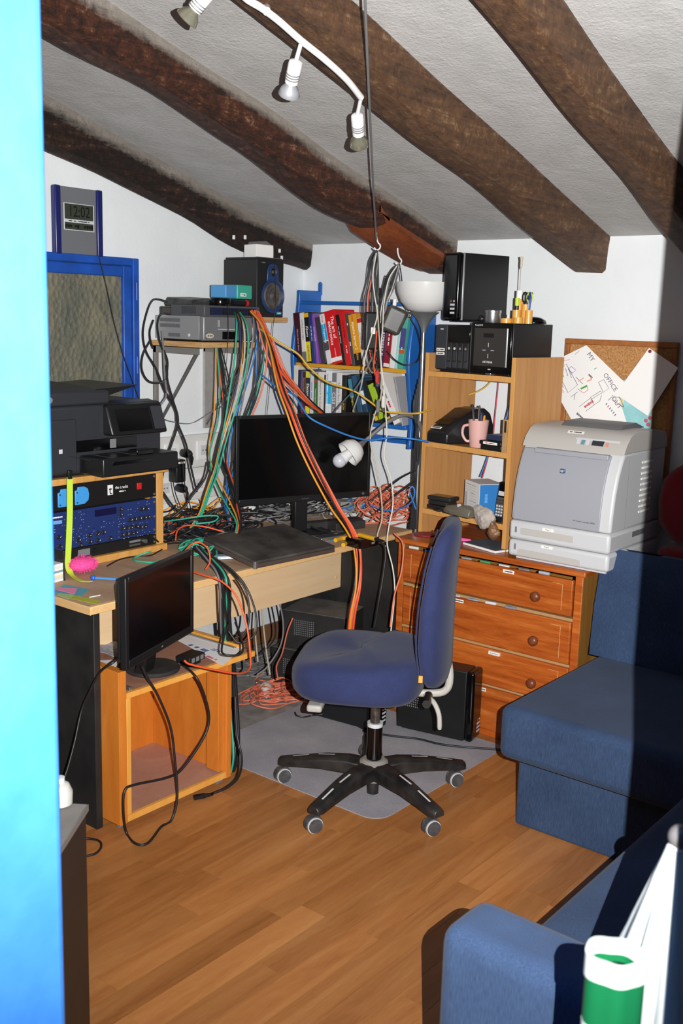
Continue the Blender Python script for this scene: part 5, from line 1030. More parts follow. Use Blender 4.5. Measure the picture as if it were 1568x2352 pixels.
# on the chest top
zc = 0.7398
t = T('notebook', 'blue-grey covered notebook on the chest of drawers', 'notebook', (*XY(1062, 1250, zc), zc), -16); bx('pages', PAPER, t, 0.001, 0.001, 0, 0.188, 0.138, 0.009, 0.001); bx('cover', plain('notebook_cover', '#5d6672', 0.5, var=0.25, scale=14), t, 0, 0, 0.009, 0.19, 0.14, 0.011, 0.001)
t = T('highlighter', 'pink highlighter lying on the chest behind the notebook', 'highlighter', (*XY(1054, 1243, zc), zc + 0.0075), 15); MB().tube([(0, 0, 0), (0.045, 0, 0), (0.05, 0, 0)], [0.007, 0.007, 0.003], 10).build('body', PINK, t); MB().tube([(-0.03, 0, 0), (0, 0, 0)], 0.004, 8).build('tip', BLACK, t)
t = T('coaster', 'dark red round coaster at the corner of the chest', 'coaster', (*XY(975, 1228, zc), zc)); MB().lathe([(0.045, 0), (0.046, 0.002), (0.045, 0.004), (0.0001, 0.004)], n=32).build('disc', plain('coaster_red', '#8c2038', 0.5), t)
r2 = random.Random(6)
for k in range(14):                    # clutter peeking out of the half-open drawers
    top_ = k < 8; x = -2.36 + 0.085 * (k if top_ else k - 7.5) + r2.uniform(-0.01, 0.01); z_ = 0.7005 if top_ else 0.5405
    c = ('#d8d8d6', '#3f8fd0', '#c9c6bd', '#8d949c', '#3f9a6a', '#d9dadc', '#77777a', '#aab4c4', '#caa04a', '#e2e2e4', '#b9bcc6', '#8fa0b8', '#d0cfd4', '#7b8798')[k]
    t = MB().box(-0.022, 0, -0.07, 0.022, 0.012, 0.003 + 0.006 * r2.random()).build('drawer_clutter', plain('clutter_' + c.strip('#'), c, 0.6), None, bevel=0.002, loc=(x, 3.402, z_)); t.rotation_euler = (0, 0, r2.uniform(-0.2, 0.2)); tag(t, ('odd piece peeking out of the top drawer gap' if top_ else 'odd piece peeking out of the second drawer gap'), 'clutter', 'bits in the top drawer gap' if top_ else 'bits in the second drawer gap')

# ================================================================== CORK BOARD AND PAPERS
def cork():
    m, nt, b = _nodes('cork'); b.inputs['Roughness'].default_value = 0.9; v = _coord(nt, 1.0); n = _noise(nt, v, 160, 4, 0.8)
    nt.links.new(_ramp(nt, n, [(0.35, hexc('#8a5e35')), (0.55, hexc('#b88652')), (0.7, hexc('#cfa06b'))]), b.inputs['Base Color']); _bump(nt, b, n, 0.3, 0.003); return m
t = T('cork_board', 'wood-framed cork board on the back wall above the printer', 'notice board', (-1.986, 3.895, 0.955))
FRM = wood('frame_wood', [(0.3, '#8d5226'), (0.7, '#a96a38')], scale=(10, 10, 10)); bw, bh = 0.47, 0.605
bx('cork_sheet', cork(), t, 0.012, 0.004, 0.012, bw - 0.012, 0.018, bh - 0.012, 0)
bx('frame_rail', FRM, t, 0, -0.006, bh - 0.022, bw, 0.02, bh, 0.003); bx('frame_rail', FRM, t, 0, -0.006, 0, bw, 0.02, 0.022, 0.003); bx('frame_stile', FRM, t, 0, -0.006, 0.022, 0.022, 0.02, bh - 0.022, 0.003); bx('frame_stile', FRM, t, bw - 0.022, -0.006, 0.022, bw, 0.02, bh - 0.022, 0.003)
def pinned(name, label, pts, y, mat, cat='paper', th=0.0012, curl=0.0):
    P = [WY(px, py, y) for px, py in pts]; m = MB()
    m.loft([[(p.x, p.y - curl * (i % 2), p.z) for i, p in enumerate(P)], [(p.x, p.y - curl * (i % 2) + th, p.z) for i, p in enumerate(P)]]); return tag(m.build(name, mat, None, smooth=0), label, cat)
drw = pinned('child_drawing', 'crayon office drawing on white paper hung at a slant on the cork board', ((1346, 793), (1274, 828), (1270, 862), (1284, 915), (1318, 975), (1440, 975), (1418, 905), (1438, 882)), 3.878, PAPER, 'drawing')
sh = pinned('paper_sheet', 'blank white sheet pinned by one corner to the cork board', ((1490, 799), (1557, 845), (1487, 955), (1413, 905)), 3.874, PAPER)
MB().sphere(WY(1492, 807, 3.868), 0.0065, 12, 8).build('push_pin', plain('pin_red', '#8c2038', 0.3), sh)
mp_ = pinned('postcard', 'pale turquoise picture print under the blank sheet on the cork board', ((1402, 870), (1500, 880), (1492, 1030), (1395, 1010)), 3.886, plain('turquoise_print', '#8fc3c6', 0.6, var=0.2, scale=12), 'print')
for k, (px, py) in enumerate(((1483, 966), (1488, 975), (1492, 960), (1420, 885), (1412, 880))): MB().sphere(WY(px, py, 3.8850), 0.008, 10, 6, (1, 0.15, 1)).build('printed_blossom', plain('blossom', '#b8586e', 0.7), mp_)
pinned('small_note', 'cream paper strip peeping out between the drawing and the blank sheet', ((1404, 930), (1437, 905), (1425, 950), (1400, 970)), 3.882, plain('cream_paper', '#dccfa6', 0.8))
def stroke(px_pts, mat, r=0.0011, name='pencil_line'): 
    P = [WY(px, py, 3.8772) for px, py in px_pts]; MB().tube(P, r, 4).build(name, mat, drw)
def dtext(s, px, py, size, mat, ang): p = WY(px, py, 3.8772); o = lettering(s, size, mat, drw, p, (90, -ang, 0)); return o
PEN = plain('pencil_grey', '#6d6a78', 0.8); PRD = plain('crayon_red', '#c8606a', 0.8); PGR = plain('crayon_green', '#4fa548', 0.8); PPU = plain('crayon_purple', '#6a5aa8', 0.8); PSK = plain('crayon_skin', '#e0a898', 0.8)
dtext('MY', 1356, 820, 0.028, PEN, -52); dtext('OFFICE', 1401, 878, 0.026, PEN, -50); dtext('OUT', 1415, 925, 0.026, PEN, -50); dtext('~BEEP', 1331, 955, 0.016, PEN, -35); dtext('HAPPY', 1286, 895, 0.014, PRD, -35); dtext('~wines', 1352, 928, 0.018, PRD, 38)
for q in (((1280, 856), (1300, 836), (1326, 884), (1304, 902), (1282, 858)), ((1374, 878), (1386, 872), (1398, 892), (1385, 901), (1374, 878)), ((1355, 919), (1372, 908), (1383, 902), (1379, 898), (1368, 905), (1356, 912), (1364, 930), (1377, 921), (1381, 908)), ((1364, 930), (1344, 945)), ((1356, 914), (1330, 934)), ((1310, 912), (1320, 905), (1326, 900)), ((1318, 918), (1320, 905)), ((1322, 866), (1338, 882)), ((1290, 850), (1294, 866)), ((1298, 846), (1304, 864)), ((1306, 848), (1312, 868)), ((1404, 912), (1396, 920)), ((1432, 935), (1424, 915), (1405, 908), (1410, 922), (1432, 935))): stroke(q, PEN)
for q in (((1304, 848), (1312, 842), (1322, 850), (1314, 857), (1304, 848)),): stroke(q, PPU)
for q in (((1284, 838), (1296, 828), (1308, 826)), ((1320, 814), (1330, 806)), ((1326, 893), (1340, 903), (1350, 895), (1348, 888)), ((1288, 880), (1294, 890))): stroke(q, PRD)
stroke(((1328, 876), (1340, 868)), PSK, 0.003); stroke(((1348, 876), (1357, 872), (1358, 866)), PSK, 0.004); stroke(((1334, 893), (1348, 886)), PGR, 0.005, 'crayon_patch'); stroke(((1352, 860), (1360, 868)), MID, 0.004); stroke(((1364, 848), (1370, 845)), plain('crayon_teal', '#58a8a0', 0.8), 0.002)
for k in range(6): stroke(((1391 + 4 * k, 930 + 5 * k), (1394 + 4 * k, 926 + 5 * k)), (PEN, PRD, PPU, PGR, PEN, PPU)[k], 0.0022, 'crayon_mark')

# ================================================================== FLOOR LAMP
t = T('floor_lamp', 'silver floor lamp with a white bowl shade and a gooseneck reading arm', 'lamp', (-2.500, 3.625, 0))
OPAL = plain('opal_white', '#dcdcda', 0.25)
MB().lathe([(0.10, 0), (0.10, 0.012), (0.03, 0.022), (0.0001, 0.024)], n=36).build('base', SILVER, t); MB().cyl((0, 0, 0.02), (0, 0, 1.60), 0.0095, n=16).build('pole', SILVER, t)
MB().lathe([(0.010, 1.565), (0.014, 1.585), (0.028, 1.615), (0.046, 1.636), (0.063, 1.648), (0.058, 1.650), (0.0001, 1.65)], n=32).build('cup', plain('lamp_grey', '#8d8f92', 0.4, metal=0.6), t)
MB().lathe([(0.040, 1.648), (0.075, 1.66), (0.102, 1.69), (0.117, 1.728), (0.122, 1.770), (0.119, 1.770), (0.113, 1.73), (0.098, 1.695), (0.072, 1.668), (0.0001, 1.655)], n=48).build('bowl_shade', OPAL, t, smooth=60)
def LP(px, py, y): return WY(px, py, y) - Vector((-2.500, 3.625, 0))
gp = [(0.0, 0.0, 1.12), LP(968, 1010, 3.60), LP(966, 980, 3.57), LP(950, 958, 3.53), LP(925, 954, 3.48), LP(890, 970, 3.42), LP(850, 1003, 3.35), LP(832, 1018, 3.32)]
MB().tube(smooth_path(gp), 0.008, 10).build('gooseneck', plain('neck_silver', '#a6a7aa', 0.35, metal=0.7), t)
a0 = LP(834, 1016, 3.32); a1 = LP(775, 1062, 3.22); ax = (a1 - a0).normalized()
MB().lathe([(0.008, -0.01), (0.011, 0.0), (0.018, 0.028), (0.0001, 0.03)], a0, ax, 20).build('shade_cap', SILVER, t)
MB().lathe([(0.017, 0.018), (0.038, 0.030), (0.052, 0.054), (0.056, 0.084), (0.053, 0.084), (0.048, 0.056), (0.036, 0.036), (0.0001, 0.025)], a0, ax, 36).build('small_shade', OPAL, t, smooth=60)
bl = MB().lathe([(0.014, 0.04), (0.017, 0.06), (0.024, 0.104), (0.027, 0.112), (0.0001, 0.113)], a0, ax, 24).build('bulb', plain('bulb_collar', '#e4e4e4', 0.35), t, smooth=50); MB().sphere(a0 + ax * 0.126, 0.0285, 20, 14).build('bulb_globe', plain('globe_grey', '#c2c4cd', 0.25), bl, smooth=80)

# ================================================================== CEILING SPOT RAIL
t = T('spot_rail', 'white curved ceiling spot rail with reflector bulbs', 'lamp', (-1.99, 2.10, 2.40))
o0 = Vector((-1.99, 2.10, 2.40))
def CE(px, py, off):
    d_ = ray(px, py); return EYE + d_ * ((1.96 + 0.283 * YB - off - EYE.z) / (d_.z + 0.283 * d_.y))
WGL = plain('lamp_white', '#e6e6e6', 0.3)
RO = 0.175
rp = [CE(525, -60, RO), CE(560, -8, RO), CE(600, 18, RO), CE(640, 48, RO), CE(690, 92, RO), CE(745, 136, RO), CE(795, 182, RO), CE(829, 224, RO)]
MB().tube([p - o0 for p in smooth_path(rp)], 0.009, 12).build('rail', WGL, t)
cp_ = CE(612, -5, 0.03); m = MB(); m.lathe([(0.055, 0.028), (0.055, 0.0), (0.045, -0.012), (0.0001, -0.014)], cp_ - o0, (0, 0.27, 0.96), 32); m.build('canopy', WGL, t)
MB().cyl(cp_ - o0, CE(612, 26, RO) - o0, 0.010, n=12).build('stem', WGL, t)
def spot(neck, sock, tip, mat):
    neck, sock, tip = [p - o0 for p in (neck, sock, tip)]; d_ = (tip - sock).normalized(); L_ = (tip - sock).length
    k = MB().tube([neck, neck + (sock - neck) * 0.5, sock], 0.0055, 10).build('spot_arm', WGL, t)
    s_ = MB().lathe([(0.008, -0.004), (0.017, 0.0), (0.0185, 0.006), (0.0175, L_ * 0.62), (0.0001, L_ * 0.62)], sock, d_, 20).build('lamp_holder', WGL, t)
    for j in range(3): MB().lathe([(0.0188, 0.030 + j * 0.007), (0.0190, 0.031 + j * 0.007), (0.0188, 0.033 + j * 0.007)], sock, d_, 20).build('holder_slot', MID, s_)
    b_ = MB().lathe([(0.012, L_ * 0.60), (0.013, L_ * 0.66), (0.024, L_ * 0.82), (0.029, L_ * 0.98), (0.028, L_), (0.0001, L_ * 0.97)], sock, d_, 24).build('reflector_bulb', mat, t, smooth=50)
REF = plain('reflector_glass', '#b9b7a0', 0.12, metal=0.75); REFG = plain('reflector_grey', '#a9abb0', 0.4, metal=0.3)
spot(CE(692, 96, RO), CE(679, 142, 0.21), CE(663, 218, 0.27), REFG); spot(CE(829, 224, RO), CE(820, 266, 0.20), CE(825, 333, 0.25), REF); spot(CE(500, -90, RO), CE(478, -18, 0.20), CE(428, 45, 0.26), REF)
# ================================================================== SMALL THINGS ON THE DESK
zd = 0.7358
t = T('lanyard', 'lime green strap hanging down in front of the rack case', 'strap', WX(160, 1092, -2.86)); o_ = Vector(t.location)
ys = [WX(160, 1095, -2.862), WX(160, 1180, -2.87), WX(157, 1260, -2.86), WX(156, 1300, -2.845), WZ(166, 1322, zd + 0.006), WZ(186, 1334, zd + 0.004), WZ(208, 1336, zd + 0.004)]
ys = smooth_path(ys); m = MB(); n = len(ys); vv = []; ff = []
for i, p in enumerate(ys):
    sd = Vector((0.22, 0.975, 0)) * (0.0105 if i < n * 0.62 else 0.008); nn = Vector((0.975, -0.22, 0)) * 0.0012 if i < n * 0.62 else Vector((0, 0, 0.0012))
    vv += [p - sd - o_, p + sd - o_, p + sd + nn - o_, p - sd + nn - o_]
for i in range(n - 1):
    for k in range(4): a = i * 4 + k; b = i * 4 + (k + 1) % 4; ff.append((a, b, b + 4, a + 4))
m.add(vv, ff + [(3, 2, 1, 0), (n * 4 - 4, n * 4 - 3, n * 4 - 2, n * 4 - 1)]).build('webbing', GREEN, t, smooth=60)
bx('buckle', BLACK, t, -0.004, -0.008, -0.012, 0.006, 0.008, 0.018, 0.002)
t = T('fluffy_pen', 'blue pen with a fluffy bright pink feather end on the desk', 'pen', WZ(210, 1318, zd)); o_ = Vector(t.location)
fz = MB(); r2 = random.Random(9); c0 = Vector((-0.02, -0.02, 0.034)); ax_ = Vector((0.55, 0.83, 0))
fz.sphere(c0, 0.026, 16, 10, (1.5, 1.9, 0.95))
for k in range(900):
    a, b = r2.uniform(0, 6.283), math.acos(r2.uniform(-1, 1)); d_ = Vector((math.sin(b) * math.cos(a) * 1.5, math.sin(b) * math.sin(a) * 1.9, math.cos(b) * 0.95)); p = c0 + d_ * 0.024
    q = p + d_.normalized() * r2.uniform(0.006, 0.015) + Vector((r2.uniform(-1, 1), r2.uniform(-1, 1), r2.uniform(-1, 1))) * 0.005
    if q.z < 0.002: continue
    s_ = Vector((r2.uniform(-1, 1), r2.uniform(-1, 1), r2.uniform(-1, 1))).normalized() * 0.0012; fz.add([p - s_, p + s_, q], [(0, 1, 2)])
fz.build('feather_tuft', plain('feather_pink', '#ef4f9c', 0.9), t, smooth=0)['kind'] = 'stuff'
pa, pb = WZ(214, 1327, zd + 0.008) - o_, WZ(275, 1331, zd + 0.008) - o_; MB().tube([pa, pb], 0.004, 8).build('stick', plain('pen_sky', '#4a8fd6', 0.4), t); MB().sphere(pa, 0.0095, 12, 8).build('stick_end', plain('pen_royal', '#2a5fc0', 0.4), t)
t = T('memo_block', 'striped memo block with a dark transparent side on the desk corner', 'memo block', (*XY(100, 1345, zd), zd), 97); 
sc = ['#e9e6df', '#cfd8dc', '#e8dcae', '#f0efe9', '#7fa0ac', '#eeeade', '#dfe8dc', '#e9e9e9']
for k, c in enumerate(sc): bx('paper_layer', plain('memo_' + c.strip('#'), c, 0.85), t, -0.09, 0, k * 0.0075, 0.085, 0.1, k * 0.0075 + 0.0073, 0)
bx('side_plate', plain('smoke_plate', '#2a2a2c', 0.2), t, 0.087, -0.004, 0, 0.090, 0.104, 0.10, 0.001); bx('base_plate', BLACK, t, 0.085, -0.004, 0, 0.0905, 0.104, 0.004, 0)
MB().cyl((0.05, 0.05, 0.060), (0.05, 0.05, 0.098), 0.014, n=16).build('pen_cup', plain('brown_cup', '#57463c', 0.5), t)
def note(label, px, col, z, name='sticky_note'): 
    return sheet(name, label, 'note', [XY(*p, z) for p in px], plain('note_' + col.strip('#'), col, 0.8), z, 0.0008, 0.001)
note('turquoise sticky note on the near end of the desk', ((122, 1362), (185, 1370), (207, 1355), (148, 1343)), '#5aa3b8', zd)
note('pink paper shape on the turquoise sticky note', ((130, 1356), (172, 1365), (178, 1352), (136, 1350)), '#e88ab4', zd + 0.0024)
note('olive yellow sticky note at the desk edge', ((162, 1376), (222, 1388), (232, 1381), (172, 1368)), '#b4b23a', zd)
note('green paper scrap beside the olive yellow note', ((130, 1368), (158, 1376), (172, 1368), (145, 1360)), '#a9c47c', zd, 'paper_scrap')
t = T('lollipop_stick', 'thin white stick lying on the desk near the sticky notes', 'stick', WZ(205, 1372, zd + 0.002)); MB().tube([(0, 0, 0), WZ(230, 1367, zd + 0.002) - Vector(t.location)], 0.0016, 6).build('stick', WHITE, t)
# clutter between laptop and monitor
def dbox(name, label, cat, px, py, rz, w_, d_, h_, mat, z=zd, extra=None):
    t_ = T(name, label, cat, WZ(px, py, z), rz); bx('body', mat, t_, 0, 0, 0, w_, d_, h_, min(0.004, h_ * 0.3), seg=3)
    if extra: extra(t_, w_, d_, h_)
    return t_
dbox('sound_bar', 'long dusty black sound bar lying in front of the monitor foot', 'speaker', 696, 1222, 72, 0.30, 0.05, 0.035, BLACKD, extra=lambda t_, w_, d_, h_: grille(t_, 'grille_holes', (0.01, -0.0006, 0.006), (0.008, 0, 0), (0, 0, 0.008), 34, 3, 0.5, DARK))
dbox('docking_box', 'flat dusty black box to the right of the laptop', 'hub', 772, 1222, 78, 0.16, 0.10, 0.035, BLACKD, extra=lambda t_, w_, d_, h_: bx('lid_line', DARK, t_, 0, -0.0006, h_ * 0.6, w_, 0.001, h_ * 0.66, 0))
dbox('silver_phone', 'silver-edged phone lying beside the laptop', 'phone', 738, 1247, 80, 0.13, 0.065, 0.018, SILVER, extra=lambda t_, w_, d_, h_: (bx('glass', DARK, t_, 0.004, 0.004, h_ - 0.001, w_ - 0.004, d_ - 0.004, h_ + 0.0006, 0), bx('blue_rim', plain('rim_blue', '#4a86b8', 0.3), t_, 0.0, -0.001, 0.001, w_, 0.001, 0.005, 0)))
dbox('cable_tester', 'glossy black box with rounded edges at the desk front by the chest', 'box', 826, 1262, 84, 0.11, 0.08, 0.036, GLOSS, extra=lambda t_, w_, d_, h_: bx('key', MID, t_, w_ * 0.6, -0.001, 0.012, w_ * 0.75, 0.001, 0.02, 0))
def plier(label, pts, z=zd + 0.01):
    t_ = T('crimping_tool', label, 'pliers', WZ(*pts[0], z)); o_ = Vector(t_.location); P = [WZ(*p, z) - o_ for p in pts]
    MB().tube(smooth_path(P), 0.009, 8).build('handle', plain('tool_yellow', '#d8a420', 0.45), t_); q = P[-1] + (P[-1] - P[-2]).normalized() * 0.05
    MB().tube([P[-1], q], [0.008, 0.003], 8).build('jaw', BLACK, t_)
plier('yellow-handled pliers in front of the flat black box', ((770, 1241), (782, 1237), (796, 1236))); plier('second yellow-handled pliers nearer the desk edge', ((788, 1252), (797, 1246), (806, 1240))); plier('yellow and black cable stripper by the glossy black box', ((824, 1228), (842, 1233), (862, 1238)), zd + 0.045)
t = T('power_strip', 'dusty grey power strip with white plugs behind the monitor', 'power strip', (-3.06, 2.80, zd), 84)
bx('body', plain('strip_grey', '#9c9893', 0.7, dust=0.3, scale=20), t, 0, 0, 0, 0.62, 0.06, 0.045, 0.006, seg=3)
for k in range(6): MB().cyl((0.06 + k * 0.1, 0.03, 0.045), (0.06 + k * 0.1, 0.03, 0.0465), 0.02, n=18).build('socket_well', DARK, t)
for x in (0.24, 0.345): bx('plug', WHITE, t, x, 0.01, 0.0465, x + 0.04, 0.05, 0.085, 0.005, seg=3)
dbox('webcam_base', 'grey round-cornered gadget lying in the cables right of the monitor', 'gadget', 782, 1178, 60, 0.11, 0.08, 0.05, plain('gadget_grey', '#8f8a86', 0.6, dust=0.3, scale=30), extra=lambda t_, w_, d_, h_: MB().cyl((w_ * 0.4, -0.003, h_ * 0.5), (w_ * 0.4, 0.001, h_ * 0.5), 0.018, n=20).build('lens', MID, t_))
dbox('adapter_brick', 'black ribbed power brick in the cable tangle on the desk', 'adapter', 452, 1238, 70, 0.11, 0.05, 0.035, BLACKM, extra=lambda t_, w_, d_, h_: [bx('rib', BLACK, t_, 0.01 + 0.012 * k, -0.001, 0.004, 0.016 + 0.012 * k, 0.001, h_ - 0.004, 0) for k in range(8)])
dbox('plug_block', 'upright black plug block at the back of the desk', 'adapter', 452, 1190, 85, 0.04, 0.035, 0.05, BLACK, extra=lambda t_, w_, d_, h_: bx('seam', DARK, t_, 0, -0.0006, 0.02, w_, 0.001, 0.022, 0))
t = dbox('earphone_case', 'folded blue plastic wrapper in the cable tangle', 'wrapper', 500, 1286, 60, 0.07, 0.04, 0.012, plain('wrap_blue', '#a9bccb', 0.3), extra=lambda t_, w_, d_, h_: bx('fold', WHITE, t_, 0.01, -0.001, 0.002, 0.06, 0.001, 0.008, 0))

# ================================================================== NEAR THE DOOR
a0 = Vector((-1.69, 1.265)); dx_ = Vector((-0.585, 0.81))
t = T('dark_cabinet', 'dark brown cabinet with a dusty grey top inside the doorway', 'cabinet', (a0.x - dx_.x * 0.40, a0.y - dx_.y * 0.40, 0), 125.8)
DBR = plain('cabinet_brown', '#2a2420', 0.5, var=0.15, scale=10)
bx('body', DBR, t, 0, 0, 0.012, 0.40, 0.30, 0.572, 0.003); bx('plinth', BLACKM, t, 0.01, 0.01, 0, 0.39, 0.29, 0.012); bx('top', plain('dusty_top_grey', '#6f6c69', 0.8, dust=0.4, scale=14), t, -0.003, -0.003, 0.572, 0.403, 0.303, 0.588, 0.002); bx('top_edge', plain('alu_edge', '#9a9a98', 0.4, metal=0.5), t, -0.003, -0.005, 0.572, 0.403, -0.003, 0.588, 0.001)
MB().sphere((0.20, -0.003, 0.43), 0.009, 12, 8, (0.7, 0.3, 1.3)).build('door_knob', LIGHT, t)
p = WZ(138, 1848, 0.5885); t = T('white_bottle', 'whitish rounded plastic bottle on the dark cabinet', 'bottle', p); MB().lathe([(0.020, 0), (0.026, 0.004), (0.027, 0.03), (0.02, 0.046), (0.010, 0.052), (0.0001, 0.053)], n=20).build('body', plain('bottle_grey', '#b9b6b0', 0.5), t); MB().lathe([(0.011, 0.050), (0.011, 0.062), (0.0001, 0.063)], n=14).build('cap', LIGHT, t)
p = WY(116, 1660, 1.899); t = T('cable_grommet', 'round grey cable grommet on the black desk side', 'grommet', p); MB().lathe([(0.032, 0), (0.033, 0.006), (0.026, 0.010), (0.0001, 0.010)], (0, 0, 0), (0, -1, 0), 24).build('ring', MID, t); MB().lathe([(0.02, 0.009), (0.019, 0.014), (0.0001, 0.015)], (0, 0, 0), (0, -1, 0), 18).build('cap', LIGHT, t)
# folded white parasol with a ball top, leaning inside the doorway
kn = W(1558, 1925, 1.12); foot = Vector((-0.40, 1.12, 0.0)); ax_ = (foot - kn).normalized(); L_ = (foot - kn).length
t = T('folded_parasol', 'folded white parasol with a grey ball top beside the sofa arm', 'parasol', foot); o_ = foot
MB().tube([kn - o_, foot - o_], 0.008, 10).build('pole', WHITE, t); MB().sphere(kn - o_ + Vector((0.002, 0, 0.002)), 0.0135, 18, 12).build('ball_top', plain('ball_grey', '#4c4a4a', 0.3), t)
u_ = ax_.orthogonal().normalized(); v_ = ax_.cross(u_); rings = []
for i in range(26):
    f = i / 25; s_ = 0.012 + f * L_ * 0.80; R_ = 0.011 + 0.062 * min(1, f * 3.2) ** 0.9; ring = []
    for k in range(96):
        a = 2 * math.pi * k / 96; pl = 1 + 0.20 * math.sin(a * 9 + 2.5 * f) * min(1, f * 6) + 0.05 * math.sin(a * 23 + f * 9); ring.append(kn - o_ + ax_ * s_ + (u_ * math.cos(a) + v_ * math.sin(a)) * R_ * pl)
    rings.append(ring)
MB().loft(rings).build('canopy', plain('canvas_white', '#8f9493', 0.7), t, smooth=70)
# rolled green and white bag standing in front of it
c_ = W(1414, 2185, 1.02); t = T('rolled_bag', 'rolled green and white plastic bag standing in front of the parasol', 'bag', (c_.x, c_.y, 0)); R_ = 0.026
GB = plain('bag_green', '#084a2a', 0.35); WB = plain('bag_white', '#98a09c', 0.4)
def roll(z0, z1, mat, name, k=1.0, inn=True):
    P = []
    for i in range(40): a = 2 * math.pi * i / 40; rr_ = R_ * k * (1 + 0.10 * math.sin(2 * a + 0.6) + 0.05 * math.sin(5 * a)); P.append((rr_ * math.cos(a), rr_ * math.sin(a)))
    m = MB(); m.loft([[(x, y, z0) for x, y in P], [(x, y, z1) for x, y in P], [(x * 0.86, y * 0.86, z1) for x, y in P], [(x * 0.84, y * 0.84, max(z0, z1 - 0.03)) for x, y in P]]); return m.build(name, mat, t, smooth=60)
zt_ = c_.z; roll(0.0, zt_ - 0.016, GB, 'green_body'); roll(zt_ - 0.024, zt_, WB, 'white_rim', 1.05); roll(zt_ - 0.085, zt_ - 0.074, WB, 'white_stripe', 1.012); roll(zt_ - 0.125, zt_ - 0.092, WB, 'white_stripe', 1.012)
# ================================================================== HOOKS AND HANGING WIRE
HKW = plain('hook_white', '#e8e6e0', 0.35)
def hook(label, px, py, off, r=0.014):
    p = CE(px, py, off); t_ = T('ceiling_hook', label, 'hook', p)
    P = [(0, 0, 0.03), (0, 0, 0.0), (0.003, 0.002, -0.018)] + [(0.004 + r * 0.7 * math.sin(a), 0.003 + r * 0.55 * math.sin(a), -0.03 - r + r * math.cos(a)) for a in [rad(x) for x in (20, 60, 100, 140, 180, 215, 250)]]
    MB().tube(smooth_path(P, 4), 0.0032, 8).build('hook_wire', HKW, t_); return p
h1 = hook('white screw hook holding the bundle of leads under the long grey wire', 864, 540, 0.15); h2 = hook('white screw hook on the orange beam end holding black leads', 913, 575, 0.155)
wr = [CE(836, -40, 0.15), CE(838, 0, 0.16), CE(844, 150, 0.17), CE(851, 300, 0.17), CE(858, 450, 0.17), CE(864, 552, 0.17)]
t = T('hanging_wire', 'long grey wire strung under the ceiling down to the lead hook', 'wire', wr[-1]); MB().tube([p - wr[-1] for p in smooth_path(wr)], 0.0036, 8).build('strand', plain('wire_grey', '#77787a', 0.5), t)

# ================================================================== CABLES
CC = {'orange': '#e0572c', 'amber': '#e0952a', 'salmon': '#d9755a', 'teal': '#35a384', 'blue': '#2f74bd', 'navy': '#2c3566', 'yellow': '#cfa532', 'white': '#d5d2c8', 'beige': '#b9ae98', 'grey': '#77777a', 'black': '#1d1d20', 'red': '#c2342e', 'pinkred': '#c2485a'}
CM = {k: plain('cable_' + k, v, 0.45) for k, v in CC.items()}
def cable(label, col, r, pts, group=None, k=6, name='cable', world=False):
    P = [Vector(p) if world else (W(*p) if len(p) == 3 else p[0]) for p in pts]
    for p in P:
        if p.z < r + 0.001: p.z = r + 0.001
    o = MB().tube(smooth_path(P, k), r, 7).build(name, CM[col], None, smooth=60); return tag(o, label, 'cable', group)
def bundle(label, cols, r, pts, spread, seed, group, name='patch_lead', conv=0.25):
    """separate leads that follow one course, each with its own slow wander; they gather at both ends"""
    rr_ = random.Random(seed)
    for c in cols:
        ph = [rr_.uniform(0, 6.28) for _ in range(6)]; off = [rr_.uniform(-1, 1) for _ in range(2)]; P = []
        n = len(pts)
        for i, (px, py, D) in enumerate(pts):
            f = i / (n - 1); g = conv + (1 - conv) * math.sin(math.pi * min(1, f * 1.15 + 0.02))
            dx_ = spread * g * (off[0] + 0.6 * math.sin(ph[0] + f * 5.0)); dd = 0.012 * g * (off[1] + 0.6 * math.sin(ph[1] + f * 4))
            P.append(W(px + dx_, py + 0.25 * spread * math.sin(ph[2] + 3 * f), D + dd))
        for p in P:
            if p.z < 0.006: p.z = 0.006
        o = MB().tube(smooth_path(P, 5), r, 7).build(name, CM[c], None, smooth=60); tag(o, label.replace('%', {'amber': 'yellow-orange', 'pinkred': 'pink-red'}.get(c, c)), 'cable', group)
G1 = 'leads falling from the network switch across the monitor'
bundle('% patch lead in the bunch that crosses the monitor screen', ['orange', 'orange', 'black', 'amber', 'orange', 'salmon'], 0.004, [(575, 716, 4.27), (600, 745, 4.20), (622, 800, 4.12), (634, 850, 4.05), (648, 900, 4.0), (668, 950, 3.97), (690, 1010, 3.97), (715, 1066, 3.98), (742, 1120, 4.0), (770, 1172, 4.02), (798, 1214, 4.05), (815, 1252, 4.07), (820, 1300, 4.06), (818, 1350, 4.05), (806, 1410, 4.06), (800, 1470, 4.1)], 12, 2, G1, conv=0.7)
G2 = 'leads running from the network switch behind the monitor to the books'
bundle('% patch lead slanting from the switch to the lower row of books', ['salmon', 'orange', 'salmon', 'black', 'orange'], 0.0038, [(590, 716, 4.27), (606, 755, 4.22), (622, 800, 4.2), (642, 850, 4.2), (675, 890, 4.25), (710, 925, 4.32), (745, 952, 4.40), (760, 985, 4.45)], 12, 5, G2)
G3 = 'leads falling from the network switch down the left of the monitor'
bundle('% lead falling from the switch past the steel post', ['teal', 'teal', 'amber', 'beige', 'navy', 'black', 'black'], 0.0038, [(545, 716, 4.28), (554, 740, 4.2), (556, 780, 4.18), (552, 840, 4.18), (540, 900, 4.18), (527, 960, 4.18), (512, 1020, 4.18), (498, 1080, 4.15), (480, 1130, 4.1), (462, 1180, 4.05), (440, 1215, 4.0)], 13, 8, G3)
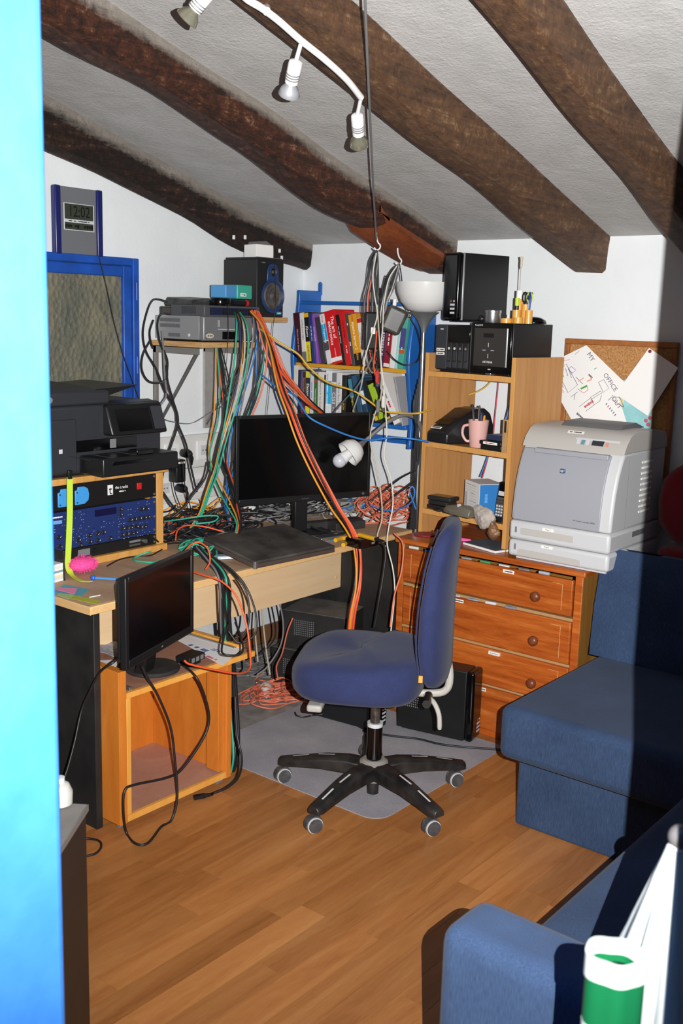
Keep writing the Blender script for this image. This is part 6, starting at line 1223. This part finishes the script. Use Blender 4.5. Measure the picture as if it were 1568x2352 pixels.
bundle('% lead looping from the switch behind the left monitor edge', ['teal', 'black', 'blue', 'salmon', 'grey', 'black', 'blue'], 0.0038, [(585, 718, 4.28), (594, 760, 4.22), (592, 810, 4.22), (585, 860, 4.24), (575, 910, 4.26), (560, 960, 4.28), (548, 1010, 4.28), (538, 1060, 4.28), (528, 1110, 4.22), (520, 1160, 4.15), (528, 1200, 4.1)], 17, 14, 'leads behind the left edge of the monitor')
bundle('% lead tangled between the shelf post and the desk', ['black', 'black', 'teal', 'amber', 'black', 'orange'], 0.0035, [(500, 800, 4.32), (510, 880, 4.3), (515, 960, 4.28), (505, 1040, 4.24), (520, 1100, 4.15), (535, 1150, 4.05), (548, 1195, 3.95), (545, 1222, 3.9)], 20, 21, 'leads from the shelf post to the desk')
for k, (p0, lb) in enumerate(((((384, 694), (366, 688), (350, 690), (338, 714), (328, 762), (335, 806), (358, 846), (379, 897), (404, 941), (409, 974), (427, 1020), (440, 1080), (452, 1130)), 'thick black cable that bows out left of the wall shelf'), (((392, 722), (376, 720), (366, 726), (361, 750), (368, 788), (384, 826), (384, 869), (396, 915), (409, 966), (394, 1020), (380, 1060), (372, 1100)), 'thick black cable running straight down from the recorder'), (((346, 780), (328, 815), (326, 850), (342, 876), (372, 878), (384, 862), (380, 840)), 'black cable loop hanging at the left bracket'), (((372, 760), (375, 800), (378, 860), (382, 905), (372, 925), (362, 938)), 'grey cable tucked behind the left bracket'), (((352, 735), (344, 760), (346, 785), (352, 800)), 'short black cable loop behind the recorder'), (((420, 1060), (424, 1110), (436, 1160), (450, 1200)), 'thin black flex dropping from the round plug'), (((395, 1090), (402, 1130), (415, 1165), (430, 1200)), 'thin black flex dropping from the black adapter'), (((374, 1130), (400, 1165), (430, 1185), (470, 1200)), 'black cable crossing behind the rack case'), (((380, 1200), (420, 1168), (440, 1140), (470, 1100), (480, 1060)), 'black cable rising from the desk to the post'))):
    cable(lb, 'grey' if 'grey' in lb else 'black', 0.0022 if 'thin' in lb else 0.0042, [(px, py, 4.28 - max(0, py - 700) * 0.0004) for px, py in p0])
cable('thin dark wire running down the wall from the clock across the window', 'black', 0.0015, [(228, 590, 4.02), (245, 660, 4.04), (262, 740, 4.1), (285, 820, 4.15), (310, 890, 4.2), (325, 930, 4.22)])
cable('thin wire running from the clock towards the door', 'grey', 0.0015, [(126, 497, 3.95), (105, 515, 3.93), (80, 538, 3.9)])
cable('thick yellow cable sagging across the books', 'yellow', 0.0042, [(590, 752, 4.25), (612, 765, 4.2), (640, 786, 4.18), (684, 813, 4.2), (709, 843, 4.22), (750, 877, 4.25), (812, 898, 4.3), (847, 921, 4.3), (881, 944, 4.28), (925, 949, 4.25), (961, 949, 4.2), (990, 940, 4.25)])
cable('bright blue cable crossing the top of the monitor to the shelf unit', 'blue', 0.0038, [(600, 860, 4.2), (640, 893, 4.12), (672, 905, 4.05), (693, 935, 4.0), (712, 960, 3.98), (750, 980, 4.0), (805, 1002, 4.05), (850, 1011, 4.1), (898, 1005, 4.12), (945, 1008, 4.1), (985, 1015, 4.12)])
cable('thin grey wire sagging between the bracket and the steel post', 'grey', 0.0015, [(370, 960, 4.25), (395, 968, 4.28), (440, 972, 4.3), (480, 950, 4.32), (515, 930, 4.3), (530, 900, 4.28)])
# hanging bundles on the hooks
HB = 'leads hanging on the ceiling hook above the books'
for k in range(15):
    rr_ = random.Random(100 + k); x0 = 862 + rr_.uniform(-6, 5); wd = rr_.uniform(-26, 12); ln_ = rr_.uniform(720, 860); c = ('black', 'grey', 'black', 'black', 'black', 'salmon', 'black', 'black', 'black', 'beige', 'orange', 'black', 'grey', 'black', 'black')[k]
    cable('%s lead looped over the hook above the blue bookcase' % c, c, rr_.choice((0.002, 0.0026, 0.003)), [(865, 574, 4.19), (x0 - 3 + wd * 0.2, 600, 4.17), (858 + wd * 0.6, 650, 4.18), (856 + wd, 700, 4.2), (858 + wd * 0.8, ln_ - 30, 4.22), (864 + wd * 0.3, ln_, 4.22), (872, ln_ - 60, 4.23), (868 + wd * 0.2, 680, 4.22), (868, 610, 4.20), (866, 576, 4.19)], HB, name='hanging_lead')
HB2 = 'leads hanging on the second ceiling hook'
for k in range(12):
    rr_ = random.Random(200 + k); wd = rr_.uniform(-1, 1); ln_ = rr_.uniform(680, 775); c = ('black', 'black', 'grey', 'black', 'black', 'white', 'black', 'salmon', 'black', 'black', 'grey', 'black')[k]
    cable('%s lead looped over the hook on the orange beam end' % c, c, rr_.choice((0.0022, 0.003)), [(916, 606, 4.27), (905 + 3 * wd, 618, 4.26), (892 + 5 * wd, 645, 4.25), (880 + 7 * wd, 690, 4.25), (874 + 6 * wd, ln_ - 20, 4.26), (878 + 4 * wd, ln_, 4.27), (888 + 5 * wd, ln_ - 50, 4.28), (902 + 6 * wd, 660, 4.28), (916 + 3 * wd, 612, 4.28)], HB2, name='hanging_lead')
cable('black lead hanging straight behind the white lamp bowl', 'black', 0.0025, [(917, 606, 4.28), (921, 630, 4.30), (926, 670, 4.33), (938, 720, 4.36), (958, 760, 4.36), (966, 800, 4.33), (958, 830, 4.3), (930, 838, 4.3), (905, 825, 4.28), (890, 805, 4.27)])
for k, (p0, c, lb) in enumerate(((((864, 581), (856, 632), (860, 678), (866, 724), (853, 770), (837, 827), (830, 884), (810, 945)), 'white', 'white flat cable curving left from the hook to the monitor'), (((911, 611), (892, 643), (881, 701), (879, 747), (874, 815), (881, 884), (886, 953), (888, 999), (882, 1048), (898, 1103), (902, 1159), (892, 1214), (889, 1251), (902, 1307), (906, 1362), (898, 1444), (893, 1490)), 'white', 'long white cable falling from the hook past the desk end to the floor'), (((866, 700), (872, 800), (876, 900), (858, 960), (850, 1010), (862, 1070), (874, 1130), (877, 1190), (866, 1235), (886, 1256)), 'beige', 'beige cable falling right of the monitor to the desk'), (((865, 760), (862, 800), (858, 840), (864, 870)), 'orange', 'short orange lead end in the hanging bunch'), (((855, 820), (825, 880), (790, 920), (765, 950), (755, 975)), 'grey', 'grey cable slanting behind the books to the monitor'))):
    cable(lb, c, 0.0028 if c == 'white' else 0.003, [(px, py, (4.16 if py < 1200 else 4.16 - (py - 1200) * 0.0002) + (0.32 * max(0, (py - 860) / 90) if ('curving left' in lb or 'slanting behind' in lb) else 0)) for px, py in p0])
t = T('power_adapter', 'long black power adapter hanging among the leads over the books', 'adapter', W(852, 760, 4.2), 52); bx('body', BLACK, t, -0.03, -0.02, -0.075, 0.03, 0.015, 0.075, 0.008, seg=3); bx('label', PAPER, t, -0.006, -0.0206, -0.012, 0.012, -0.0196, 0.014, 0)
t = T('power_adapter', 'grey-black plug adapter dangling at a tilt before the upper books', 'adapter', W(904, 733, 4.17), 40); t.rotation_euler = (0.1, rad(22), rad(40)); bx('body', plain('adapter_grey', '#35342f', 0.4, dust=0.2, scale=30), t, -0.04, -0.02, -0.055, 0.045, 0.02, 0.05, 0.014, seg=4); bx('label', BLACK, t, -0.012, -0.0206, -0.035, 0.03, -0.0195, 0.03, 0); MB().tube([(-0.02, 0, 0.05), (-0.028, 0, 0.075)], 0.008, 8).build('strain_relief', WHITE, t)
for k, (px, py, c) in enumerate(((866, 868, 'red'), (880, 925, 'white'), (868, 935, 'grey'))):
    t = T('lead_plug', ('red plug end hanging below the yellow shelf', 'pale plug end hanging before the leaning books', 'grey plug end hanging before the leaning books')[k], 'plug', W(px, py, 4.15)); MB().tube([(0, 0, 0.03), (0, 0, 0.022), (0, 0, -0.012), (0, 0, -0.02)], [0.003, 0.008, 0.008, 0.006], 8).build('plug_body', CM[c], t); bx('contact', SILVER, t, -0.005, -0.002, -0.034, 0.005, 0.002, -0.02, 0)
# down the side of the shelf unit, behind it and inside it
for k in range(5): cable('black flex running down between the blue bookcase and the shelf unit', 'black', 0.0032, [(962 - 3 * k, 870 + 12 * k, 4.22), (958 - 2 * k, 950, 4.22), (952 + 3 * k, 1030, 4.2), (950 + 3 * (k % 3), 1100, 4.18), (947 + 2 * k, 1160, 4.15), (942 + 3 * k, 1215, 4.12)], 'flexes beside the shelf unit')
cable('black cable slanting from the shelf unit to the cable heap', 'black', 0.003, [(955, 1080, 4.16), (920, 1098, 4.2), (885, 1125, 4.25), (850, 1150, 4.25)]); cable('second black cable slanting lower into the cable heap', 'black', 0.003, [(952, 1105, 4.16), (925, 1125, 4.2), (892, 1150, 4.22), (865, 1175, 4.2)])
cable('blue cable loop beside the shelf unit', 'blue', 0.0032, [(955, 1170, 4.1), (944, 1140, 4.12), (940, 1125, 4.12), (947, 1118, 4.12), (952, 1130, 4.12), (945, 1152, 4.14), (920, 1168, 4.18), (885, 1172, 4.22), (850, 1160, 4.24)])
cable('yellow cable arching behind the shelf unit', 'yellow', 0.0032, [(1075, 907, 4.36), (1095, 900, 4.36), (1115, 888, 4.36), (1132, 868, 4.36), (1140, 850, 4.36)]); cable('pink-red cable behind the upper shelf opening', 'pinkred', 0.0028, [(1146, 850, 4.36), (1142, 900, 4.36), (1136, 960, 4.36), (1132, 1010, 4.36)])
cable('blue cable behind the lower shelf opening', 'blue', 0.0032, [(1122, 1040, 4.36), (1112, 1070, 4.36), (1102, 1095, 4.36)]); cable('red cable beside the blue one behind the lower shelf opening', 'red', 0.0026, [(1122, 1045, 4.37), (1114, 1075, 4.37), (1107, 1098, 4.37)]); cable('blue cable standing at the right end of the middle shelf', 'blue', 0.003, [(1170, 930, 4.1), (1163, 960, 4.1), (1155, 985, 4.1)])

# ------------------------------------------------------------------ tangles on desk and floor (nobody could count these)
def tangle(name, label, col, c, s, n, r, seed, zmin, flat=1.0, group=None, kind='stuff'):
    rr_ = random.Random(seed); m = MB()
    for k in range(n):
        P = []; cx = [c[0] + rr_.gauss(0, 0.5) * s[0], c[1] + rr_.gauss(0, 0.5) * s[1]]; R1, R2 = rr_.uniform(0.3, 1.0) * s[0], rr_.uniform(0.3, 1.0) * s[1]; a0_ = rr_.uniform(0, 6.28); arc = rr_.uniform(2.2, 6.5); nn = 9; zz = zmin + r + rr_.random() * s[2]
        for i in range(nn):
            a = a0_ + arc * i / nn; w_ = 1 + 0.3 * math.sin(3 * a + k); P.append(Vector((max(XA + 0.03, cx[0] + R1 * w_ * math.cos(a)), cx[1] + R2 * w_ * math.sin(a), max(zmin + r, zz + 0.35 * s[2] * math.sin(2 * a + k)))))
        m.tube(smooth_path(P, 5), r, 6)
    o = m.build(name, CM[col], None, smooth=60); tag(o, label, 'cable tangle', None, 'stuff'); return o
ctr = WZ(450, 1235, zd); c2 = WZ(890, 1195, zd); c3 = WZ(660, 1590, 0.01); c4 = WZ(640, 1190, zd)
tangle('cable_tangle', 'heap of black cables on the desk between rack and laptop', 'black', ctr, (0.14, 0.17, 0.09), 60, 0.0034, 1, zd)
tangle('cable_tangle', 'teal leads heaped on the desk between rack and laptop', 'teal', WZ(440, 1275, zd), (0.08, 0.09, 0.05), 12, 0.0032, 2, zd)
tangle('cable_tangle', 'grey dusty leads heaped on the desk under the monitor', 'grey', c4, (0.11, 0.24, 0.06), 26, 0.0030, 3, zd)
tangle('cable_tangle', 'black leads heaped on the desk under the monitor', 'black', c4, (0.11, 0.24, 0.07), 22, 0.0030, 13, zd)
tangle('cable_tangle', 'yellow-orange leads heaped on the desk beside the rack', 'amber', WZ(470, 1205, zd), (0.10, 0.12, 0.08), 12, 0.0032, 4, zd)
tangle('cable_tangle', 'orange leads heaped on the desk beside the rack', 'orange', WZ(455, 1225, zd), (0.12, 0.13, 0.07), 9, 0.0032, 17, zd)
tangle('cable_tangle', 'white leads heaped on the desk under the monitor', 'white', WZ(640, 1180, zd), (0.09, 0.2, 0.05), 8, 0.003, 18, zd)
tangle('cable_tangle', 'blue leads heaped on the desk beside the rack', 'blue', WZ(450, 1220, zd), (0.10, 0.12, 0.05), 6, 0.003, 6, zd)
tangle('cable_tangle', 'salmon network leads heaped at the far end of the desk', 'salmon', c2, (0.10, 0.15, 0.11), 34, 0.0036, 7, zd)
tangle('cable_tangle', 'grey and pale leads in the heap at the far end of the desk', 'beige', WZ(860, 1180, zd), (0.12, 0.15, 0.09), 16, 0.003, 8, zd)
tangle('cable_tangle', 'blue leads in the heap at the far end of the desk', 'blue', WZ(830, 1175, zd), (0.08, 0.12, 0.05), 5, 0.003, 9, zd)
tangle('cable_tangle', 'heap of orange network leads on the floor under the desk', 'salmon', c3, (0.13, 0.16, 0.04), 30, 0.0032, 10, 0.003)
tangle('cable_tangle', 'dusty grey leads on the floor under the desk', 'grey', WZ(610, 1530, 0.01), (0.14, 0.18, 0.03), 16, 0.0032, 11, 0.003)
tangle('cable_tangle', 'black lead coil on the floor behind the chair', 'black', WZ(730, 1622, 0.01), (0.08, 0.09, 0.02), 4, 0.0036, 12, 0.003)
t = T('light_bulb', 'old white light bulb lying in the floor cables', 'bulb', WZ(610, 1580, 0.03)); MB().sphere((0, 0, 0), 0.028, 16, 10).build('globe', plain('bulb_dirty', '#b5ada2', 0.5), t, smooth=80); MB().lathe([(0.016, 0.02), (0.014, 0.045), (0.012, 0.062), (0.0001, 0.063)], (0, 0, 0), (0.5, -0.5, -0.15), 16).build('cap', WHITE, t)
# over the desk edge
G5 = 'leads hanging over the front of the desk'
bundle('% lead hanging over the desk front beside the cabinet', ['black', 'black', 'black', 'teal', 'black', 'black', 'black', 'black', 'black', 'grey', 'black', 'black', 'black'], 0.004, [(455, 1258, 3.68), (485, 1288, 3.6), (510, 1316, 3.52), (522, 1345, 3.50), (525, 1400, 3.58), (526, 1460, 3.68), (531, 1540, 3.76), (535, 1610, 3.78), (540, 1680, 3.78), (540, 1740, 3.76), (532, 1785, 3.72)], 14, 31, G5, 'hanging_lead', 0.55)
cable('orange lead arching over the desk edge and back to the small computer case', 'orange', 0.0032, [(412, 1290, 3.6), (430, 1308, 3.5), (470, 1322, 3.42), (509, 1336, 3.38), (544, 1372, 3.36), (566, 1436, 3.36), (575, 1508, 3.34), (572, 1538, 3.3), (544, 1547, 3.2), (490, 1538, 3.1), (437, 1526, 3.02), (424, 1518, 3.0)])
cable('black cable looping wide over the desk front', 'black', 0.0034, [(480, 1275, 3.6), (520, 1300, 3.45), (560, 1340, 3.42), (585, 1400, 3.42), (588, 1450, 3.42), (570, 1470, 3.42), (545, 1475, 3.42), (525, 1450, 3.42)]); cable('black cable looping closer over the desk front', 'black', 0.0034, [(490, 1280, 3.58), (535, 1318, 3.43), (565, 1360, 3.41), (572, 1420, 3.41), (560, 1455, 3.41), (540, 1465, 3.41)])
cable('black cable loop lying on the handwritten sheet', 'black', 0.0034, [(528, 1430, 3.36), (515, 1460, 3.3), (509, 1495, 3.22), (520, 1504, 3.2), (548, 1504, 3.22), (558, 1490, 3.27), (552, 1460, 3.34), (540, 1430, 3.4)])
cable('dark orange lead curling beside the laptop', 'orange', 0.003, [(425, 1265, 3.6), (440, 1250, 3.58), (460, 1247, 3.58), (478, 1262, 3.56), (482, 1290, 3.55), (472, 1308, 3.53)]); cable('orange lead running along the back of the cable heap', 'orange', 0.003, [(403, 1240, 3.75), (408, 1218, 3.8), (430, 1207, 3.85), (470, 1210, 3.88), (515, 1222, 3.88)]); cable('teal lead lying across the top of the cable heap', 'teal', 0.003, [(378, 1198, 3.95), (420, 1192, 3.9), (470, 1185, 3.9), (500, 1186, 3.92), (490, 1198, 3.9), (450, 1203, 3.88)])
cable('black power cord hanging by the cabinet to its loose socket', 'black', 0.004, [(540, 1600, 3.41), (544, 1686, 3.40), (555, 1740, 3.38), (548, 1783, 3.32), (523, 1808, 3.27), (491, 1822, 3.24)])
t = T('cord_socket', 'black loose power cord socket lying on the floor by the cabinet', 'plug', WZ(489, 1824, 0.012)); q = WZ(445, 1832, 0.012) - Vector(t.location); MB().tube([(0, 0, 0), q * 0.45], [0.005, 0.008], 10).build('strain_relief', BLACK, t); MB().tube([q * 0.42, q], [0.0095, 0.0095], 4).build('socket_body', BLACK, t)
cable('long black cable looping from the small monitor in front of the cabinet', 'black', 0.0042, [(WX(px, py, -2.355),) for px, py in ((326, 1530), (340, 1560), (362, 1597), (391, 1669), (401, 1740), (407, 1829), (394, 1883))] + [(WX(px, py, -2.345),) for px, py in ((370, 1915),)] + [(WZ(px, py, 0.006),) for px, py in ((340, 1936), (312, 1938), (290, 1912))] + [(WX(px, py, -2.365),) for px, py in ((283, 1860), (287, 1815), (312, 1802), (384, 1786), (419, 1765), (466, 1697), (480, 1651), (470, 1600), (450, 1555))] + [(WZ(416, 1524, 0.475),)])
cable('black cable from the small monitor down past the desk side', 'black', 0.0036, [(WX(288, 1500, -2.40),), (WX(262, 1520, -2.36),), (WY(230, 1544, 1.86),), (WY(205, 1590, 1.85),), (WY(187, 1633, 1.84),), (WY(170, 1710, 1.80),), (WY(150, 1780, 1.76),), (WY(126, 1829, 1.72),)])
cable('black cable loop on the laminate floor by the dark cabinet', 'black', 0.0036, [(WZ(px, py, 0.005),) for px, py in ((185, 1928), (205, 1926), (228, 1932), (232, 1946), (218, 1961), (188, 1968))])
cable('black power cable running across the mat to the sofa', 'black', 0.0042, [(WZ(px, py, 0.008),) for px, py in ((775, 1632), (800, 1655), (850, 1680), (900, 1690), (960, 1697), (1010, 1709), (1070, 1716), (1130, 1720), (1165, 1722))])
for (p0, c, lb) in ((((600, 1385), (605, 1440), (612, 1500), (620, 1550)), 'beige', 'beige cable dropping to the floor behind the desk panel'), (((640, 1375), (650, 1430), (645, 1480), (615, 1530), (590, 1550)), 'grey', 'grey cable curving to the floor by the stacked cases'), (((622, 1385), (632, 1440), (628, 1470), (600, 1500), (570, 1515)), 'black', 'black cable curving to the floor behind the desk panel'), (((588, 1390), (586, 1450), (592, 1520)), 'beige', 'second beige cable dropping straight behind the desk panel')):
    cable(lb, c, 0.0036, [(px, py, 4.38 - max(0, py - 1380) * 0.0012) for px, py in p0])
cable('orange lead running up beside the stacked cases', 'salmon', 0.0032, [(672, 1420, 4.3), (660, 1450, 4.25), (648, 1500, 4.15), (635, 1530, 4.05), (638, 1560, 3.98)]); cable('orange lead dropping between the desk end and the chest', 'salmon', 0.0032, [(905, 1225, 4.05), (925, 1250, 4.02), (922, 1310, 4.02), (905, 1370, 4.02), (896, 1440, 4.02)]); cable('black flex dropping over the desk end by the white cable', 'black', 0.0036, [(868, 1240, 4.02), (885, 1262, 4.0), (880, 1320, 4.0), (870, 1380, 4.0), (860, 1440, 4.02)])
cable('black earphone lead curving on the desk behind the pink pen', 'black', 0.0028, [(WZ(px, py, zd + 0.006),) for px, py in ((246, 1300), (275, 1285), (310, 1278), (345, 1276), (372, 1262))])
cable('black thick cable crossing the desk under the monitor', 'black', 0.005, [(WZ(px, py, zd + 0.02),) for px, py in ((640, 1160), (680, 1185), (715, 1210), (765, 1225), (800, 1222))])
cable('thin black speaker wire dropping past the wall shelf', 'black', 0.0014, [(523, 700, 4.2), (524, 760, 4.2), (520, 830, 4.22), (510, 900, 4.25), (500, 960, 4.28)]); cable('thin black wire hanging from the carton past the loudspeaker', 'black', 0.0014, [(628, 562, 4.57), (631, 620, 4.55), (633, 700, 4.55), (626, 760, 4.57), (622, 850, 4.57), (612, 960, 4.55), (600, 1060, 4.5), (590, 1160, 4.42), (588, 1195, 4.36)])
t = T('power_adapter', 'dusty black power adapter perched behind the recorder on the wall shelf', 'adapter', (-3.40, 2.975, 1.609), 60)
bx('body', BLACKD, t, 0, -0.02, 0, 0.11, 0.03, 0.035, 0.006, seg=3); bx('second_body', BLACKM, t, 0.02, -0.022, 0.036, 0.10, 0.02, 0.062, 0.006, seg=3)
